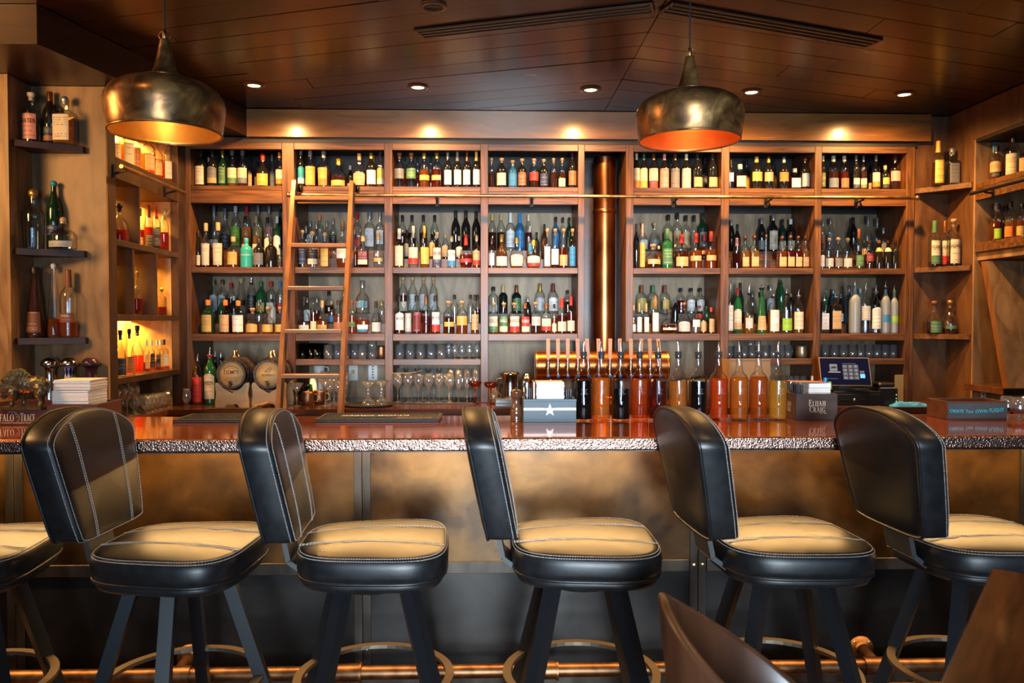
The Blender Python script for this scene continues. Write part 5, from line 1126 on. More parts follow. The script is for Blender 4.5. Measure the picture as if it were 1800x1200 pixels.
MB().prism(star, -.0012, -.0002, lambda x, y, z: (x, z, y)).build('star_emblem', worn_white, sb)
zs = cz + .0045
for s_ in (-1, 1):
    xo = 0.001 if s_ < 0 else W_ - .001; xi = cx + s_ * .016; xi2 = cx + s_ * .024
    MB().prism([(xo, zs - .0052), (xi, zs - .0052), (xi2, zs + .0052), (xo, zs + .0052)], -.0012, -.0002, lambda x, y, z: (x, z, y)).build('stripe', worn_white, sb)
napkin_stack(None, 'napkin_stack', 'tall stack of white folded napkins standing in the star box', (a.x + W_ * .515, 3.470, TOPZ + .0085), .120, .11, Hs + .072 - .008, 14)
MB_ = None
o = thing('wooden_divider', 'brown wooden card standing in the star box against the napkin stack', 'divider', (a.x + W_ * .515 - .070, 3.470, TOPZ + .0085)); MB().bbox(-.004, .004, -.05, .05, 0, Hs + .066, .001).build('divider_board', step_mat, o)
st = thing('straw_bundle', 'black cocktail straws packed upright in the star box beside napkins', 'straws', (a.x + W_ - .03, 3.465, TOPZ + .0085), 0)
for k in range(12): xx = -.011 + (k % 4) * .0075; yy = -.03 + (k // 4) * .022; MB().tube([(xx, yy, 0), (xx + random.uniform(-.004, .004), yy, Hs + .030)], .0032, 7).build('straw', black_pl, st)
st = thing('straw_bundle', 'black and steel picks standing in the star box beside the pepper mill', 'straws', (a.x + .027, 3.465, TOPZ + .0085), 0)
for k in range(9): xx = -.008 + (k % 3) * .009; yy = -.03 + (k // 3) * .022; MB().tube([(xx, yy, 0), (xx + random.uniform(-.003, .003), yy, Hs + .038)], .0034, 7).build('straw', black_pl if k % 3 else steel, st)
# pepper mill
q = atY(907.5, 742, 3.44); pm = thing('pepper_mill', 'turned dark brown wooden pepper mill beside the star box', 'pepper mill', (q.x, 3.44, TOPZ)); mw = noisy('mill_walnut', (.06, .022, .010), (.10, .038, .017), (6, 6, 1), 3, 5, (.22, .32), coat=.4)
MB().lathe([(.026, 0), (.0265, .006), (.0245, .010), (.0255, .020), (.0252, .024), (.0268, .026), (.0258, .046), (.0235, .049), (.0250, .052), (.0225, .062), (.0165, .074), (.0155, .086), (.0168, .094)], 28).build('mill_body', mw, pm)
MB().lathe([(.0165, .0945), (.022, .102), (.0245, .113), (.0242, .117), (.0265, .119), (.0262, .127), (.0200, .134), (.010, .137), (.006, .138), (.0065, .143), (0, .146)], 28).build('mill_head', mw, pm)
# engraved dark box with napkins (right of the bottles)
dkw = noisy('dark_stained_box', (.030, .017, .012), (.058, .034, .025), (1, 8, 8), 3, 5, (.5, .62))
a, b_ = atY(1399, 738, 3.43), atY(1472, 738, 3.43); W_ = b_.x - a.x; He = 45.5 * 3.5 / FPX
eb = open_box('engraved_box', 'dark stained wooden caddy with cream capitals on front and side', 'box', (a.x, 3.43, TOPZ), W_, .155, He, dkw, .009)
for body, zz, k in (('ELIJAH', .073, 1), ('CRAIG', .046, 1.12)): serif_on(eb, body, .027, ink_cream, (W_ / 2 + .002, -.0012, zz), None, .86 if k == 1 else .84)
text_on(eb, 'EST  1789', .007, ink_cream, (W_ / 2 + .028, -.0012, .029))
for body, zz in (('ELIJAH', .066), ('CRAIG', .042)): serif_on(eb, body, .024, ink_cream, (-.0012, .085, zz), (0, 0, R(-90)), .86)
napkin_stack(None, 'napkin_stack', 'white napkins standing above the rim of the engraved dark box', (a.x + W_ * .645, 3.515, TOPZ + .0085), .100, .10, He + .035, 7, rz=R(2))
o = thing('paper_card', 'pinkish brown card lying tilted on the napkins of the engraved box', 'card', (a.x + W_ * .53, 3.515, TOPZ + He + .0455), R(4)); MB().bbox(-.095, .055, -.045, .045, 0, .003, .001).build('card_sheet', plain('kraft_pink', (.42, .20, .13), .7), o); o.rotation_euler = (0, R(1.5), R(4))
st = thing('straw_bundle', 'black straws leaning in the engraved box near the golden bottle', 'straws', (a.x + .033, 3.50, TOPZ + .0085), 0)
for k in range(14): xx = -.012 + (k % 5) * .007; yy = -.03 + (k // 5) * .022; MB().tube([(xx, yy, 0), (xx - .004 + random.uniform(-.003, .003), yy, He + .028)], .0032, 7).build('straw', black_pl, st)
q = atY(1434.5, 690, 3.55); pn = thing('pencil', 'light wood pencil standing upright behind the engraved box napkins', 'pencil', (q.x, 3.595, TOPZ)); pen_w = plain('pencil_wood', (.60, .33, .13), .5)
MB().tube([(0, 0, 0), (0, 0, .180)], .0055, 6, smooth=False).build('shaft', pen_w, pn); MB().lathe([(.0057, .1805), (.0057, .186), (.003, .190)], 8).build('tip', black_pl, pn)
for nm, q, c, lb in (('marker_pen', 1449, (.02, .22, .55), 'blue capped marker leaning behind the napkins of the engraved box'), ('marker_pen', 1443.5, (.55, .03, .02), 'red capped marker leaning behind the napkins of the engraved box'), ('marker_pen', 1459, (.15, .45, .08), 'lime green marker lying flat behind the napkins of the engraved box')):
    k = atY(q, 690, 3.60); o = thing(nm, lb, 'marker', (k.x, 3.60, TOPZ + .001)); top = atY(q, 664 if c[2] > .5 else 668 if c[0] > .5 else 671, 3.60).z - TOPZ
    MB().tube([(-.008, .02, 0), (-.001, .0, top - .035)], .006, 10).build('barrel', black_pl, o); MB().tube([(-.001, 0, top - .0345), (.006 if c[2] > .5 else -.003, 0, top)], .0085, 10).build('cap', plain('marker_' + lb[:4].strip(), c, .4), o)
# chalkboard box
a, b_ = atY(1664, 745, 3.42), atY(1770, 745, 3.42); W_ = b_.x - a.x; Hc = (745 - 713) * 3.5 / FPX
cb = open_box('chalkboard_box', 'reddish wooden box with chalkboard front written in blue chalk', 'box', (a.x, 3.42, TOPZ), W_, .16, Hc, noisy('red_box_wood', (.085, .028, .012), (.14, .048, .02), (1, 8, 8), 3, 5, (.3, .45)), .010)
MB().bbox(.0015, W_ - .0015, -.004, -.0003, .006, Hc - .006, .001).build('chalkboard', noisy('slate_board', (.035, .042, .048), (.06, .07, .078), (1, 1, 1), 8, 5, (.6, .7)), cb)
chalk = plain('blue_chalk', (.05, .50, .62), .9)
xx = .010
for body, sz, dz, k in (('CREATE', .019, 0, .95), ('You', .020, -.001, .85), ('R', .011, -.004, 1), ('OWN', .021, -.001, 1.0), ('FLIGHT', .024, .003, .86)):
    o = text_on(cb, body, sz, chalk, (0, -.0052, Hc * .47 + dz), None, .0002, k); w2 = o.dimensions.x if o.dimensions.x > 0 else 0
    xs = [v.co.x for v in o.data.vertices]; w2 = max(xs) - min(xs); o.location.x = xx + w2 / 2; o.rotation_euler = (0, R(random.uniform(-2, 2)), 0); xx += w2 + (.0012 if body == 'You' else .010)
k = (W_ - .026) / max(xx - .018, .01)
for o in kids(cb):
    if o.name.startswith('lettering'): o.location.x = .010 + (o.location.x - .010) * min(1.15, k); o.scale = (min(1.15, k), 1, 1)
# big caddy with bison statue at the end of the bar
maroon = noisy('maroon_box_paint', (.060, .017, .014), (.085, .024, .019), (1, 1, 1), 6, 4, (.45, .55))
b_ = atY(172, 744, 3.36); a = atY(-36, 744, 3.36); W_ = b_.x - a.x; Hb = (744 - 709) * 3.3 / FPX + .002
bb = open_box('bar_caddy', 'long maroon caddy with cream lettering at the end of the bar', 'box', (a.x, 3.36, TOPZ), W_, .22, Hb, maroon, .012)
def lx(px_): return atY(px_, 735, 3.36).x - a.x
for o in kids(bb):
    if o.name.startswith('front_board'): bpy.data.objects.remove(o)
MB().bbox(lx(82), W_, 0, .012, 0, Hb, .001).build('front_board', maroon, bb); MB().bbox(0, lx(82) - .0003, 0, .012, 0, Hb - .0218, .001).build('front_board', maroon, bb)
MB().box(.0125, W_ - .0125, .0125, .2075, Hb - .030, Hb - .0222).build('tray_board', maroon, bb)
for body, p0, p1, sz in (('BUFFALO', -20, 25.5, .036), ('TRACE', 36.5, 62.5, .036)):
    o = serif_on(bb, body, .034, ink_cream, ((lx(p0) + lx(p1)) / 2, -.0012, .0315), None, .8, .86); xs = [v.co.x for v in o.data.vertices]; o.scale = ((lx(p1) - lx(p0)) / (max(xs) - min(xs)), 1, 1.0)
o = text_on(bb, 'KENTUCKY STRAIGHT BOURBON WHISKEY', .0085, ink_cream, (lx(21), -.0012, .0085)); xs = [v.co.x for v in o.data.vertices]; o.scale = ((lx(62.5) - lx(-20)) / (max(xs) - min(xs)), 1, 1)
# emblem: a line drawing of a bison's back and face between the two words
pts = [(26, .80), (27, .74), (28.5, .72), (30, .76), (31.5, .70), (33, .74), (34.2, .62), (34.4, .48), (33.2, .36), (31.5, .30), (30, .25)]
EZ = lambda v: .013 + (v - .25) / .66 * .042
mb = MB(); mb.tube([(lx(p_), -.0012, EZ(v)) for p_, v in pts], .0011, 5); mb.tube([(lx(p_), -.0012, EZ(v)) for p_, v in ((14, .84), (18, .90), (24, .91), (28, .86), (30, .80))], .0009, 5)
mb.tube([(lx(p_), -.0012, EZ(v)) for p_, v in ((29.2, .55), (30.6, .60), (32, .56))], .0009, 5); mb.build('bison_emblem', ink_cream, bb)
nz = TOPZ + Hb - .0200
q = atY(131, 700, 3.42)
napkin_stack(None, 'napkin_stack', 'lower block of white napkins lying in the maroon caddy', (q.x, 3.466, nz), .158, .148, .074, 12, rz=R(-4), jit=.002)
napkin_stack(None, 'napkin_stack', 'upper block of white napkins slid sideways on the lower block', (q.x + .005, 3.464, nz + .0752), .154, .146, .045, 9, rz=R(-1), jit=.002)
o = thing('caddy_divider', 'small maroon post standing at the inner end of the caddy', 'divider', (atY(166, 705, 3.52).x, 3.52, nz)); MB().bbox(-.009, .009, -.004, .004, 0, .052, .001).build('divider_post', maroon, o)
# bison statue
bronze = noisy('patina_bronze', (.075, .075, .05), (.17, .13, .065), (1, 1, 1), 26, 6, (.42, .30), metal=.8, lo=.35, hi=.6, bump=.25, bscale=60, c3=(.62, .42, .17))
bronze_fur = noisy('green_bronze_fur', (.05, .062, .048), (.12, .125, .085), (1, 1, 1), 45, 5, (.5, .4), metal=.75, bump=.9, bscale=130, c3=(.30, .22, .10))
by_ = 3.375; k_ = by_ / FPX
bx = atY(44, 718, by_).x; bs = thing('bison_statue', 'bronze bison statuette standing on the maroon caddy beside napkins', 'statue', (bx, by_, nz), 0)
def bp2(px_, py): p_ = atY(px_, py, by_); return (p_.x - bx, p_.z - nz)
P3 = lambda px_, py, dy=0.0: (bp2(px_, py)[0], dy, bp2(px_, py)[1])
bs.location.z = nz; zb = bp2(40, 717)[1]
base = MB(); base.prism([(P3(4, 715)[0], -.028), (P3(30, 715)[0], -.034), (P3(79, 715)[0], -.030), (P3(80, 715)[0], .03), (P3(40, 715)[0], .036), (P3(6, 715)[0], .03)], 0, .012); base.build('statue_base', bronze, bs)
fz = .010
def blob(name, mat, parent, chains, voxel, disp, nscale, ysq=1.0):
    """one continuous sculpted surface: overlapping round masses fused by a voxel remesh, then roughened"""
    from mathutils import noise
    bm = bmesh.new()
    for ch in chains:
        for (p0, r0), (p1, r1) in zip(ch, ch[1:]):
            n_ = max(2, int((Vector(p1) - Vector(p0)).length / (min(r0, r1) * .35)))
            for k in range(n_ + 1):
                f = k / n_; c = Vector(p0).lerp(Vector(p1), f); r_ = r0 + (r1 - r0) * f
                bmesh.ops.create_icosphere(bm, subdivisions=2, radius=r_, matrix=Matrix.Translation(c) @ Matrix.Diagonal((1, ysq if r_ > .022 else 1, 1, 1)))
    me = bpy.data.meshes.new(name); bm.to_mesh(me); bm.free(); o = bpy.data.objects.new(name, me); COL.objects.link(o)
    rm = o.modifiers.new('remesh', 'REMESH'); rm.mode = 'VOXEL'; rm.voxel_size = voxel; sm_ = o.modifiers.new('smooth', 'SMOOTH'); sm_.iterations = 4; sm_.factor = .5
    dg = bpy.context.evaluated_depsgraph_get(); dg.update(); m2 = bpy.data.meshes.new_from_object(o.evaluated_get(dg)); bpy.data.objects.remove(o); bpy.data.meshes.remove(me)
    for v in m2.vertices: v.co += v.normal * disp * (noise.noise(v.co * nscale) + .6 * noise.noise(v.co * nscale * 2.1))
    for p in m2.polygons: p.use_smooth = True
    m2.materials.clear(); m2.materials.append(mat); m2.name = name; return link(name, m2, parent)
zf = fz + .012
def leg_chain(hx, hy, kx, ky, fx_, dy, r0): p3 = P3(fx_, 700, dy); return [(P3(hx, hy, dy), r0), (P3(kx, ky, dy * 1.1), .0125), ((p3[0] + .002, dy * 1.1, zf + .012), .0085), ((p3[0], dy * 1.1, zf), .0105)]
blob('bison_body', bronze, bs, [[(P3(75, 677), .033), (P3(66, 675), .037), (P3(54, 677), .040), (P3(42, 674), .046), (P3(30, 671), .048)], [(P3(20, 676), .036), (P3(10, 681), .029), (P3(4, 689), .018), (P3(1, 694), .013)], [(P3(30, 671), .048), (P3(20, 676), .036)],
     leg_chain(28, 688, 28, 699, 26, -.022, .024), leg_chain(35, 688, 36, 699, 36, .022, .024), leg_chain(74, 684, 72, 697, 75, -.020, .026), leg_chain(71, 684, 68, 697, 69, .020, .026)], .0026, .0016, 75, .72)
blob('mane', bronze_fur, bs, [[(P3(42, 668), .036), (P3(33, 664), .042), (P3(24, 669), .042), (P3(17, 676), .038), (P3(11, 680), .033), (P3(7, 686), .024)], [(P3(25, 680), .042), (P3(24, 690), .030), (P3(26, 698), .016)], [(P3(9, 690), .018), (P3(8, 698), .009)]], .0026, .0048, 115, .84)
for dy in (-.022, .022): MB().tube([P3(13, 672, dy * .8), P3(11, 668, dy * 1.35), P3(12, 663.5, dy * 1.45)], [.005, .004, .0015], 8).build('horn', bronze, bs)
MB().tube([P3(79, 676), P3(84, 680), P3(85, 686), P3(84, 690)], [.005, .004, .004, .006], 8).build('tail', bronze, bs)
# the three mushroom topped decanters behind it
dz = CTR_Z + .0206
mg = 'mushroom topped decanters'
for q, mats, lb in ((87.5, (steel, steel), 'silver mushroom topped decanter behind the bison statue'), (121, (steel, GLS['w'][1]), 'white and blue painted decanter with silver mushroom top'), (158.5, (plain('plum_ceramic', (.045, .016, .03), .28),) * 2, 'plum coloured mushroom topped decanter beside the lit case')):
    Y = NY - .060; p_ = atY(q, 640, Y); t = thing('mushroom_decanter', lb, 'decanter', (p_.x, Y, dz), 0, mg); H_ = atY(q, 628, Y).z - dz
    body_m = plain('white_talavera', (.66, .66, .64), .2) if q == 121 else mats[1]
    MB().lathe([(.042, 0), (.046, .004), (.043, .06), (.034, .16), (.022, .24), (.021, .27), (.030, .305), (.036, H_ - .048)], 28).build('decanter_body', body_m, t)
    MB().lathe([(.030, H_ - .048), (.042, H_ - .044), (.044, H_ - .036), (.041, H_ - .022), (.032, H_ - .010), (.018, H_ - .002), (0, H_)], 28).build('mushroom_stopper', mats[0], t)
    if q == 121:
        cob = plain('cobalt_glaze', (.01, .02, .28), .2); mb = MB()
        for k in range(8):
            a0 = R(k * 45 - 90); pf = lambda z: rad_at([(.042, 0), (.046, .004), (.043, .06), (.034, .16), (.022, .24), (.021, .27), (.030, .305), (.036, H_ - .048)], z) + .0008
            mb.grid(lambda u, v: ((lambda z: (pf(z) * math.cos(a0 + (u - .5) * .72 * (1 - abs(2 * v - 1) ** 1.6)), pf(z) * math.sin(a0 + (u - .5) * .72 * (1 - abs(2 * v - 1) ** 1.6)), z))(H_ - .10 + .05 * v)), 4, 6)
            mb.grid(lambda u, v: ((lambda z: (pf(z) * math.cos(a0 + .2 + (u - .5) * .4 * math.sin(math.pi * v)), pf(z) * math.sin(a0 + .2 + (u - .5) * .4 * math.sin(math.pi * v)), z))(H_ - .145 + .028 * v)), 3, 4)
        mb.build('painted_petals', cob, t)
# rubber bar mats
def mat_thing(px0, px1, lb, words_):
    a, b_ = atZ(px0, 744, BZ + .012), atZ(px1, 744, BZ + .012); W_ = b_.x - a.x; t = thing('bar_mat', lb, 'mat', (a.x, 3.41, TOPZ)); D_ = BACKY - 3.41 - .004
    MB().bbox(0, W_, 0, D_, 0, .008, .002).build('mat_base', black_rub, t)
    for bx_ in ((0, W_, 0, .012), (0, W_, D_ - .012, D_), (0, .012, .0125, D_ - .0125), (W_ - .012, W_, .0125, D_ - .0125)): MB().bbox(bx_[0], bx_[1], bx_[2], bx_[3], .0082, .014, .002).build('mat_border', black_rub, t)
    nb = MB(); n_ = int(W_ / .013)
    for i in range(n_):
        for j in range(int(D_ / .028)): x = .018 + i * .013; y = .018 + j * .028; nb.box(x, x + .006, y, y + .020, .008, .0115)
    stuff(nb.build('mat_nubs', black_rub, t))
    if words_:
        MB().box(W_ - .19, W_ - .03, .02, .085, .0116, .0128).build('logo_patch', black_rub, t)
        text_on(t, 'KNOB', .052, brass, (W_ - .11, .05, .0132), (R(-90), 0, R(180)), .001)
        MB().box(W_ * .28, W_ * .62, .10, .17, .0116, .0128).build('logo_patch', black_rub, t); text_on(t, 'KNOB CREEK', .05, ink_white, (W_ * .45, .135, .0132), (R(-90), 0, R(180)), .001)
mat_thing(542, 768, 'black ridged rubber bar mat with gold lettering, in front of the ladder', True)
mat_thing(285, 480, 'black ridged rubber bar mat in front of the barrels', False)
mat_thing(1580, 1655, 'short black ridged rubber bar mat beside the chalkboard box', False)
# tasting glasses at the far end of the bar
def tulip(h, r, foot=.6): return [(r * foot, 0), (r * foot, .003), (r * .35, .010), (r * .30, .014), (r * .62, .026), (r * .98, h * .42), (r, h * .5), (r * .84, h * .75), (r * .70, h), (r * .67, h), (r * .80, h * .75), (r * .95, h * .5), (r * .92, h * .42), (r * .3, .024), (0, .022)]
for i, (q, Y, f) in enumerate(((1772, 3.50, 'm'), (1788, 3.45, 'o'), (1806, 3.50, 'm'))):
    x = atY(q, 720, Y).x; t = thing('tasting_glass', 'small tulip tasting glass with spirit, %s behind the chalkboard box end' % ORD[i], 'glass', (x, Y, TOPZ), 0, 'tasting glasses by the chalkboard box')
    link('glass', cached('tulip', lambda: MB().lathe(tulip(.095, .032), 24).mesh('glass', bar_glass)), t)
    loose(t, .033, .095)
    MB().lathe([(.008, .0235), (.028, .037), (.0295, .044), (0, .044)], 20).build('spirit', LIQ['m' if f == 'm' else 'r'][1], t)
# ------------------------------------------------------------------ glassware and ware on the back counter and the glass shelves
def tumbler(h, r): return [(r * .86, 0), (r * .92, .003), (r, h), (r * .94, h), (r * .86, .010), (0, .009)]
def mugp(h, r): return [(r * .8, 0), (r, .01), (r * 1.02, h * .5), (r * .92, h * .85), (r * .96, h), (r * .9, h), (r * .86, h * .85), (r * .95, h * .5), (r * .9, .014), (0, .012)]
def stem(h, rb, bowl, rf=None, top=None):
    rf = rf or rb * .85; top = top or rb * .8; zb = h - bowl
    return [(rf, 0), (rf, .002), (rf * .3, .007), (.0035, .014), (.0035, zb - .012), (rb * .35, zb + .002), (rb * .85, zb + bowl * .22), (rb, zb + bowl * .45), (top, h), (top - .0015, h), (rb - .002, zb + bowl * .45), (rb * .8, zb + bowl * .24), (rb * .25, zb + .006), (0, zb + .005)]
def coupe(h, rb, rf): return [(rf, 0), (rf, .002), (.006, .010), (.0045, h * .5), (.006, h - .042), (rb * .6, h - .036), (rb * .95, h - .018), (rb, h), (rb - .0015, h), (rb * .9, h - .018), (rb * .5, h - .032), (0, h - .034)]
def martini(h, rb): return [(rb * .62, 0), (rb * .62, .002), (.006, .008), (.0035, .02), (.0035, h - .062), (rb, h), (rb - .0015, h), (.003, h - .055), (0, h - .055)]
def ware(name, label, cat, loc, prof, mat, group, key, flip=None, n=20):
    o = link(name, cached((key, mat.name), lambda: MB().lathe(prof, n).mesh(name, mat)), None); o.location = loc; o.rotation_euler = (0, 0, random.uniform(0, 6.28))
    if flip: o.rotation_euler = (math.pi, 0, 0); o.location = (loc[0], loc[1], loc[2] + flip)
    rr = max(r_ for r_, _ in prof); xb = None
    if loc[1] + rr > FACE and loc[0] < RX and loc[0] > CASEX:
        for a_, b2_ in BAYS.values():
            if a_ - .03 < loc[0] < b2_ + .03: xb = (a_, b2_)
    loose(o, rr + .0008, max(z_ for _, z_ in prof), xb, (ya, yb) if loc[0] < CASEX else (loc[1] - .05, min(loc[1] + .05, BACKP)))
    return tag(o, label, cat, group)
def row(pxs, Y, z, name, prof, mat, key, cat, phrase, group, flip=None):
    for i, q in enumerate(pxs):
        ware(name, '%s, %s' % (ORD[i] if i < 14 else 'last', phrase), cat, (atY(q, 640, Y).x, Y, z + .0006), prof, mat, group, key, flip)
gz = ZS4
row([533, 545, 557, 569], FACE + .09, gz, 'tumbler', tumbler(.105, .028), green_glass, 'tg', 'glass', 'green glass tumbler at the start of the ladder bay shelf', 'green tumblers in the ladder bay')
row([538, 551, 563], FACE + .17, gz, 'tumbler', tumbler(.105, .028), green_glass, 'tg', 'glass', 'green glass tumbler in the second line, ladder bay shelf', 'green tumblers in the ladder bay')
row([582, 597, 612, 627, 642], FACE + .08, gz, 'tumbler', tumbler(.096, .034), bar_glass, 'tc', 'glass', 'clear straight tumbler in front line, ladder bay glass shelf', 'clear tumblers in the ladder bay')
row([577, 590, 605, 620, 635], FACE + .18, gz, 'tumbler', tumbler(.098, .034), bar_glass, 'tc2', 'glass', 'clear straight tumbler in second line, ladder bay glass shelf', 'clear tumblers in the ladder bay')
row([655], FACE + .09, gz, 'rocks_glass', tumbler(.070, .036), bar_glass, 'rk', 'glass', 'cut rocks glass under another, ladder bay glass shelf', 'stacked rocks glasses')
row([655], FACE + .09, gz + .0715, 'rocks_glass', tumbler(.050, .034), bar_glass, 'rk2', 'glass', 'cut rocks glass stacked on top, ladder bay glass shelf', 'stacked rocks glasses')
mug_m = noisy('hammered_copper_mug', (.24, .10, .045), (.36, .16, .075), (1, 1, 1), 30, 3, (.28, .4), metal=.9, bump=.3, bscale=90)
def mug(q, Y, z, lb, mat=mug_m, hx=1):
    t = thing('copper_mug', lb, 'mug', (atY(q, 640, Y).x, Y, z + .0006), R(90) if hx < 0 else R(20), 'copper mugs'); loose(t, .042, .088, None if z < 1 else BAYS[2] if q < 900 else BAYS[6]); link('mug_body', cached(('mug', mat.name), lambda: MB().lathe(mugp(.088, .040), 28).mesh('mug_body', mat)), t)
    MB().tube([(abs(hx) ** 0 * .036, .0, .070), (abs(hx) ** 0 * .060, 0, .068), (abs(hx) ** 0 * .066, 0, .045), (abs(hx) ** 0 * .058, 0, .022), (abs(hx) ** 0 * .038, 0, .020)], .0035, 8).build('handle', brass, t)
mug(669.5, FACE + .10, gz, 'hammered copper mug at the end of the ladder bay glass shelf', hx=-.4)
row([701, 719, 737, 755, 772], FACE + .08, gz, 'tumbler', tumbler(.094, .037), bar_glass, 't3', 'glass', 'wide clear tumbler in front line, wineglass bay shelf', 'tumblers in the wineglass bay')
row([697, 713, 730, 748, 766, 781], FACE + .18, gz, 'tumbler', tumbler(.100, .036), bar_glass, 't4', 'glass', 'wide clear tumbler in second line, wineglass bay shelf', 'tumblers in the wineglass bay')
row([792, 803, 814, 825, 838], FACE + .09, gz, 'tasting_glass', tulip(.105, .026, .8), bar_glass, 'tu', 'glass', 'small thick footed tasting glass, end of the wineglass bay shelf', 'tasting glasses in the wineglass bay')
# carton bay and register bay shelves
row([1287, 1298, 1309, 1320, 1331], FACE + .09, gz, 'rocks_glass', tumbler(.085, .0255), bar_glass, 'r6', 'glass', 'cut rocks glass on the carton bay glass shelf', 'rocks glasses in the carton bay')
row([1320, 1331], FACE + .09, gz + .086, 'rocks_glass', tumbler(.036, .024), bar_glass, 'r7', 'glass', 'low glass stacked on the rocks glasses, carton bay', 'rocks glasses in the carton bay')
for i, q in enumerate((1345, 1358, 1371, 1384)):
    Y = FACE + .10; t = thing('glass_mug', 'clear handled glass mug, %s in a line on the carton bay shelf' % ORD[i], 'mug', (atY(q, 640, Y).x, Y, gz + .0006), R(90) if i < 3 else R(35), 'glass mugs in the carton bay'); loose(t, .0262, .092, BAYS[6])
    link('mug_body', cached('gmug', lambda: MB().lathe(tumbler(.092, .0255), 22).mesh('mug_body', bar_glass)), t)
    link('handle', cached('gmugh', lambda: MB().tube([(.0245, 0, .078), (.042, -.004, .074), (.046, -.005, .046), (.040, -.004, .018), (.0235, 0, .016)], .004, 8).mesh('handle', bar_glass)), t)
mug(1409, FACE + .10, gz, 'dull brass coloured mug alone at the end of the carton bay shelf', plain('dull_brass_mug', (.36, .28, .16), .4, .85), -.4)
row([1450, 1466, 1482, 1498, 1514, 1531, 1547, 1560, 1576], FACE + .10, gz, 'tumbler', tumbler(.094, .0285), bar_glass, 't7', 'glass', 'ribbed clear tumbler on the register bay glass shelf', 'tumblers in the register bay')
row([1388, 1398, 1408, 1418], FACE + .10, CTR_Z, 'stem_glass', stem(.17, .032, .09), bar_glass, 'sg6', 'glass', 'stemmed glass on the counter below the carton bay shelf', 'stemmed glasses under the carton bay')
# wineglass bay counter: rows of stemmed glasses
tray = thing('glass_tray', 'thin black tray under the rows of wine glasses', 'tray', (atY(768, 700, FACE + .02).x, FACE + .02, CTR_Z + .0006)); MB().bbox(-.27, .27, -.10, .30, 0, .006, .002).build('tray_body', black_pl, tray)
tz = CTR_Z + .0072
row([699, 717, 735, 753, 771, 789], FACE - .03, tz, 'wine_glass', stem(.195, .034, .10, .032, .029), bar_glass, 'wg', 'glass', 'wine glass in front line on the tray, wineglass bay', 'wine glasses in the wineglass bay')
row([706, 724, 743, 762, 780], FACE + .065, tz, 'wine_glass', stem(.225, .037, .115, .034, .031), bar_glass, 'wg2', 'glass', 'taller wine glass in second line on the tray, wineglass bay', 'wine glasses in the wineglass bay')
row([701, 720, 740, 760], FACE + .16, tz, 'wine_glass', stem(.215, .037, .115, .034, .031), bar_glass, 'wg3', 'glass', 'wine glass in third line on the tray, wineglass bay', 'wine glasses in the wineglass bay')
row([797, 808, 818, 829], FACE + .01, CTR_Z, 'champagne_flute', stem(.225, .024, .15, .028, .021), bar_glass, 'fl', 'glass', 'slim champagne flute beside the copper coupe glasses', 'champagne flutes')
row([801, 813, 824], FACE + .11, CTR_Z, 'champagne_flute', stem(.225, .024, .15, .028, .021), bar_glass, 'fl', 'glass', 'slim champagne flute in second line near copper coupes', 'champagne flutes')
o = thing('paper_sheet', 'bent white paper sheet lying across the front wine glasses', 'paper', (atY(716, 655, FACE - .01).x, FACE - .01, tz + .1955)); MB().grid(lambda u, v: (-.10 + .2 * u, -.03 + .06 * v, .0005 + .040 * max(0, u - .55) ** 1.5 * 1.6), 14, 3).build('sheet', plain('grey_paper', (.42, .42, .42), .7), o)
for q, Y, k, lb in ((835, FACE - .06, 1.0, 'orange copper tinted coupe glass, nearer the wine glasses'), (863, FACE - .10, .97, 'orange copper tinted coupe glass beside the steel jug')):
    ware('coupe_glass', lb, 'glass', (atY(q, 700, Y).x, Y, CTR_Z + .0006), coupe(.150 * k, .046, .030), amber_glass, 'copper tinted coupes', 'cp%d' % q)
row([865], FACE + .02, CTR_Z, 'tumbler', tumbler(.105, .034), bar_glass, 't9', 'glass', 'tall clear tumbler hidden behind the second copper coupe', 'clear tumbler')
# ladder bay counter
ware('martini_glass', 'martini glass with wide cone bowl nearest the ladder foot', 'glass', (atY(526, 700, 5.24).x, 5.24, CTR_Z + .0006), martini(.150, .046), bar_glass, 'martini glasses', 'mg')
ware('martini_glass', 'tall martini glass between copper mugs and the ladder rail', 'glass', (atY(573, 700, 5.26).x, 5.26, CTR_Z + .0006), martini(.178, .058), bar_glass, 'martini glasses', 'mg2')
mug(536, 5.30, CTR_Z, 'small shiny copper mug beside the first martini glass'); mug(560, 5.38, CTR_Z, 'larger copper mug below the white paper roll, ladder bay')
row([527, 541], 5.36, CTR_Z, 'stem_glass', stem(.13, .03, .08), green_glass, 'gs', 'glass', 'dark green stemmed glass behind the first martini glass', 'green stemmed glasses')
row([582, 590], 5.33, CTR_Z, 'stem_glass', stem(.155, .029, .075), bar_glass, 'ss', 'glass', 'small stemmed glass between the martini glass and ladder', 'small stemmed glasses')
row([579, 588, 598], 5.44, CTR_Z, 'stem_glass', stem(.21, .036, .11), bar_glass, 'ss2', 'glass', 'large stemmed glass behind the small ones, ladder bay', 'large stemmed glasses')
ware('carafe', 'swirled clear glass carafe partly hidden by the ladder side rail', 'carafe', (atY(606, 690, 5.50).x, 5.50, CTR_Z + .0006), [(.03, 0), (.032, .004), (.014, .014), (.05, .05), (.062, .10), (.05, .16), (.036, .20), (.034, .20), (.046, .16), (.058, .10), (.0, .03)], bar_glass, None, 'cf')
o = thing('paper_roll', 'white paper roll standing on the copper mug, ladder bay counter', 'roll', (atY(551, 680, 5.48).x, 5.48, CTR_Z + .0006)); MB().lathe([(.026, .0), (.026, .175), (.008, .175), (.008, .17)], 24).build('roll_body', paper, o)
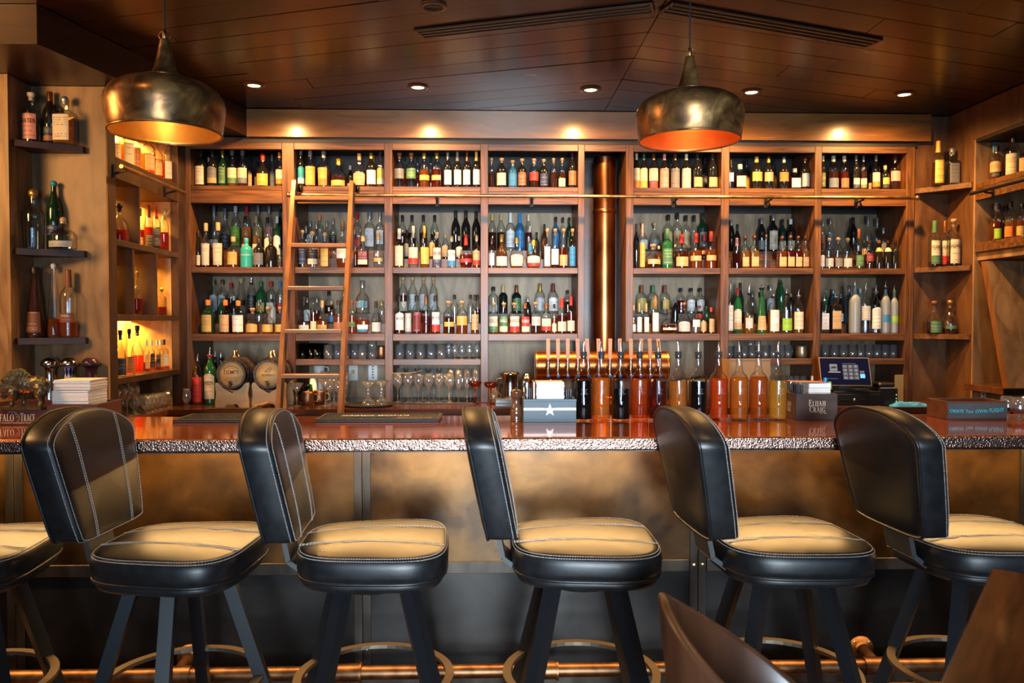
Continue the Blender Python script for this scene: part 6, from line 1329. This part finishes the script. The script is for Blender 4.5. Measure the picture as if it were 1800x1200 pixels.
o = thing('white_cup', 'white cup lying on its side below the ladder bay shelf', 'cup', (atY(561, 648, 5.62).x, 5.62, CTR_Z + .0006)); MB().lathe([(.03, 0), (.032, .01), (.036, .20), (.040, .245), (.036, .245), (.033, .20)], 24).build('cup_body', white_pl, o)
MB().tube([(.036, 0, .235), (.062, 0, .232), (.064, 0, .20), (.038, 0, .195)], .004, 8).build('handle', white_pl, o)
for q, k, lb in ((650, 1.0, 'thick clear glass pedestal dish standing on the black tray'), (668, .95, 'clear glass pedestal dish behind the upright, ladder bay')):
    ware('pedestal_dish', lb, 'glass', (atY(q, 690, 5.26 + (q > 660) * .05).x, 5.26 + (q > 660) * .05, CTR_Z + .0066), [(.045 * k, 0), (.045 * k, .004), (.040 * k, .022), (.018 * k, .040), (.010, .055), (.009, .10), (.014, .118), (.036 * k, .130), (.048 * k, .152), (.046 * k, .152), (.034 * k, .134), (0, .126)], bar_glass, 'glass pedestal dishes', 'pd%d' % q)
tr2 = thing('serving_tray', 'round black serving tray lying under the glass pedestal dishes', 'tray', (atY(648, 700, 5.245).x, 5.245, CTR_Z + .0006)); MB().lathe([(0, 0), (.15, 0), (.165, .012), (.162, .014), (.148, .004), (0, .004)], 40).build('tray_body', black_rub, tr2)
# pitcher bay
q = atY(897, 690, 5.26); jg = thing('steel_jug', 'polished steel jug with flared rim beside the tap tower', 'jug', (q.x, 5.26, CTR_Z + .0006)); jm = plain('tarnished_steel', (.36, .34, .31), .14, 1.0)
pr = [(.055, 0), (.060, .006), (.064, .03), (.060, .09), (.052, .15), (.056, .20), (.062, .214), (.059, .214), (.053, .20), (.049, .15), (.057, .09), (.060, .03), (0, .012)]
MB().lathe(pr, 36).build('jug_body', jm, jg); MB().tube([(-.052, .01, .18), (-.085, .012, .17), (-.088, .012, .10), (-.060, .01, .06)], .006, 8).build('handle', jm, jg); MB().add([(-.055, -.02, .205), (-.082, 0, .214), (-.055, .02, .205), (-.05, 0, .19)], [(0, 1, 2), (0, 3, 1), (1, 3, 2), (0, 2, 3)]).build('pouring_lip', jm, jg)
q = atY(926, 690, 5.30); sk = thing('steel_strainer_tin', 'polished steel shaker tin with banded rim, hidden behind the straws', 'shaker', (q.x, 5.30, CTR_Z + .0006))
MB().lathe([(.040, 0), (.044, .01), (.050, .11), (.0485, .112), (.0505, .12), (.049, .123), (.0515, .135), (.045, .165), (.028, .190), (.022, .194)], 32).build('tin_body', steel, sk); MB().lathe([(.030, .192), (.022, .205), (.012, .212), (0, .213)], 20).build('tin_lid', jm, sk)
o = thing('steel_pan', 'low stack of bright steel pans on the counter beside the pepper mill', 'pan', (atY(888, 712, 5.12).x, 5.12, CTR_Z + .0006))
for k in range(3): MB().bbox(-.065, .075, -.05, .05, k * .021, k * .021 + .018, .004).build('pan_tier', steel, o)
o = thing('black_bin', 'small black container standing behind the copper coupe', 'bin', (atY(885, 700, 5.37).x, 5.37, CTR_Z + .0006)); MB().lathe([(.022, 0), (.026, .13), (.0275, .132), (.0275, .138), (.024, .138)], 20).build('bin_body', black_pl, o); MB().lathe([(.024, .130), (0, .130)], 20).build('bin_liner', black_rub, o)
# menus and the carton behind the bottles
mn = 'black menu covers beside the tap tower'
for i in range(6):
    x = atY(1203 + i * 11, 670, 5.20).x; t = thing('menu_folder', 'black menu folder standing upright, %s beside the tap tower end' % ORD[i], 'menu', (x, 5.20 + (i % 2) * .012, CTR_Z + .0006), R(-28), mn)
    MB().bbox(-.0035, .0035, -.11, .11, 0, .175 + (i % 3) * .008, .001).build('cover', black_pl, t); MB().box(.0036, .006, -.105, .105, .004, .17).build('pages', plain('grey_pages', (.28, .29, .30), .7), t)
ct = thing('cardboard_carton', 'open brown cardboard carton on the counter behind the infusion bottles', 'carton', (atY(1318, 660, 5.18).x, 5.18, CTR_Z + .0006)); kraft = noisy('kraft_board', (.30, .18, .09), (.37, .23, .12), (1, 1, 1), 5, 4, (.75, .85)); w2 = .135; hk_ = atY(1318, 632, 5.18).z - CTR_Z - .001
MB().box(-w2, w2, -.004, .004, 0, hk_).build('carton_front', kraft, ct); MB().box(-w2, -w2 + .006, .0045, .17, 0, hk_).build('carton_side', kraft, ct); MB().box(w2 - .006, w2, .0045, .17, 0, hk_).build('carton_side', kraft, ct)
MB().add([(-w2, -.004, hk_), (-w2 - .035, -.05, hk_ - .07), (-w2 - .035, -.046, hk_ - .21), (-w2, -.0045, hk_ - .2)], [(0, 1, 2, 3)]).build('carton_flap', noisy('kraft_flap', (.36, .15, .05), (.44, .19, .07), (1, 1, 1), 5, 4, (.75, .85)), ct)
MB().box(-w2, w2, -.006, .012, hk_ + .0005, hk_ + .006).build('carton_lip', noisy('kraft_flap', (.36, .15, .05), (.44, .19, .07)), ct)
# ------------------------------------------------------------------ beer tap tower
TY = 5.17; a, b_ = atY(942, 642, TY - .09), atY(1178, 642, TY - .09); tzc = atY(1060, 642, TY).z
tw = thing('tap_tower', 'horizontal polished copper beer tower with twelve wooden handled taps', 'tap', ((a.x + b_.x) / 2, TY, CTR_Z + .0006)); hl = (b_.x - a.x) / 2 * .985; zc = tzc - CTR_Z; tr_ = .092
MB().tube([(-hl, 0, zc), (hl, 0, zc)], tr_, 48).build('drum', copper, tw)
for s_ in (-1, 1): MB().lathe([(tr_ - .004, -.008), (tr_ + .005, -.006), (tr_ + .005, .006), (tr_ - .02, .010), (0, .012)], 48, (s_ * hl, 0, zc), axis='x').build('end_ring', brass, tw)
for x in (-hl * .78, 0, hl * .78): MB().lathe([(.055, 0), (.055, .01), (.030, .02), (.028, zc - tr_ + .006)], 24, (x, 0, 0)).build('pedestal', copper, tw)
HX = [963.5, 981, 998, 1016, 1034, 1052.5, 1072, 1090, 1109, 1125.5, 1143, 1160]
chrome = plain('bright_chrome', (.75, .70, .62), .14, 1.0); tagblue = plain('blue_tap_tag', (.02, .12, .50), .4)
for i, q in enumerate(HX):
    fy = -tr_ - .05; x = atY(q, 642, TY + fy).x - tw.location.x; tilt = (0, -.01, .0, -.03, -.07, -.02, .02, -.02, 0, .05, -.03, -.10)[i]
    mb = MB(); mb.lathe([(.016, 0), (.016, .006), (.010, .010), (.010, .05)], 16, (x, -tr_ + .006, zc), axis='y'); mb.tube([(x, fy, zc + .028), (x, fy, zc - .012)], .012, 14); mb.tube([(x, fy, zc - .012), (x, fy - .008, zc - .040), (x, fy - .010, zc - .058)], [.010, .008, .0075], 12); mb.tube([(x, fy, zc + .026), (x + tilt * .3 * .03, fy, zc + .055)], .006, 10)
    fa = mb.build('faucet', chrome, tw)
    hd = MB(); ax = Vector((tilt, 0.06, 1)).normalized(); c = Vector((x, fy, zc + .046)) + ax * .067; sx = Vector((1, 0, -tilt)).normalized(); hd.obox(c, sx * .0115, Vector((0, .008, 0)), ax * .064); ho = hd.build('tap_handle', tap_wood, tw)
    me = text_mesh(str(i + 1), .018); me.materials.clear(); me.materials.append(burn_m); lo = link('lettering', me, ho); lo.location = c + ax * .045 + Vector((0, -.0088 , 0)); lo.rotation_euler = (R(3.5) * 0, math.atan2(tilt, 1), 0)
    MB().lathe([(0, -.0015), (.0105, -.0015), (.0105, .0015), (0, .0015)], 16, (x, fy - .021, zc - .060), axis='y').build('blue_tag', tagblue, tw)
# ------------------------------------------------------------------ barrels
oak = noisy('oak_head', (.50, .27, .09), (.66, .40, .16), (1, 1, 6), 3, 5, (.5, .6)); stave_m = noisy('dark_stave', (.045, .028, .018), (.08, .05, .032), (8, 1, 8), 3, 5, (.45, .55)); pale = noisy('pale_cradle_wood', (.42, .28, .14), (.54, .37, .19), (1, 6, 6), 3, 5, (.5, .6))
def barrel(q, lb, words_, nh):
    Y = 5.10; p_ = atY(q, 658, Y); t = thing('aging_barrel', lb, 'barrel', (p_.x, Y, CTR_Z + .0006), R(0)); zc = p_.z - CTR_Z; r0, r1, L_ = .091, .107, .27
    def rad(y): u = (y / L_) * 2 - 1; return r1 - (r1 - r0) * u * u
    n_ = 18
    for k in range(n_):
        a0, a1 = 2 * math.pi * k / n_ + .012, 2 * math.pi * (k + 1) / n_ - .012; mb = MB(); vs = []; m_ = 6
        for j in range(m_ + 1):
            y = L_ * j / m_; 
            for (a_, dr) in ((a0, 0), ((a0 + a1) / 2, .0006), (a1, 0), (a1, -.012), (a0, -.012)): vs.append(((rad(y) + dr) * math.cos(a_), y, zc + (rad(y) + dr) * math.sin(a_)))
        fs = [(j * 5 + i, j * 5 + (i + 1) % 5, (j + 1) * 5 + (i + 1) % 5, (j + 1) * 5 + i) for j in range(m_) for i in range(5)] + [(0, 1, 2, 3, 4), tuple(range(m_ * 5, m_ * 5 + 5))]
        mb.add(vs, fs); mb.build('stave', stave_m, t)
    for y0, y1 in ((.0, .016), (.045, .060), (.085, .097), (L_ - .097, L_ - .085), (L_ - .060, L_ - .045), (L_ - .016, L_)):
        MB().lathe([(rad(y0) + .0005, -y0), (rad(y0) + .003, -y0), (rad(y1) + .003, -y1), (rad(y1) + .0005, -y1)], 48, (0, 0, zc), axis='y', cap=False).build('hoop', black_iron, t)
    hd_ = MB().lathe([(0, -.008), (r0 - .012, -.008), (r0 - .012, -.018), (0, -.018)], 40, (0, 0, zc), axis='y').build('barrel_head', oak, t)
    MB().lathe([(0, -L_ + .008), (r0 - .012, -L_ + .008)], 40, (0, 0, zc), axis='y').build('rear_head', oak, t)
    if words_:
        o = text_on(hd_, words_[0], .036, burn_m, (.0, .0068, zc + .012), None, .0005, .9)
        text_on(hd_, words_[1], .009, burn_m, (.0, .0068, zc + .036)); MB().tube([(.058 * math.sin(R(a_)), .0068, zc + .052 * math.cos(R(a_))) for a_ in range(-55, 56, 10)], .0014, 6).build('burnt_arc', burn_m, hd_); MB().tube([(.052 * math.sin(R(a_)), .0068, zc + .05 * math.cos(R(a_))) for a_ in range(130, 231, 10)], .0010, 6).build('burnt_arc', burn_m, hd_)
    else:
        o = text_on(hd_, 'REDBREAST', .017, burn_m, (.0, .0068, zc - .006), None, .0004, .9)
        MB().tube([(-.022, .0068, zc + .018), (-.010, .0068, zc + .026), (.004, .0068, zc + .036), (.016, .0068, zc + .046), (.020, .0068, zc + .036), (.012, .0068, zc + .022), (-.004, .0068, zc + .014), (-.022, .0068, zc + .018)], .0016, 6).build('burnt_bird', burn_m, hd_)
    tp = MB(); tp.lathe([(.012, 0), (.010, .02), (.008, .032)], 16, (-.002, .006, zc - .062), axis='y'); tp.tube([(-.002, -.018, zc - .055), (-.002, -.018, zc - .082)], .006, 10); tp.tube([(-.002, -.018, zc - .050), (-.002, -.018, zc - .040)], .010, 10); tp.build('wooden_spigot', stave_m, t); MB().lathe([(0, .0), (.004, 0), (.004, .004), (0, .005)], 10, (-.006, -.024, zc - .078), axis='y').build('spigot_pin', steel, t)
    MB().lathe([(.026, 0), (.018, .045), (.016, .046), (0, .046)], 24, (.006, .10, zc + rad(.10) - .002)).build('bung_funnel', steel, t)
    hc = zc - .075
    prof = [(-.108, 0), (-.108, .012), (-.100, .028), (-.108, .045), (-.104, .066), (-.085, .068), (-.055, .040), (0, .030), (.055, .040), (.085, .068), (.104, .066), (.108, .045), (.100, .028), (.108, .012), (.108, 0), (.05, 0), (.03, .008), (-.03, .008), (-.05, 0)]
    sc_ = (zc - .079) / .040
    prof = [(x, z * sc_ * .92 if z < .05 else min(z * sc_ * .92, zc - .055)) for x, z in prof]
    for y0 in (.022, L_ - .055): MB().prism(prof, y0, y0 + .022, lambda x, y, z: (x, z, y)).build('cradle', pale, t)
    return t
barrel(405.6, 'small oak barrel with burnt lettering beside the green bottle', ("DEMI'S", 'OLD TOM'), 1)
barrel(470.6, 'small oak barrel with burnt bird emblem half hidden by the ladder', None, 2)
o = thing('black_tray', 'flat black tray below the barrels', 'tray', (atY(425, 705, 5.085).x, 5.085, CTR_Z + .0006)); MB().bbox(-.21, .12, -.04, .01, 0, .006, .002).build('tray_body', black_rub, o)
o = thing('wooden_pestle', 'short orange wooden muddler lying on the black tray before the barrel', 'muddler', (atY(461, 706, 5.075).x, 5.075, CTR_Z + .019)); MB().tube([(-.032, -.02, 0), (.0, 0, .006), (.038, .022, .018)], [.011, .010, .012], 14).build('handle_body', step_mat, o); MB().tube([(-.036, -.022, -.001), (-.032, -.0195, 0)], .0115, 14).build('tip', pale, o)
# ------------------------------------------------------------------ till
reg = thing('cash_drawer', 'wide black metal cash drawer with round lock on the counter', 'drawer', (atY(1507, 706, 5.12).x, 5.12, CTR_Z + .0006)); wd = .155
MB().bbox(-wd, wd, .005, .29, .004, .095, .003).build('drawer_body', black_pl, reg); MB().bbox(-wd + .004, wd - .004, -.003, .0045, .010, .078, .002).build('drawer_front', plain('satin_black', (.02, .02, .022), .3), reg)
MB().lathe([(.0085, 0), (.0085, .004), (0, .005)], 16, (-.02, -.003, .042), axis='y').build('lock', steel, reg); MB().box(-.022, -.018, -.009, -.008, .038, .046).build('key_slot', black_pl, reg)
for x0, x1 in ((-.115, -.05), (.01, .085)): MB().box(x0, x1, -.0045, -.0032, .040, .044).build('slot', black_rub, reg)
MB().box(-wd, wd, -.006, .004, 0, .005).build('front_lip', steel, reg)
tb = thing('touch_screen', 'tilted till touch screen showing a grey keypad on dark blue', 'screen', (atY(1490, 680, 5.12).x, 5.16, CTR_Z + .0962), R(-13)); tb.rotation_euler = (0, 0, R(-9))
th = R(24); cth, sth = math.cos(th), math.sin(th); w2, h2 = .158, .098
def scr(x, z, d=0): return (x + z * -.10 * 0, z * sth - d * cth, .030 + z * cth + d * sth * -1 * 0 + .098)
def sc_box(x0, x1, z0, z1, d0, d1): return [scr(x, z, d) for d in (d0, d1) for z in (z0, z1) for x in (x0, x1)]
BOXF = [(0, 2, 3, 1), (4, 5, 7, 6), (0, 1, 5, 4), (2, 6, 7, 3), (0, 4, 6, 2), (1, 3, 7, 5)]
MB().add(sc_box(-w2, w2, -h2, h2, -.012, 0), BOXF).build('screen_body', plain('champagne_bezel', (.55, .42, .28), .35, .7), tb)
MB().add(sc_box(-w2 + .004, w2 - .004, -h2 + .004, h2 - .004, .0004, .0012), BOXF).build('screen_glass', plain('lit_dark_screen', (.004, .005, .02), .15, emit=(.006, .009, .05), es=.22), tb)
key_m = plain('lit_key', (.05, .06, .08), .3, emit=(.14, .17, .23), es=.45); blue_m = plain('lit_blue_key', (.1, .4, .7), .3, emit=(.10, .38, .75), es=.9); wht_m = plain('lit_white_text', (.4, .4, .45), .3, emit=(.5, .53, .6), es=.5)
sg_ = [o for o in kids(tb) if o.name.startswith('screen_glass')][0]
kx = lambda i: -.014 + i * .0345
for r_ in range(4):
    for c_ in range(3):
        z = .036 - r_ * .0265; MB().add(sc_box(kx(c_), kx(c_) + .030, z - .0115, z + .0115, .0014, .0018), BOXF).build('key', key_m, sg_)
        me = text_mesh('123456789C0<'[r_ * 3 + c_], .016); me.materials.clear(); me.materials.append(wht_m); o = link('key_digit', me, sg_); o.location = scr(kx(c_) + .015, z, .0022); o.rotation_euler = (-th, 0, 0)
MB().add(sc_box(.092, .120, -.012, .006, .0014, .0018), BOXF).build('key', key_m, sg_); MB().add(sc_box(.092, .122, -.0445, -.0165, .0014, .0018), BOXF).build('blue_key', blue_m, sg_)
MB().add(sc_box(-.014, .072, .054, .0575, .0014, .0018), BOXF).build('text_line', key_m, sg_); MB().add(sc_box(-.105, -.030, -.006, -.002, .0014, .0018), BOXF).build('text_line', wht_m, sg_); MB().add(sc_box(-.115, -.050, -.052, -.049, .0014, .0018), BOXF).build('text_line', key_m, sg_)
MB().add(sc_box(-.095, -.047, .004, .052, .0014, .0018), BOXF).build('logo_tile', plain('lit_tile', (.08, .1, .13), .3, emit=(.20, .26, .32), es=.5), sg_)
hill = [(-.092, .022), (-.085, .030), (-.076, .036), (-.070, .033), (-.062, .038), (-.054, .030), (-.050, .022)]
MB().add([scr(x, z, .0021) for x, z in hill], [tuple(range(len(hill)))]).build('hill_emblem', black_pl, sg_)
MB().bar((0, .06, 0), (0, .055, .10), .05, .03).build('screen_stand', black_pl, tb); MB().bbox(-.07, .07, 0, .13, 0, .010, .003).build('stand_base', black_pl, tb)
pr_ = thing('receipt_printer', 'black receipt printer with three lit dots beside the cash drawer', 'printer', (atY(1562, 706, 5.13).x, 5.13, CTR_Z + .0006))
MB().bbox(-.062, .062, 0, .15, 0, .115, .004).build('printer_body', black_pl, pr_); MB().bbox(-.058, .050, .01, .14, .116, .150, .010).build('printer_lid', black_pl, pr_); MB().box(-.055, .04, -.001, .004, .1155, .118).build('paper_slit', white_pl, pr_)
for z in (.030, .048, .072): MB().lathe([(0, -.0005), (.0035, .0005), (0, .0015)], 10, (.050, -.0012, z), axis='y').build('status_light', plain('lit_green_dot', (.5, .7, .5), .3, emit=(.35, .6, .4), es=1.2), pr_)
o = thing('small_notice', 'small khaki notice card standing behind the receipt printer', 'card', (atY(1580, 680, 5.40).x, 5.42 - .03, CTR_Z + .0006)); MB().bbox(-.035, .028, 0, .003, 0, .185, .001).build('card_sheet', plain('khaki_card', (.26, .20, .08), .7), o)
ck = thing('blue_cloth', 'crumpled light blue bar cloth on the counter end', 'cloth', (atY(1601, 712, 5.10).x, 5.10, CTR_Z + .0006))
from mathutils import noise as nz_
def cl(u, v):
    x = -.135 + .27 * u; y = -.05 + .10 * v; e = min(1, 6 * min(u, 1 - u, v, 1 - v) + .05)
    return (x + .012 * nz_.noise(Vector((u * 3, v * 3, 1))), y + .02 * nz_.noise(Vector((u * 2, v * 2, 5))), max(.0005, e * (.026 * (1 - .55 * u) + .020 * nz_.noise(Vector((u * 7, v * 5, 2))))))
mb = MB(); mb.grid(cl, 40, 16); mb.grid(lambda u, v: (cl(u, v)[0], cl(u, v)[1], .0002), 8, 4); mb.build('cloth_folds', noisy('blue_microfibre', (.035, .26, .72), (.06, .33, .82), (1, 1, 1), 40, 3, (.85, .95)), ck)
# glasses inside the bottom of the lit case
for k, (y, bk_, kind) in enumerate([(ya + .05 + .085 * i, .09 + .10 * j, (i, j)) for i in range(5) for j in range(2)]):
    ware('stem_glass', 'stemmed glass, %s of the group at the near end of case floor' % ORD[k], 'glass', (CASEX - bk_, y, CTR_Z + .0006), stem(.205 if kind[1] else .195, .036, .10), bar_glass, 'stemmed glasses in the lit case', 'cg%d' % kind[1])
k = 0
for i in range(6):
    for j in range(3):
        ware('tasting_glass', 'small tasting glass, %s line, %s along the far end of case floor' % (('first', 'middle', 'last')[j], ORD[i]), 'glass', (CASEX - .04 - .07 * j, 4.86 + .062 * i, CTR_Z + .0006), tulip(.105, .029, .75), bar_glass, 'tasting glasses in the lit case', 'tcg')
ware('tasting_glass', 'single small tasting glass on the counter beside the red labelled bottle', 'glass', (atY(328, 705, 5.25).x, 5.25, CTR_Z + .0006), tulip(.115, .029, .75), bar_glass, None, 'tcs')
# ------------------------------------------------------------------ near table and chair
A = atZ(1743, 998, 1.02); B = atZ(1648, 1205, 1.02); ex = (B - A).normalized(); ey = Vector((-ex.y, ex.x, 0)); ey = ey if ey.x > 0 else -ey
tt = thing('high_table', 'dark polished wooden table corner in front of the stools', 'table', (A.x, A.y, 0), math.atan2(-ex.y, -ex.x) ); L_ = .80
# local x runs back along the visible edge, local y away from it
ux = -ex; uy = Vector((-ux.y, ux.x, 0)); sgn = 1 if uy.dot(ey) > 0 else -1
y0, y1 = sorted((0, sgn * L_))
for i in range(5): MB().bbox(-L_, 0, y0 + i * L_ / 5 + .0008, y0 + (i + 1) * L_ / 5 - .0008, .985, 1.02, .003).build('table_plank', table_mat, tt)
MB().bbox(-L_ + .05, -.05, y0 + .05, y1 - .05, .93, .984, .003).build('apron', table_mat, tt)
ym = (y0 + y1) / 2; MB().lathe([(.035, .03), (.035, .929)], 20, (-L_ / 2, ym, 0)).build('pedestal', leg_metal, tt); MB().lathe([(.25, 0), (.25, .012), (.05, .03)], 32, (-L_ / 2, ym, 0)).build('base_plate', leg_metal, tt)
ccx, ccy = .64, 1.66
ch = thing('tub_chair', 'dark walnut tub chair back rising at the bottom edge of the frame', 'chair', (ccx, ccy, 0), R(-6))
mb = MB(); ro, ti = .275, .022; n_ = 40; vs = []
def toph(a): d = abs(math.degrees(a) - 180); return .915 - .33 * min(1, (d / 118)) ** 1.35
for k in range(n_ + 1):
    a = R(62 + 236 * k / n_); h = toph(a); fl = .03
    for (r_, z) in ((ro - .05, .43), (ro + fl * 0, h - .012), (ro - .004, h - .002), (ro - .011, h), (ro - .018, h - .002), (ro - ti, h - .012), (ro - .05 - ti, .43)): vs.append((r_ * math.cos(a), r_ * math.sin(a), z))
fs = [(k * 7 + i, k * 7 + (i + 1) % 7, (k + 1) * 7 + (i + 1) % 7, (k + 1) * 7 + i) for k in range(n_) for i in range(7)] + [tuple(range(7)), tuple(range(n_ * 7, n_ * 7 + 7))]
mb.add(vs, fs, True).build('back_shell', chair_mat, ch)
MB().lathe([(0, .42), (.20, .42), (.222, .435), (.222, .455), (.19, .475), (0, .48)], 36).build('seat_pad', leather, ch)
for a in (45, 135, 225, 315): MB().tube([(.15 * math.cos(R(a)), .15 * math.sin(R(a)), .42), (.23 * math.cos(R(a)), .23 * math.sin(R(a)), .002)], [.018, .012], 12).build('leg', chair_mat, ch)
for a, z in ((202, .72), (232, .66), (218, .60)): MB().lathe([(.006, 0), (.005, .003), (0, .004)], 10, ((ro - .012) * math.cos(R(a)), (ro - .012) * math.sin(R(a)) - .012, z), axis='y').build('rivet', brass, ch)

# ------------------------------------------------------------------ settle: nothing on a shelf or counter touches its neighbour
def settle():
    n = len(LOOSE); P = [[e[0].location.x, e[0].location.y] for e in LOOSE]; Rr = [e[1] for e in LOOSE]; Z = [(e[0].location.z, e[0].location.z + e[2]) for e in LOOSE]; SC = [1.0] * n
    near = [(i, j) for i in range(n) for j in range(i + 1, n) if Z[i][0] < Z[j][1] and Z[j][0] < Z[i][1] and abs(P[i][0] - P[j][0]) < .22 and abs(P[i][1] - P[j][1]) < .22]
    for it in range(90):
        worst = 0
        for i, j in near:
            dx, dy = P[j][0] - P[i][0], P[j][1] - P[i][1]; d = math.hypot(dx, dy) or 1e-4; ov = Rr[i] * SC[i] + Rr[j] * SC[j] + .0008 - d
            if ov > 0:
                worst = max(worst, ov); k = ov * .26 / d; P[i][0] -= dx * k; P[i][1] -= dy * k; P[j][0] += dx * k; P[j][1] += dy * k
                if it > 25: SC[i] *= 1 - min(.02, ov * .6); SC[j] *= 1 - min(.02, ov * .6)
        for i, e in enumerate(LOOSE):
            r = Rr[i] * SC[i]
            for a, lim in ((0, e[3]), (1, e[4])):
                if lim: P[i][a] = min(max(P[i][a], lim[0] + r + .001), lim[1] - r - .001) if lim[1] - lim[0] > 2 * r + .002 else (lim[0] + lim[1]) / 2
            for a in (0, 1): P[i][a] = min(max(P[i][a], e[5 + a] - .035), e[5 + a] + .035)
        if worst < 1e-4: break
    for i, e in enumerate(LOOSE):
        e[0].location.x, e[0].location.y = P[i]; s = e[0].scale; e[0].scale = (s[0] * SC[i], s[1] * SC[i], s[2])
settle()
